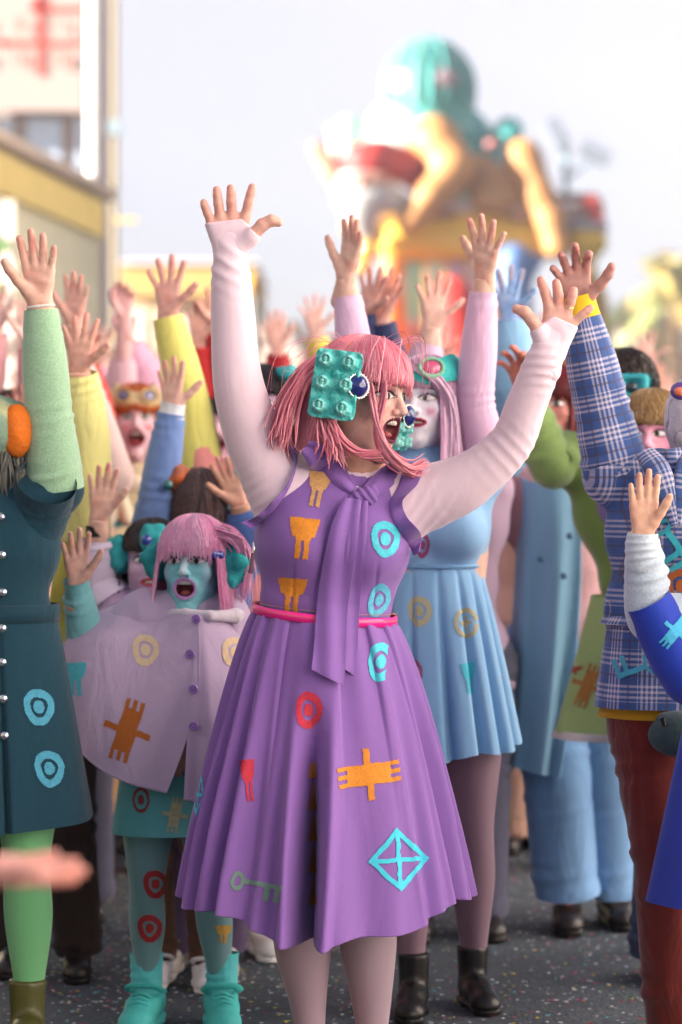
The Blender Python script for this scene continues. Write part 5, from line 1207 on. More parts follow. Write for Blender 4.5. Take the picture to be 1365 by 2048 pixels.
def buttons(parent, pts, r, col, m=M_GLOSS, nm='button', flat=.4, holes=False):
    for p in pts:
        g = Geo(); ball(g, p, (r, r*flat, r), lin(col), 14)
        if holes:
            tube(g, [V3(p)+(r*.8*math.cos(a), -r*.35, r*.8*math.sin(a)) for a in np.linspace(0, 6.283, 20)], [r*.18]*20, lin(col), n=24, seg=5, caps=False)
            for dx, dz in ((-.25, .25), (.25, .25), (-.25, -.25), (.25, -.25)): ball(g, V3(p)+(dx*r, -r*flat*.85, dz*r), r*.13, (.05, .03, .08), 6)
        g.build(nm, m, parent)
def put(info_or_geo, shape, px, size, rot, col, parent, Y, **k):
    motif(info_or_geo, shape, px, size, rot, col, parent, Y, **k)
LAV = '#d9b3cd'
# ------------------------------------------------------------------ B: woman in the light blue dress
def woman_blue():
    Y = 6.3; low = dict(kind='skirt', name='pleated_skirt', col='#83b3dc', mat=M_CREPE, top=P(868, 1134, Y), bot=V3((P(893, 0, Y)[0], Y, .655)), rt=(.076, .062), rb=(.118, .125), nf=0, bell=.75,
        spec=[(-.5, .07, .04), (.05, .06, .05), (.48, .06, .045), (.85, .06, .05), (1.2, .06, .045), (-1, .06, .04), (1.7, .1, .04), (2.4, .1, .04), (-2, .1, .04)], hemfn=lambda th: .03*np.abs(np.sin(th))+.008*np.sin(th*5))
    i = person('woman in light blue pleated dress with long pale pink hair and turquoise goggle cap', Y, (851, 806), hs=1.03, hyaw=-20, hpitch=4, hroll=0, mouth='smile', byaw=-4, waist_x=870, bust=True, fat=.94,
        face=dict(skin='#e2dde6', paint='#e6e2ec', lips='#a01048', blush='#d987ab', brow='#6f7f90', shadow='#5f8aa4', iris='#4a5a58', lash=1.4, gaze=-.25, neckpaint=1), skin='#d8b3a2', toplen=.615, top='#8bb9e2', topmat=M_CREPE,
        arms=[arm(1, (950, 800), (969, 560), Y-.03, Y-.06, col='#ddb6d2', end=.90, pose='relax' if False else 'back', up=(.02, -.35, 1), face=(.5, .8, .2), thumb=-1, hs=1.0, stub=.04, sr=.8, fat=.9, mat=M_KNIT, skin='#dab3a2', wr=wrinkle(.003, [(.97, .08), (.5, .1)], .03)),
              arm(-1, (722, 800), (692, 560), Y+.05, Y+.05, col='#dab8d6', end=.86, pose='open', up=(.18, -.1, 1), face=(-.75, -.6, 0), thumb=-1, hs=.98, stub=.04, sr=.8, fat=.92, mat=M_KNIT, skin='#dab3a2', wr=wrinkle(.002, [(.97, .08)], .03))],
        lower=low, legs='#7a5f70', feet=[(-.06, -.10, -6), (.105, .0, 12)], shoes=('boot', '#0e0c0e', '#0c0a0c', M_LEATH, .88), wig=dict(col='#d99cc4', col2='#f2cfe4', len=-.24, flare=.16, fringe=None, open=42, hairline=R(30), vol=1.02, n=900, seed=8, rag=.02, curl=.05), lod=0)
    g = Geo(); 
    st = dict(col='#dfa6cc', col2='#f4d4e8')
    for s_, pts in ((1, [(-.012, -.088, .088), (.050, -.088, .055), (.078, -.05, .0), (.080, -.035, -.08), (.085, -.05, -.2)]), (-1, [(.012, -.088, .088), (-.048, -.088, .055), (-.076, -.05, .0), (-.078, -.035, -.08), (-.085, -.055, -.2)])):
        lock(g, hl(i, pts), .0028, 90, st['col'], st['col2'], .012, 3+s_)
    g.build('face_framing_locks', M_HAIR, i['root'])
    goggles_cap(i, '#3fbfba', '#c8567e', '#8fc8a8')
    # shoulder panel, waist seam
    bv = bvh_of(i['top']); g = Geo()
    g = Geo(); tube(g, [low['top']+(0, 0, .004)+V3((.083*1.55*math.sin(a)*.98, -.066*1.55*math.cos(a), 0)) for a in np.linspace(0, 2*np.pi, 40)], [.006]*40, lin('#79a9d4'), n=60, seg=6, caps=False); g.build('waist_seam', M_CREPE, i['root'])
    bs = bvh_of(low['geo'])
    for sh_, px, sz, c_ in ((s_ring, (840, 1222), (24, 28), '#b8b494'), (s_ringe, (933, 1246), (24, 30), '#b8b08a'), (s_tooth, (939, 1356), (15, 32), '#4cc0d4'), (s_ring, (830, 1345), (16, 26), '#9a5a8a')): put(bs, sh_, px, sz, 6, c_, low['obj'], Y, material=M_PRINT)
    put(bv, s_ring, (846, 1090), (14, 24), 0, '#9a4a78', i['root'], Y)
woman_blue()
# ------------------------------------------------------------------ C: child with the lavender cape
def child_cape():
    Y = 6.05; S = FPX/Y
    low = dict(kind='skirt', name='shorts_skirt', col='#5aa3a6', mat=M_CLOTH, top=P(335, 1545, Y), bot=P(328, 1664, Y-.02), rt=(.092, .07), rb=(.102, .08), nf=5, amp=.003, bell=1)
    i = person('child in lavender cape with pink bob wig and turquoise painted face, shouting', Y, (387, 1126), hs=.94, hyaw=-12, hpitch=2, mouth='open', waist_x=350, hz=1.27,
        face=dict(skin='#6cb8c2', paint='#8ad2da', lips='#cc92d0', shadow='#3f8fa4', brow='#0f2c3a', nosecol='#c4e4ea', side='#8fb0c4', around='#86c4cc', iris='#1c1c22', lash=1.5, neckpaint=1),
        skin='#d2a596', toplen=.60, top='#c0abc8', lod=0,
        arms=[arm(-1, (178, 1318), (155, 1172), Y+.02, Y-.06, col='#74b3b8', end=.94, pose='open', up=(-.02, -.1, 1), face=(.2, -1, .1), thumb=1, hs=.84, skin='#c9a094', tip='#c88a80', cuff=('#6aa9ae', .03), mat=M_KNIT, fat=1.05, loose=1.2)],
        lower=low, legs='#6a9298', feet=[(-.075, .03, -8), (.115, .03, 6)], shoes=('sneaker', '#4cc0bc', '#55c8c4', M_RUBBER, .98),
        wig=dict(col='#f292c2', col2='#fcc8e2', len=-.130, flare=.22, fringe=.034, open=56, fringe_w=44, vol=1.1, n=2200, seed=5, rag=.014, curl=.02, wave=.005))
    lump(i, (-.105, .02, .0), (.045, .045, .06), '#2fa6a8', seed=2); 
    lump(i, (.112, .01, -.004), (.052, .05, .068), '#2fa6a8', seed=3, knob=(.078, -.045, .022), kn=(-.75, -.65, .1), kr=.0145)
    g = Geo(); lock(g, [P(438, 1066, Y-.04), P(474, 1080, Y-.04), P(490, 1120, Y-.02), P(488, 1190, Y-.02)], .0028, 60, '#ee86ba', '#f9bcdc', .014, 1); g.build('hair_lock', M_HAIR, i['root'])
    # cape: rays from the neck to the hem, left edge carried by the raised arm
    Yc = Y-.10; neck = [(335, 1232), (345, 1222), (368, 1224), (392, 1226)]
    def cape(nk, hem, sag, nm, seed, pull=(0, 0)):
        n, m = 70, 46; A_ = crom(nk, n); B_ = crom(hem, n); V = np.zeros((n, m, 3)); tt = np.linspace(0, 1, m)
        for a in range(n):
            for b in range(m):
                t = tt[b]; p = A_[a]*(1-t)+B_[a]*t; u_ = a/(n-1); p[0] += math.sin(t*np.pi)*(pull[0]*(1-u_)**4+pull[1]*u_**4)
                bow = math.sin(t*np.pi)*sag[0]; dz = -bow*sag[1]*(1-u_)
                V[a, b] = P(p[0], p[1]+dz, p[2]-.05*math.sin(t*np.pi)-.010*t*math.sin(u_*9+seed)-.004*t*math.sin(u_*23+2*t))
        g = Geo(); W = V if nm != 'r' else V
        grid(g, V, lin('#c0abc8'), np.stack(np.meshgrid(np.arange(n)*.01, tt, indexing='ij'), -1), thick=.004); o = g.build('cape_front', M_FUZZ if False else M_CLOTH, i['root'])
        h = Geo(); tube(h, V[:, -1], [.0035]*n, lin('#a898b0'), n=120, seg=6); h.build('hem_seam', M_CLOTH, o); return g, o
    nk = [(330, 1244, Y+.06), (332, 1234, Y-.04), (350, 1226, Y-.10), (378, 1228, Y-.13), (396, 1228, Y-.13)]
    hm = [(200, 1262, Y+.10), (112, 1320, Y+.02), (118, 1430, Y-.06), (175, 1515, Y-.10), (250, 1556, Y-.14), (308, 1583, Y-.16), (352, 1480, Y-.17), (384, 1340, Y-.16), (397, 1240, Y-.14)]
    # hem ends at the opening: the last rays run down the button line
    nk2 = [(330, 1246, Y+.06), (328, 1240, Y+.02), (332, 1234, Y-.04), (340, 1230, Y-.08), (352, 1227, Y-.10), (366, 1227, Y-.12), (397, 1230, Y-.135)]
    hm2 = [(244, 1202, Y+.14), (172, 1240, Y+.02), (108, 1330, Y-.06), (112, 1440, Y-.10), (182, 1522, Y-.12), (250, 1562, Y-.14), (334, 1585, Y-.17)]
    g1, o1 = cape(nk2, hm2, (18, .8), 'l', 0, (0, 26))
    g2, o2 = cape([(399, 1230, Y-.132), (410, 1230, Y-.12), (450, 1232, Y-.06), (480, 1238, Y+.02)], [(368, 1598, Y-.168), (440, 1606, Y-.19), (520, 1590, Y-.12), (600, 1520, Y+.02)], (10, .3), 'r', 2, (-4, 0))
    # back of the cape
    cape([(480, 1238, Y+.02), (440, 1225, Y+.09), (380, 1222, Y+.10), (330, 1244, Y+.06)], [(600, 1520, Y+.02), (480, 1600, Y+.16), (300, 1590, Y+.18), (200, 1262, Y+.14)], (0, 0), 'b', 1)
    g = Geo(); s = SDF(); s.poly([P(345, 1228, Y-.06), P(372, 1226, Y-.115), P(420, 1232, Y-.12), P(470, 1232, Y-.05), P(486, 1226, Y+.03)], [.014, .011, .013, .018, .020], k=.01); V, F = s.mesh(.006, smooth=2); g.add(V, F, lin('#dcd2dc')); g.build('collar', M_FUZZ, i['root'])
    al = Geo(); al.join(g1); al.join(g2); bv = bvh_of(al)
    pts = []
    for x, y in ((393, 1238), (380, 1308), (387, 1378), (388, 1452)):
        yy = drape(bv, (x, y), Y-.15, .006) or Y-.16; pts.append(P(x, y, yy))
    buttons(i['root'], pts, .0115, '#9a6ac0', holes=True)
    for sh_, px, sz, rt, c_ in ((s_ring, (292, 1300), (27, 29), 4, '#d9c2a0'), (s_tooth, (151, 1358), (26, 34), 4, '#58bccb'), (s_chip, (255, 1461), (64, 48), 72, '#b8682c'), (s_ring, (470, 1304), (27, 27), 0, '#d9bf98')): put(bv, sh_, px, sz, rt, c_, o1 if px[0] < 390 else o2, Y, material=M_PRINT2)
    bl = bvh_of(low['geo'])
    put(bl, s_chip, (350, 1630), (36, 26), 80, '#a9a884', low['obj'], Y, material=M_PRINT); put(bl, s_ringo, (283, 1600), (17, 26), 0, '#8a3a3c', low['obj'], Y)
    return i
iC = child_cape()
def socks():
    for fx, fy in ((-.075, .03), (.115, .03)):
        g = Geo(); x = iC['cx'][0]+fx; y = iC['cx'][1]+fy+.028
        tube(g, [(x, y, .06), (x, y, .12), (x, y+.003, .175)], [.041, .040, .043], lin('#58c4c8'), n=30, seg=20, wr=wrinkle(.003, [(.5, .4)], .02), caps=False); g.build('sock', M_KNIT, iC['root'])
socks()
def leg_rings():
    o = [x for x in iC['root'].children if x.name.startswith('tights')][0]; me = o.data; b = V3(o['_b'])
    V = np.array([v.co[:] for v in me.vertices])+b; bv = BVHTree.FromPolygons(V.tolist(), [list(p.vertices) for p in me.polygons])
    for px in ((311, 1768), (300, 1856)): put(bv, s_ring, px, (24, 26), 10, '#a02c30', o, 6.05, material=M_PRINT2)
    put(bv, s_tooth, (447, 1868), (16, 18), 0, '#c09a4a', o, 6.05, material=M_PRINT)
leg_rings()
# ------------------------------------------------------------------ D: child behind, lavender hoodie
def child_hood():
    Y = 6.6
    i = person('child in pale lavender hood with dark hair and turquoise pulp visor, left of pink wig', Y, (304, 1122), hs=.95, hyaw=4, hpitch=0, mouth='smile', hz=1.24, waist_x=345,
        face=dict(skin='#c3a2bd', paint='#c3a6c4', lips='#b04a5c', shadow='#4a3a5a', brow='#2a1c24', iris='#241a1a'), skin='#d4a896', toplen=.46, top='#bfa6cc', lod=1,
        arms=[arm(-1, (196, 1175), (198, 1040), Y+.02, Y-.02, col='#d8cbe2', end=.72, pose='open', up=(.12, -.1, 1), face=(.1, -1, .1), thumb=1, hs=.92, skin='#dcb3a2', fat=1.25, loose=1.3)],
        lower=dict(kind='trousers', col='#4a2c1c', w=.75), feet=[(-.03, 0, -5), (.09, -.05, 5)], shoes=('sneaker', '#cfcdd4', '#e0dede', M_RUBBER),
        wig=dict(col='#1c1418', col2='#3a2c2c', len=-.15, flare=.25, fringe=None, open=80, hairline=R(20), vol=1.02, n=500, seed=9, wave=.03, rag=.02))
    g = Geo(); w_ = P(193, 1062, Y-.01); tube(g, [w_+(0, 0, -.016), w_+(0, 0, .014)], [.030, .029], (.01, .01, .012), n=6, seg=18); g.build('wristband', M_CLOTH, i['root'])
    lump(i, (-.100, -.0, .02), (.04, .045, .062), '#36aeb2', seed=6); lump(i, (.012, -.085, .070), (.056, .032, .048), '#36aeb2', seed=7, knob=(-.012, -.118, .062), kn=(-.1, -1, .05), kr=.016)
    g = Geo(); s = SDF(); s.poly([P(275, 1205, Y-.06), P(300, 1222, Y-.11), P(340, 1225, Y-.10), P(372, 1210, Y+.0)], [.030, .026, .026, .03], k=.02); V, F = s.mesh(.007, smooth=2); g.add(V, F, lin('#b9a2c8')); g.build('hood', M_CLOTH, i['root'])
child_hood()
# ------------------------------------------------------------------ E: woman in the dark teal coat, far left
def woman_teal():
    Y = 5.85; S = FPX/Y
    low = dict(kind='skirt', name='coat_skirt', col='#0e3a4a', mat=M_CLOTH, top=P(-2, 1225, Y), bot=V3((P(18, 0, Y)[0], Y, .535)), rt=(.086, .068), rb=(.13, .12), nf=5, amp=.006, bell=.9, spec=[(.10, .035, .03)], hemfn=lambda th: .02*np.abs(np.sin(th)))
    i = person('person in dark teal coat with silver buttons, raised green sleeve, cut by left edge', Y, (-22, 925), hs=1.02, hyaw=-30, mouth='smile', waist_x=-8, hz=1.62,
        face=dict(skin='#b9c4ae', paint='#a9bca6', lips='#2c5a4a', brow='#3a4a3a', neckpaint=1), skin='#d9ac98', toplen=.61, top='#0e3a4a', topmat=M_CLOTH, lod=0,
        arms=[arm(1, (98, 835), (82, 612), Y-.02, Y-.04, col='#9cc4a0', end=.97, pose='open', up=(-.05, -.05, 1), face=(-.1, -1, 0), thumb=-1, hs=1.06, mat=M_FUZZ, stub=.05, sr=.9, fat=1.08, loose=1.12, skin='#dfb3a0', wr=wrinkle(.0035, [(.9, .05), (.5, .1), (.12, .08)], .04))],
        lower=low, legs='#68ab74', feet=[(-.10, .05, -12), (.085, -.06, 8)], shoes=('boot', '#4a4a1c', '#2a2a14'), wig=dict(col='#4a4a44', col2='#8a8a80', len=-.10, flare=.1, fringe=None, open=60, hairline=R(30), n=300, seed=12, wave=.02))
    lg = [x for x in i['root'].children if x.name.startswith('tights')][0]
    # short coat sleeve on the raised arm
    g = Geo(); sh = P(66, 1040, Y); tube(g, [P(35, 1085, Y), sh, P(84, 995, Y-.03), P(94, 962, Y-.07)], np.array([.086, .082, .076, .074]), lin('#0e3a4a'), n=50, seg=26, wr=wrinkle(.004, [(.5, .2)], .03), caps=False); g.build('coat_sleeve', M_CLOTH, i['root'])
    g = Geo(); a_ = [P(82, 614, Y-.04)+V3((.031*math.cos(t), .028*math.sin(t), .004*math.cos(t))) for t in np.linspace(0, 2*np.pi, 40)]
    for p in a_[::1]: ball(g, p, .0042, lin('#e6e2dc'), 6)
    g.build('lace_cuff_edge', M_CLOTH, i['root'])
    # head piece: grey-green dome with an orange ball
    s = SDF(); s.ell((0, .01, .075), (.110, .118, .085), k=.01); s.ell((-.02, -.08, .07), (.05, .03, .04), k=.02); V, F = s.mesh(.006, smooth=1); N = vnormals(V, F); V = V+N*(.004*nz(V, 12, 4))[:, None]
    c_ = np.array(lin('#7f9a86'))*np.ones((len(V), 1)); mm = sstep(.1, .5, nz(V, 9, 8))[:, None]; c_ = c_*(1-mm)+np.array(lin('#b8bc90'))*mm; g = Geo(); g.add(hl(i, V), F, c_); hp_ = g.build('dome_hat', M_PAINT, i['root'])
    s = SDF(); c0 = P(33, 862, Y-.05); s.ell(c0, (.040, .045, .066)); V, F = s.mesh(.005); N = vnormals(V, F); V = V+N*(.0035*nz(V, 16, 4))[:, None]; g = Geo(); g.add(V, F, lin('#d8701c')); g.build('orange_ball', M_PAINT, hp_)
    g = Geo(); tube(g, [P(15, 905, Y-.04), P(17, 925, Y-.04), P(16, 945, Y-.05), P(18, 955, Y-.05)], [.003, .003, .005, .004], (.4, .38, .35), n=12, seg=6); g.build('earring', M_METAL, i['root'])
    # buttons, waist band, prints
    al = Geo(); al.join(i['top']); al.join(low['geo']); bv = bvh_of(al); pts = []
    for x, y in ((2, 1034), (3, 1110), (5, 1185), (4, 1257), (4, 1325), (6, 1398), (9, 1472)):
        yy = drape(bv, (x, y), Y-.1, .008) or Y-.12; pts.append(P(x, y, yy))
    buttons(i['root'], pts, .0115, '#c8ccd0', M_METAL, 'silver_button', .6)
    g = Geo(); ctr = low['top']; rows = []
    th = np.linspace(-np.pi, np.pi, 90)
    for dz_, dr in ((-.022, 0), (-.020, .006), (.020, .006), (.022, 0)): rows.append(np.stack([ctr[0]+(.142+dr)*np.sin(th), Y-(.113+dr)*np.cos(th), ctr[2]+dz_+0*th], -1))
    grid(g, np.array(rows)[::-1], np.array(lin('#0e3a4a'))*.9); g.build('waistband', M_CLOTH, i['root'])
    for px, sz in (((78, 1414), (30, 34)), ((99, 1537), (29, 34))): put(bv, s_ring, px, sz, 14, '#4a9cb8', low['obj'], Y)
woman_teal()
# ------------------------------------------------------------------ O: man in the checked jacket, right edge
def plaid_mat():
    m = bpy.data.materials.new('checked_tweed'); m.use_nodes = True; t = m.node_tree; b = t.nodes['Principled BSDF']; N = t.nodes.new; Lk = t.links.new
    uv = N('ShaderNodeUVMap'); sp = N('ShaderNodeSeparateXYZ'); Lk(uv.outputs[0], sp.inputs[0])
    def M(op, a, bb=None, c=None):
        n = N('ShaderNodeMath'); n.operation = op
        for k, v in enumerate((a, bb, c)):
            if v is None: continue
            if isinstance(v, (int, float)): n.inputs[k].default_value = v
            else: Lk(v, n.inputs[k])
        return n.outputs[0]
    def band(c_, per, fine):
        f = M('FRACT', M('DIVIDE', c_, per)); reg = M('LESS_THAN', f, .52); st = M('LESS_THAN', M('FRACT', M('DIVIDE', c_, fine)), .48); return M('MULTIPLY', reg, st), M('LESS_THAN', M('ABSOLUTE', M('SUBTRACT', f, .76)), .03)
    wu, bu = band(sp.outputs[0], .086, .0112); wv, bv_ = band(sp.outputs[1], .082, .0128)
    w_ = M('MULTIPLY', M('ADD', wu, wv), .5); br = M('MULTIPLY', M('MAXIMUM', bu, bv_), .55)
    mx = N('ShaderNodeMix'); mx.data_type = 'RGBA'; mx.inputs[6].default_value = (*lin('#34548f'), 1); mx.inputs[7].default_value = (*lin('#c9c2d2'), 1); Lk(w_, mx.inputs[0])
    m2 = N('ShaderNodeMix'); m2.data_type = 'RGBA'; Lk(br, m2.inputs[0]); Lk(mx.outputs[2], m2.inputs[6]); m2.inputs[7].default_value = (*lin('#4a3a40'), 1)
    tc = N('ShaderNodeTexCoord'); nz_ = N('ShaderNodeTexNoise'); nz_.inputs['Scale'].default_value = 320; Lk(tc.outputs['Object'], nz_.inputs[0]); mr = N('ShaderNodeMapRange'); mr.inputs[3].default_value = .6; mr.inputs[4].default_value = 1.4; Lk(nz_.outputs[0], mr.inputs[0])
    m3 = N('ShaderNodeMix'); m3.data_type = 'RGBA'; m3.blend_type = 'MULTIPLY'; m3.inputs[0].default_value = 1; Lk(m2.outputs[2], m3.inputs[6]); Lk(mr.outputs[0], m3.inputs[7]); Lk(m3.outputs[2], b.inputs['Base Color']); b.inputs['Roughness'].default_value = .9; b.inputs['Sheen Weight'].default_value = .2
    n3 = N('ShaderNodeTexNoise'); n3.inputs['Scale'].default_value = 7; n3.inputs['Distortion'].default_value = 1; Lk(tc.outputs['Object'], n3.inputs[0]); bp = N('ShaderNodeBump'); bp.inputs['Strength'].default_value = .35; bp.inputs['Distance'].default_value = .03; Lk(n3.outputs[0], bp.inputs['Height']); Lk(bp.outputs[0], b.inputs['Normal'])
    return m
M_PLAID = plaid_mat()
def man_plaid():
    Y = 5.85; S = FPX/Y
    i = person('man in blue and white checked jacket and dark red corduroy trousers at the right edge', Y, (1412, 850), hs=1.05, hyaw=-10, mouth='smile', waist_x=1345, hz=1.66, fat=1.25,
        face=dict(skin='#c4c0c4', paint='#ccc8cc', lips='#5a4a5a', neckpaint=1), skin='#c79a8a', toplen=.60, top='#34548f', topmat=M_PLAID, lod=0,
        arms=[arm(-1, (1205, 820), (1161, 622), Y, Y-.02, pose='claw', up=(-.22, -.3, 1), face=(-.1, -1, .1), thumb=1, hs=1.10, mat=M_PLAID, fat=1.14, loose=1.20, end=.93, skin='#c3948a', tip='#c98078', cuff=('#e2b81e', .055), wr=wrinkle(.006, [(.5, .12), (.15, .12)], .05))],
        lower=dict(kind='trousers', col='#6a1c14', mat=M_VELVET, w=.98, hip=.030, pel=.85), feet=[(.01, -.02, -8), (.22, .02, 10)], shoes=('low', '#1c1412', '#14100e'))
    # jacket skirt reaching to the hem, flared at the side
    g = Geo(); V = skirt(g, P(1345, 1225, Y), P(1338, 1412, Y-.02), (.150, .115), (.176, .135), '#34548f', nf=5, amp=.006, na=160, nz_=26); g.build('jacket_skirt', M_PLAID, i['root'])
    al = Geo(); al.join(i['top']); al.join(g)
    g = Geo(); skirt(g, P(1200+145, 1225, Y), P(1333, 1247, Y), (.152, .118), (.160, .13), '#34548f', nf=4, amp=.008, na=120, nz_=8, thick=.003); g.build('pocket_flap', M_PLAID, i['root'])
    g = Geo(); skirt(g, P(1342, 1395, Y), P(1340, 1432, Y), (.166, .128), (.170, .132), '#c99a1c', nf=6, amp=.004, na=120, nz_=8); g.build('yellow_shirt', M_CLOTH, i['root'])
    # shirt collar and lapel
    for pts, w0 in (([P(1290, 905, Y-.10), P(1320, 950, Y-.16), P(1352, 1050, Y-.17)], .03), ([P(1385, 900, Y-.10), P(1372, 960, Y-.16), P(1360, 1050, Y-.17)], .03)):
        g = Geo(); tube(g, pts, [w0*.8, w0, w0*.4], lin('#34548f'), n=20, seg=12, sq=.35); g.build('lapel', M_PLAID, i['root'])
    g = Geo(); s = SDF(); s.poly([P(1318, 915, Y-.04), P(1350, 922, Y-.10), P(1388, 905, Y-.08)], [.024, .026, .022], k=.02); V, F = s.mesh(.006); g.add(V, F, lin('#2f4f88'), np.stack([V[:, 0]*1.2, V[:, 2]], 1)); g.build('collar', M_PLAID, i['root'])
    # white cap covering the head, small goggles on top
    s = SDF(); s.ell((0, .02, .012), (.096, .112, .118), k=.01); V, F = s.mesh(.006, smooth=1); N = vnormals(V, F); V = V+N*(.002*nz(V, 25, 4))[:, None]; c_ = np.array(lin('#d2ccd2'))*np.ones((len(V), 1)); mm = (np.abs(nz(V, 14, 8)) < .035)[:, None]; c_ = np.where(mm, np.array(lin('#8a8490')), c_); g = Geo(); g.add(hl(i, V), F, c_); hd = g.build('white_skull_cap', M_PAINT, i['root'])
    g = Geo(); ball(g, P(1362, 782, Y-.09), (.026, .02, .022), lin('#5a3a8a')); ball(g, P(1360, 783, Y-.108), (.014, .008, .011), lin('#d87048')); g.build('purple_goggle', M_GLOSS, hd)
    bt = bvh_of(al)
    put(bt, s_key, (1345, 1085), (50, 50), -55, '#3fb6c4', i['root'], Y, material=M_PRINT2); put(bt, s_ring, (1362, 1172), (30, 32), 0, '#a85a2c', i['root'], Y, material=M_PRINT2); put(bt, s_key, (1272, 1336), (40, 42), 200, '#4aa9c4', i['root'], Y, material=M_PRINT2)
    # belt bag
    g = Geo(); s = SDF(); s.ell(P(1368, 1470, Y-.17), (.085, .04, .055)); s.cone(P(1330, 1440, Y-.15), P(1400, 1440, Y-.16), .018, .018, k=.02); V, F = s.mesh(.006, smooth=2); g.add(V, F, lin('#3d5054')); bg_ = g.build('belt_bag', M_CLOTH, i['root'])
    g = Geo(); tube(g, [P(1326, 1437, Y-.205), P(1329, 1452, Y-.21)], [.007, .005], (.02, .02, .02), n=5, seg=8); g.build('zip_pull', M_METAL, bg_)
man_plaid()
# ------------------------------------------------------------------ Q: child at the right edge, white cuff and royal blue dress
def child_blue():
    Y = 5.45
    low = dict(kind='skirt', name='blue_skirt', col='#12309c', mat=M_CREPE, top=P(1478, 1455, Y), bot=V3((P(1478, 0, Y)[0], Y, .42)), rt=(.10, .075), rb=(.165, .14), nf=6, amp=.01, bell=1)
    i = person('child in royal blue dress with white ribbed cuff and open palm, at right edge', Y, (1500, 1165), hs=.95, hyaw=-15, mouth='smile', waist_x=1470, hz=1.26, skin='#e3b7a0', face=dict(skin='#e3b7a0'), toplen=.58, top='#12309c', topmat=M_CREPE, lod=1,
        arms=[arm(-1, (1300, 1235), (1285, 1072), Y-.02, Y-.06, col='#b9c8d8', end=.96, pose='flat', up=(.04, -.05, 1), face=(0, -1, 0), thumb=1, hs=.86, skin='#e6b79c', tip='#e09a84', fat=1.0, loose=1.38, mat=M_FUZZ, wr=wrinkle(.006, [(.8, .14)], .03))],
        lower=low, legs='#c8b8c0', feet=[(-.07, 0, -5), (.07, 0, 5)], shoes=('sneaker', '#e8e8e8', '#f0f0f0', M_RUBBER), wig=dict(col='#7a5a3a', col2='#a88658', len=-.12, flare=.1, fringe=.02, n=300, seed=20))
    g = Geo(); tube(g, [P(1450, 1345, Y), P(1385, 1345, Y-.02), P(1335, 1275, Y-.03), P(1296, 1200, Y-.045)], [.085, .072, .062, .052], lin('#1236ac'), n=60, seg=24, wr=wrinkle(.004, [(.4, .2)], .04), caps=False); so_ = g.build('blue_sleeve', M_CREPE, i['root']); bv = bvh_of(g)
    put(bv, s_chip, (1352, 1262), (40, 28), 50, '#48aed8', so_, Y, material=M_PRINT2)
    g = Geo(); tube(g, [P(1286, 1066, Y-.062), P(1285, 1092, Y-.06), P(1286, 1122, Y-.058), P(1287, 1138, Y-.055)], [.0335, .0385, .0375, .036], lin('#c3cfdc'), n=40, seg=28, wr=wrinkle(.004, [(.5, .4)], .018), caps=False); g.build('rolled_cuff', M_FUZZ, i['root'])
child_blue()
# ------------------------------------------------------------------ F: yellow sleeve behind the teal coat
person('person behind the dark teal coat with a pale yellow sleeve stretched up', 6.75, (52, 965), hs=1.0, hyaw=20, mouth='open', waist_x=70, face=dict(skin='#c8b4c8', paint='#b9a9c9', lips='#7a2a4a', neckpaint=1), skin='#d6a696', top='#c9c25a', toplen=.42, lod=1,
    arms=[arm(1, (168, 900), (156, 745), 6.72, 6.66, col='#dcd98c', end=.99, pose='back', up=(.1, -.2, 1), face=(0, -1, .2), thumb=1, hs=.96, fat=1.35, loose=1.3, wr=wrinkle(.005, [(.92, .14)], .022), skin='#d9aa98')],
    lower=dict(kind='trousers', col='#23140f'), feet=[(-.05, 0, -5), (.125, -.05, 5)], shoes=('boot', '#1a120e', '#120c0a'), wig=dict(col='#241c1c', col2='#4a3a34', len=-.16, flare=.1, fringe=.03, n=300, seed=21, wave=.02))
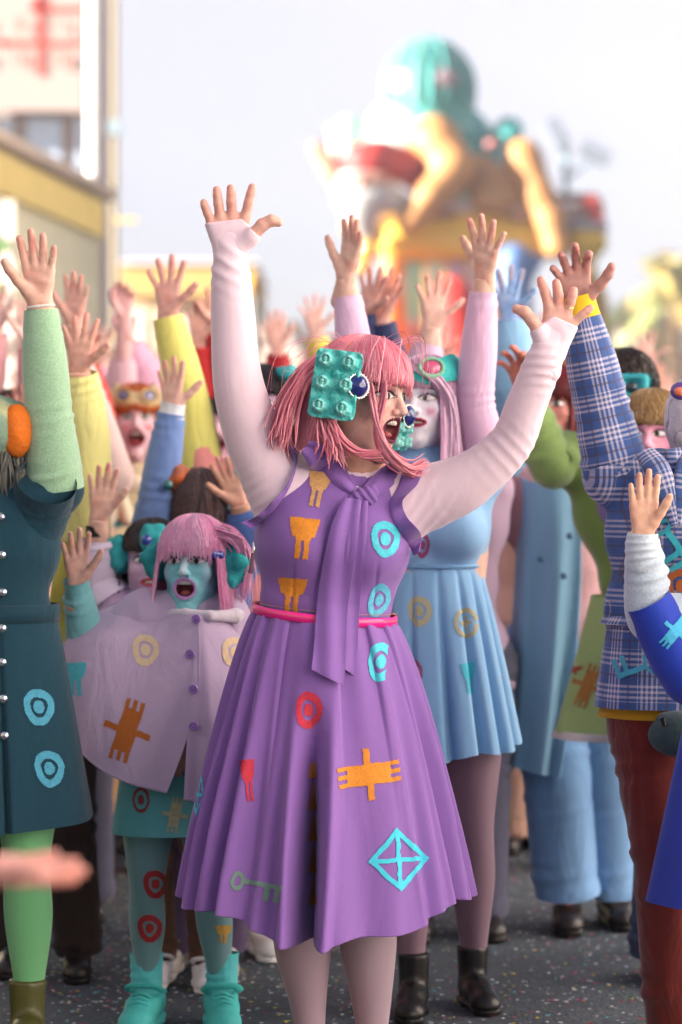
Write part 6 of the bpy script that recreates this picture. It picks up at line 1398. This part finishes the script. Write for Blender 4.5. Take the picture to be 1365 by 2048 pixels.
# ------------------------------------------------------------------ G: orange wig, cream coat
def woman_orange():
    Y = 8.6
    low = dict(kind='skirt', name='coat_skirt', col='#d6c6a4', mat=M_CLOTH, zt=.60, zb=.33, rt=(.09, .07), rb=(.14, .12), nf=6, amp=.01)
    i = person('woman with orange bob wig, cream goggle cap and cream coat with a bow', Y, (272, 838), hs=1.02, hyaw=6, mouth='open', waist_x=262, bust=True, hz=1.62,
        face=dict(skin='#e2bcc4', paint='#e6c0ca', lips='#8a1c3a', shadow='#c9b83a', brow='#8a5a2a', blush='#e07a8a', lash=1.6, iris='#223a44', around='#e4c6cf'), skin='#e2bca9', top='#d9caa8', toplen=.59, lod=1,
        arms=[arm(1, (372, 960), (400, 830), Y+.1, Y+.1, col='#d9caa8', fat=1.2, pose='open'), arm(-1, (205, 1000), (178, 850), Y+.1, Y+.2, col='#d9caa8', fat=1.2, pose='open')], lower=low, legs='#c9a070', shoes=('hightop', '#a8242a', '#e0dcd0', M_CLOTH), feet=[(-.10, -.08, 6), (.03, 0, 8)],
        wig=dict(col='#b8501c', col2='#e07a30', len=-.13, flare=.10, fringe=.024, open=66, fringe_w=46, vol=1.05, n=500, seed=22, curl=-.3))
    goggles_cap(i, '#dcc79a', '#6a6a8a', '#c8a870'); bv = bvh_of(i['top'])
    g = Geo(); c_ = P(238, 968, Y-.15); s = SDF(); s.ell(c_+(-.05, 0, 0), (.05, .02, .032)); s.ell(c_+(.05, 0, 0), (.05, .02, .032)); s.sph(c_, .02); s.cone(c_, c_+(-.03, 0, -.12), .016, .026); s.cone(c_, c_+(.03, 0, -.12), .016, .026); V, F = s.mesh(.008); g.add(V, F, lin('#e6dcc0')); g.build('neck_bow', M_CLOTH, i['root'])
    put(bv, s_tooth, (232, 1012), (32, 44), 185, '#52bcc6', i['root'], Y, material=M_PRINT2)
    put(bv, s_ringo, (292, 1060), (18, 22), 0, '#c0603a', i['root'], Y, material=M_PRINT2)
woman_orange()
# ------------------------------------------------------------------ K: purple painted face, lime sleeve
def woman_lime():
    Y = 7.0
    i = person('woman with lilac painted face and dark hair, lime yellow sleeve up, salmon top', Y, (518, 812), hs=1.0, hyaw=-6, mouth='smile', waist_x=465, hz=1.66,
        face=dict(skin='#cfa2c2', paint='#cfa6c6', lips='#8a2a5a', shadow='#4a6a7a', brow='#241a24', lash=1.4, neckpaint=1), skin='#d8ab9c', top='#dc8f8c', toplen=.52, lod=1,
        arms=[arm(-1, (386, 835), (336, 632), Y, Y-.02, col='#dcd878', end=.99, pose='spread', up=(0, -.1, 1), face=(-.1, -1, .1), thumb=1, hs=1.02, fat=1.02, loose=1.2, wr=wrinkle(.003, [(.9, .1)], .03), skin='#d6a79c', mat=M_KNIT)],
        lower=dict(kind='skirt', name='skirt', col='#dc8f8c', zt=.58, zb=.40, rt=(.09, .07), rb=(.13, .12), nf=7, amp=.01), legs='#b08898', wig=dict(col='#181216', col2='#2c2228', len=-.12, flare=.1, fringe=None, open=52, hairline=R(34), vol=1.0, n=350, seed=23), shoes=('low', '#d8d8d8', '#eeeeee'))
    lump(i, (.085, .0, .09), (.045, .05, .03), '#3fb0b4', seed=11); bv = bvh_of(i['top'])
    put(bv, s_tooth, (462, 985), (22, 44), 10, '#52bcc6', i['root'], Y, material=M_PRINT2); 
woman_lime()
# ------------------------------------------------------------------ I: blue sleeve with white cuff, orange knob piece
def kid_bluesleeve():
    Y = 6.75
    i = person('child with periwinkle blue sleeve and white cuff, orange pulp headpiece with a teal knob', Y, (398, 1012), hs=.90, hyaw=180, mouth='smile', waist_x=405, hz=1.42, face=dict(skin='#b9a0c4', paint='#a99ac4', lips='#6a2a5a', neckpaint=1), skin='#d6a89a', top='#4f6fae', toplen=.45, lod=1,
        arms=[arm(-1, (316, 990), (344, 825), Y-.02, Y-.04, col='#6f8cc4', end=.99, pose='back', up=(.0, .05, 1), face=(.4, .8, 0), thumb=1, hs=.9, fat=1.0, loose=1.25, cuff=('#d8dce4', .03), skin='#d9b0a4'),
              arm(1, (500, 1090), (480, 1010), Y-.02, Y-.06, col='#4f6fae', end=.9, pose='open', up=(-.35, -.1, .9), face=(0, -1, 0), thumb=-1, hs=.85, fat=1.2, skin='#d8a890')],
        lower=dict(kind='trousers', col='#4a3a5a'), feet=[(-.09, 0, -5), (.06, .02, 5)], shoes=('sneaker', '#b9b4b0', '#d9d6d0', M_RUBBER), wig=dict(col='#3a2a2c', col2='#6a4a44', len=-.13, flare=.1, fringe=.0, vol=.96, n=700, seed=24, wave=.02))
    lump(i, (.060, .04, .085), (.050, .045, .058), '#c9602a', seed=12, knob=(.085, .082, .065), kn=(.2, 1, 0), kr=.016, kcol='#1f6a70')
kid_bluesleeve()
# ------------------------------------------------------------------ P: blonde, pink face
person('woman with short blonde hair and pink painted face looking left over the checked shoulder', 6.6, (1304, 872), hs=1.0, byaw=-58, hyaw=-14, mouth='smile', hz=1.60, waist_x=1385, face=dict(skin='#e6a9ba', paint='#e8a4b8', lips='#b04a6a', shadow='#8a4a6a', brow='#6a4a30', lash=1.2, side='#e08aa8', gaze=-.35, neckpaint=1), skin='#e0b0a0', top='#7a6a9a', toplen=.45, lod=0,
    arms=[arm(1, (1420, 900), (1440, 760), 6.7, col='#7a6a9a'), arm(-1, (1290, 1100), (1300, 1240), 6.65, 6.6, col='#7a6a9a', up=(0, 0, -1))], lower=dict(kind='trousers', col='#3a4a6a'), shoes=('sneaker', '#d4d2cc', '#e6e4de', M_RUBBER), feet=[(-.09, .05, -5), (.09, 0, 5)],
    wig=dict(col='#6f5030', col2='#c9a468', len=-.07, flare=.06, fringe=None, open=46, hairline=R(30), vol=1.10, n=900, seed=25, wave=.02, curl=-.3))
# ------------------------------------------------------------------ N: curly man with teal goggles and green velvet coat
def man_green():
    Y = 7.0
    low = dict(kind='skirt', name='coat_skirt', col='#a6c07c', mat=M_CLOTH, top=P(1272, 1190, Y), bot=P(1258, 1462, Y), rt=(.075, .062), rb=(.120, .10), nf=5, amp=.008, bell=1.0)
    i = person('man with dark curly hair, spiky turquoise goggles and green velvet sleeve', Y, (1246, 792), hs=1.05, hyaw=-12, mouth='smile', waist_x=1306, face=dict(skin='#7fb4bc', paint='#74b0ba', lips='#2a5a6a', neckpaint=1), skin='#c08878', top='#7f9f4a', toplen=.50, topmat=M_FUZZ, lod=1,
        arms=[arm(-1, (1102, 930), (1052, 792), Y-.05, Y-.08, col='#8fae62', end=.99, pose='claw', up=(-.25, -.2, 1), face=(-.5, -.8, 0), thumb=1, hs=1.0, fat=.98, loose=1.32, mat=M_FUZZ, skin='#c27a6a', tip='#c8604c', wr=wrinkle(.010, [(.5, .3)], .055))],
        lower=low, legs='#3a4a2a', feet=[(.10, .05, -8), (.26, .05, 8)], shoes=('low', '#1c1412', '#14100e'), wig=dict(col='#17110f', col2='#3c2c24', len=.0, flare=.0, fringe=None, open=70, hairline=R(30), vol=1.12, n=900, seed=26, wave=.05, rag=.02))
    g = Geo(); skirt(g, P(1258, 1458, Y), P(1258, 1474, Y), (.214, .178), (.218, .182), '#d8d0d0', nf=5, amp=.008, na=120, nz_=4); g.build('white_hem', M_CLOTH, i['root'])
    put(bvh_of(low['geo']), s_chip, (1176, 1372), (46, 32), 68, '#b07a3c', low['obj'], Y, material=M_PRINT2); put(bvh_of(low['geo']), s_chip, (1150, 1340), (18, 10), 20, '#b04a3c', low['obj'], Y, material=M_PRINT2)
    g = Geo(); s = SDF(); s.box((0, -.095, .022), (.078, .022, .034), .012, k=.01); s.box((-.036, -.12, .02), (.022, .014, .02), .005, op='s'); s.box((.036, -.12, .02), (.022, .014, .02), .005, op='s')
    for a in range(9): s.cone((.08, -.08, -.01+.008*a), (.094, -.088, -.01+.008*a), .003, .002, k=.002); s.cone((-.072+.018*a, -.1, .052), (-.072+.018*a, -.106, .064), .003, .002, k=.002)
    V, F = s.mesh(.0045); g.add(hl(i, V), F, lin('#3aa6b0')); go = g.build('spiky_goggles', M_PAINT, i['root'])
    for q in (-1, 1): g = Geo(); ball(g, hl(i, (q*.036, -.104, .02)), (.02, .008, .018), (.015, .03, .05), 12); g.build('lens', M_GLOSS, go)
man_green()
# ------------------------------------------------------------------ coat person, light blue long coat
def coat_person():
    Y = 7.45
    low = dict(kind='trousers', col='#84b0e2', w=1.25, end=.10)
    i = person('person in long pale blue coat and blue trousers, blue gloved hand raised', Y, (1108, 812), hs=1.03, hyaw=-20, mouth='open', waist_x=1146, fat=1.1, face=dict(skin='#c98a80', paint='#d08a80', lips='#8a2a2a', neckpaint=1), skin='#cf9d90', top='#d8a8b0', toplen=.52, lod=1,
        arms=[arm(-1, (1035, 860), (1018, 640), Y, Y-.02, col='#86b4d8', end=.99, pose='spread', up=(-.05, -.1, 1), face=(-.1, -1, 0), thumb=1, hs=.98, fat=1.35, loose=1.35, skin='#8fb0dc', tip='#d8a898', wr=wrinkle(.006, [(.5, .2), (.9, .1)], .05)),
              arm(1, (1236, 1080), (1240, 1240), Y, col='#86b4d8', fat=1.2, up=(0, 0, -1))], lower=low, feet=[(-.02, -.04, -4), (.13, .05, 6)], shoes=('low', '#1a1210', '#120e0c'), wig=dict(col='#4a0f14', col2='#8a1c20', len=-.13, flare=.1, fringe=.02, n=350, seed=27))
    g = Geo(); n, m = 60, 50; A_ = crom([(1100, 905, Y+.10), (1040, 925, Y+.02), (1050, 960, Y-.10), (1100, 960, Y-.15), (1152, 935, Y-.15)], n); B_ = crom([(1130, 1550, Y+.20), (1010, 1500, Y+.05), (1020, 1530, Y-.12), (1075, 1548, Y-.2), (1120, 1556, Y-.2)], n); Cm = crom([(1120, 1200, Y+.17), (1035, 1180, Y+.03), (1040, 1200, Y-.12), (1100, 1210, Y-.19), (1160, 1200, Y-.19)], n)
    V = np.zeros((n, m, 3))
    for a in range(n):
        for b_ in range(m):
            t = b_/(m-1); p = A_[a]*(1-t)*(1-2*t)+Cm[a]*4*t*(1-t)+B_[a]*t*(2*t-1); V[a, b_] = P(p[0], p[1], p[2]-.018*t*math.sin(a*.42+t))
    grid(g, V, lin('#8fc0e4'), thick=.004); co = g.build('long_coat', M_CREPE, i['root']); buttons(i['root'], [P(1140, 1072, Y-.2), P(1128, 1152, Y-.205), P(1082, 1118, Y-.19)], .010, '#3a6a98')
    V2 = V.copy(); V2[..., 0] = 2*P(1158, 0, Y)[0]-V[..., 0]; V2[:, :, 0] += .0; g = Geo(); 
    g2 = Geo(); A2 = crom([(1195, 905, Y+.10), (1238, 930, Y+.02), (1232, 960, Y-.06)], 30); B2 = crom([(1180, 1550, Y+.18), (1270, 1540, Y+.1), (1262, 1548, Y-.02)], 30); V = np.array([[P(*(A2[a]*(1-t)+B2[a]*t)) for t in np.linspace(0, 1, 30)] for a in range(30)]); grid(g2, V, lin('#8fc0e4'), thick=.004); g2.build('long_coat_side', M_CREPE, i['root'])
coat_person()
# ------------------------------------------------------------------ S: teal jacket between the skirts
def teal_jacket():
    Y = 9.2; low = dict(kind='trousers', col='#3e9298')
    i = person('person in teal jacket with black buttons, half hidden beside the light blue skirt', Y, (992, 850), hs=1.0, hyaw=5, mouth='smile', waist_x=990, hz=1.62, fat=1.15, face=dict(skin='#7fb8bc', paint='#7ab4ba', neckpaint=1), skin='#cfa294', top='#3b99a2', toplen=.47, lod=1,
        arms=[arm(1, (1060, 1030), (1075, 920), Y, col='#3b99a2', fat=1.1), arm(-1, (905, 860), (880, 730), Y, col='#3b99a2', fat=1.1)], lower=low, feet=[(-.02, -.12, -30), (.09, .0, 20)], shoes=('boot', '#2a1610', '#1c100c'), wig=dict(col='#1c1a1c', col2='#3a3436', len=-.10, fringe=.03, n=200, seed=28))
    buttons(i['root'], [P(985, 1052, Y-.17), P(982, 1085, Y-.175), P(975, 1126, Y-.18)], .016, '#101418'); put(bvh_of(i['top']), s_ring, (1001, 1149), (19, 19), 0, '#a84a5c', i['root'], Y, material=M_PRINT2)
teal_jacket()
# ------------------------------------------------------------------ foreground blurred hand from a person beside the camera
def front_person():
    Y = 2.8
    i = person('blurred person in front at the left edge, only a pink hand reaching into the picture', Y, (-560, 760), hs=1.0, hyaw=160, mouth='smile', waist_x=-560, skin='#d88a78', face=dict(skin='#d89a88'), top='#b8a0a8', toplen=.46, lod=1, hz=1.6,
        arms=[arm(1, (-330, 1690), (-85, 1738), Y-.02, Y, col='#c9a8b0', pose='flat', up=(1, .15, -.05), face=(0, -.3, 1), thumb=1, hs=.85, fat=1.0, end=.6, skin='#cf9a90', tip='#d0755e')], lower=dict(kind='trousers', col='#3a3a4a'), wig=dict(col='#3a2a24', col2='#5a443a', len=-.1, n=200, seed=30))
front_person()
# ------------------------------------------------------------------ raised arms behind, each with its own person
def rear(label, Y, head, el, wr, side, sleeve, hand='#d8ab9c', pose='open', up=(0, -.1, 1), top=None, hair_c=('#2a2024', '#4a3a34'), end=.97, face=(0, -1, 0), thumb=None, fat=1.0, hs=.98, fpaint='#c9a8c0', lod=2, cuff=None, lower='#5a5a70', el2=None, hz=1.66, wig=None):
    arms = [arm(side, el, wr, Y, Y-.03, col=sleeve, pose=pose, up=up, end=end, face=face, thumb=thumb if thumb else -side, fat=fat, hs=hs, skin=hand, cuff=cuff, loose=1.25)]
    if el2: arms.append(arm(-side, el2[0], el2[1], Y, Y-.03, col=sleeve, pose=pose, up=up, end=end, face=face, thumb=side, fat=fat, hs=hs, skin=hand, loose=1.25))
    return person(label, Y, head, hs=1.0, hyaw=random.uniform(-15, 15), mouth='open' if random.random() < .6 else 'smile', hz=hz, face=dict(skin=fpaint, paint=fpaint, lips='#8a2a4a', neckpaint=1, brow='#2a2020'), skin=hand, top=top or sleeve, toplen=.45, lod=lod, arms=arms, lower=dict(kind='trousers', col=lower), wig=wig or dict(col=hair_c[0], col2=hair_c[1], len=-.12, flare=.1, fringe=.03, n=130, seed=int(Y*100)), shoes=('low', '#2a2426', '#1c1818'))
rear('person with navy sleeves, two bare hands side by side right above the egg carton', 7.6, (745, 800), (742, 770), (728, 635), -1, '#27305a', '#d9a79c', 'spread', (.3, -.2, 1), end=.95, el2=((790, 780), (762, 640)), cuff=('#20305a', .02), face=(-.6, -.8, 0))
rear('person with lavender sleeve and spread hand over the light blue dress woman head', 7.3, (905, 850), (838, 780), (864, 655), -1, '#cfb0cc', '#e6bcae', 'spread', (.05, -.1, 1), end=.75, face=(.1, -1, 0))
rear('person with bare forearm and half closed hand behind the pale yellow sleeve', 7.6, (118, 830), (170, 790), (148, 650), 1, '#d9c0bc', '#dcaca0', 'open', (.1, -.15, 1), end=.4, face=(-.3, -1, 0))
rear('person in salmon red with a raised hand left of the bright sleeve, behind everyone', 8.4, (92, 890), (196, 830), (172, 730), 1, '#c23a28', '#d89a8c', 'claw', (.1, -.1, 1), fpaint='#c99aa0')
rear('person in mauve pink sleeve with a fist-like hand above the orange wig', 9.3, (215, 860), (288, 760), (256, 690), 1, '#d9a2bc', '#dba8a8', 'relax', (-.05, 0, 1), fat=1.35, fpaint='#9fc4d0')
rear('person in red jersey and mustard sleeve behind the lime sleeve', 8.6, (448, 850), (412, 800), (398, 690), -1, '#b8282a', '#dcae9e', 'open', (0, -.1, 1), el2=((440, 780), (436, 660)), fpaint='#caa0b0')
rear('person in dark red sleeve just left of the pink wig, further back', 9.4, (600, 850), (560, 790), (556, 705), -1, '#a01c28', '#e8bcae', 'open', (-.1, 0, 1), fpaint='#c9a0a8')
rear('person with pale bare hand and lime cuff left of the lavender wrist', 9.6, (655, 860), (655, 760), (632, 672), -1, '#d4c95a', '#ecc6ba', 'spread', (-.1, -.1, 1), fpaint='#c9a0a8')
rear('person holding both hands high at the far left edge, red collar showing', 8.2, (22, 850), (-30, 790), (-10, 660), -1, '#d8a0a8', '#ecc6be', 'open', (0, -.1, 1), el2=((75, 800), (60, 690)), top='#b02a24', fpaint='#e0a8a8')
rear('person in orange top with lime skirt seen past the dark teal coat', 8.0, (112, 1010), (60, 980), (40, 870), -1, '#d8502a', '#d8a090', 'open', top='#e0542a', lower='#b8bc3a', fpaint='#d9a0b0', hz=1.42)
rear('person with bare hand beside the white pole, behind the green fleece sleeve', 9.0, (210, 845), (242, 790), (250, 640), 1, '#d8b0bc', '#dcb0b0', 'relax', (0, 0, 1), end=.5, fpaint='#58b4bc')
rear('person with pale arms up behind the denim sleeve', 9.8, (1050, 840), (1000, 760), (985, 650), -1, '#d8c0b8', '#dcb09c', 'open', (0, 0, 1), el2=((1098, 780), (1102, 700)), fpaint='#d9b0a8')
rear('person in bare legs and white trainers standing behind the long pale blue coat', 9.0, (1070, 860), (1120, 1000), (1140, 900), 1, '#e0b8a8', '#dcae9c', 'open', lower='#c8a090', fpaint='#d9b0a8')
rear('person in brown beside the curly haired man, turquoise scarf', 8.6, (1180, 830), (1140, 780), (1130, 700), -1, '#a86a4a', '#d8a898', 'open', fpaint='#7fb4bc')
# ------------------------------------------------------------------ the crowd further back: a few kinds, copied one by one
def proto(k, Y, x, top, hairc, fp, low):
    base = (682+x/Y*FPX*1.0); X = x
    px = 682.5+x/Y*FPX; sc = FPX/Y
    def q(dx, z): return (px+dx*sc, YH+(EYE-z)*sc)
    rr = random.Random(k)
    a = rr.uniform(.12, .3); b = rr.uniform(.15, .32); za, zb = rr.uniform(1.98, 2.08), rr.uniform(1.9, 2.05)
    return person('x', Y, q(0, 1.56), hs=1.0, hyaw=rr.uniform(-10, 10), mouth='open', hz=1.67, face=dict(skin=fp, paint=fp, lips='#8a2a4a', neckpaint=1, brow='#2a2020'), skin='#e8bcae', top=top, toplen=.46, lod=2,
        arms=[arm(-1, q(-.22, 1.60), q(-a, za-.14), Y, col=top, pose=rr.choice(['open', 'spread', 'wide']), up=(rr.uniform(-.2, .2), -.1, 1), fat=1.1, hs=1.0), arm(1, q(.23, 1.58), q(b, zb-.14), Y, col=top, pose=rr.choice(['open', 'spread', 'claw']), up=(rr.uniform(-.2, .2), -.1, 1), fat=1.1, hs=1.0)],
        lower=dict(kind='trousers', col=low), wig=dict(col=hairc[0], col2=hairc[1], len=-.12, flare=.1, fringe=.03, n=110, seed=k), shoes=('low', '#2a2426', '#1c1818'))
KINDS = [('#c8302a', ('#2a2024', '#4a3a34'), '#d9a89c', '#3a3a4a', 'red top and dark hair'), ('#d9a0b8', ('#d8607c', '#f49aa8'), '#d8b0c8', '#8a5a9a', 'pink top and pink wig'), ('#4aa8ac', ('#b8501c', '#e07a30'), '#8fc4c8', '#3a5a6a', 'teal top and orange wig'),
         ('#dfc68a', ('#8a6a40', '#c9a468'), '#e0b8a8', '#7a5a3a', 'cream top and fair hair'), ('#6a84c0', ('#1c1a20', '#3a3440'), '#b8a0c8', '#3a4a7a', 'blue top and black hair'), ('#e07a34', ('#3fb0b4', '#7ad0d0'), '#d9a090', '#a8a838', 'orange top and turquoise wig')]
PR = []
for k, (t_, h_, f_, l_, d_) in enumerate(KINDS):
    Yk = 11.2; i = proto(k, Yk, -1.5+.62*k, t_, h_, f_, l_); PR.append(i['root'])
def copy_person(src, loc, rz, sc):
    r = src.copy(); COL.objects.link(r); r.location = loc; r.rotation_euler = (0, 0, rz); r.scale = (sc,)*3
    for ch in list(src.children):
        c = ch.copy(); COL.objects.link(c); c.parent = r
        for g2 in ch.children: d = g2.copy(); COL.objects.link(d); d.parent = c
    return r
rr = random.Random(12); rows = [11.2, 12.1, 13.1, 14.3, 15.8, 17.6, 20.0, 23.0, 26.5]; where = ['first', 'second', 'third', 'fourth', 'fifth', 'sixth', 'seventh', 'eighth', 'last']
n_c = 0
for ri, Yr in enumerate(rows):
    half = .15*Yr+.3; nn = [6, 6, 6, 7, 7, 8, 8, 9, 9][ri]; last_k = -1
    for j in range(nn):
        x = -half+2*half*(j+.5)/nn+rr.uniform(-.12, .12); k = (j+ri*2) % 6
        lab = '%s, raised arms, %s from left in %s crowd row' % (KINDS[k][4], ['first', 'second', 'third', 'fourth', 'fifth', 'sixth', 'seventh', 'eighth', 'ninth'][j], ['nearest', 'second', 'third', 'fourth', 'fifth', 'sixth', 'seventh', 'eighth', 'farthest'][ri])
        if ri == 0: o = PR[k]; o.location = (x, Yr+rr.uniform(-.2, .2), 0)
        else: o = copy_person(PR[k], (x, Yr+rr.uniform(-.3, .3), 0), rr.uniform(-.3, .3), rr.uniform(.93, 1.05))
        o['label'] = lab; o['group'] = 'crowd with raised arms in the background'; n_c += 1
# ------------------------------------------------------------------ haze volume added over the street to wash out the distance
g = Geo(); boxg(g, (0, 40, 12.5), (90, 75, 14), (1, 1, 1)); hz = g.build('haze', bpy.data.materials.new('haze_air'), None, smooth=False)
m = hz.data.materials[0]; m.use_nodes = True; t = m.node_tree
for n in list(t.nodes):
    if n.type != 'OUTPUT_MATERIAL': t.nodes.remove(n)
v = t.nodes.new('ShaderNodeVolumePrincipled'); v.inputs['Density'].default_value = .0019; v.inputs['Color'].default_value = (.93, .93, 1.0, 1); v.inputs['Anisotropy'].default_value = .0
t.links.new(v.outputs[0], [n for n in t.nodes if n.type == 'OUTPUT_MATERIAL'][0].inputs['Volume'])
tag(hz, 'thin haze added over the street to wash out the distance', kind='stuff')
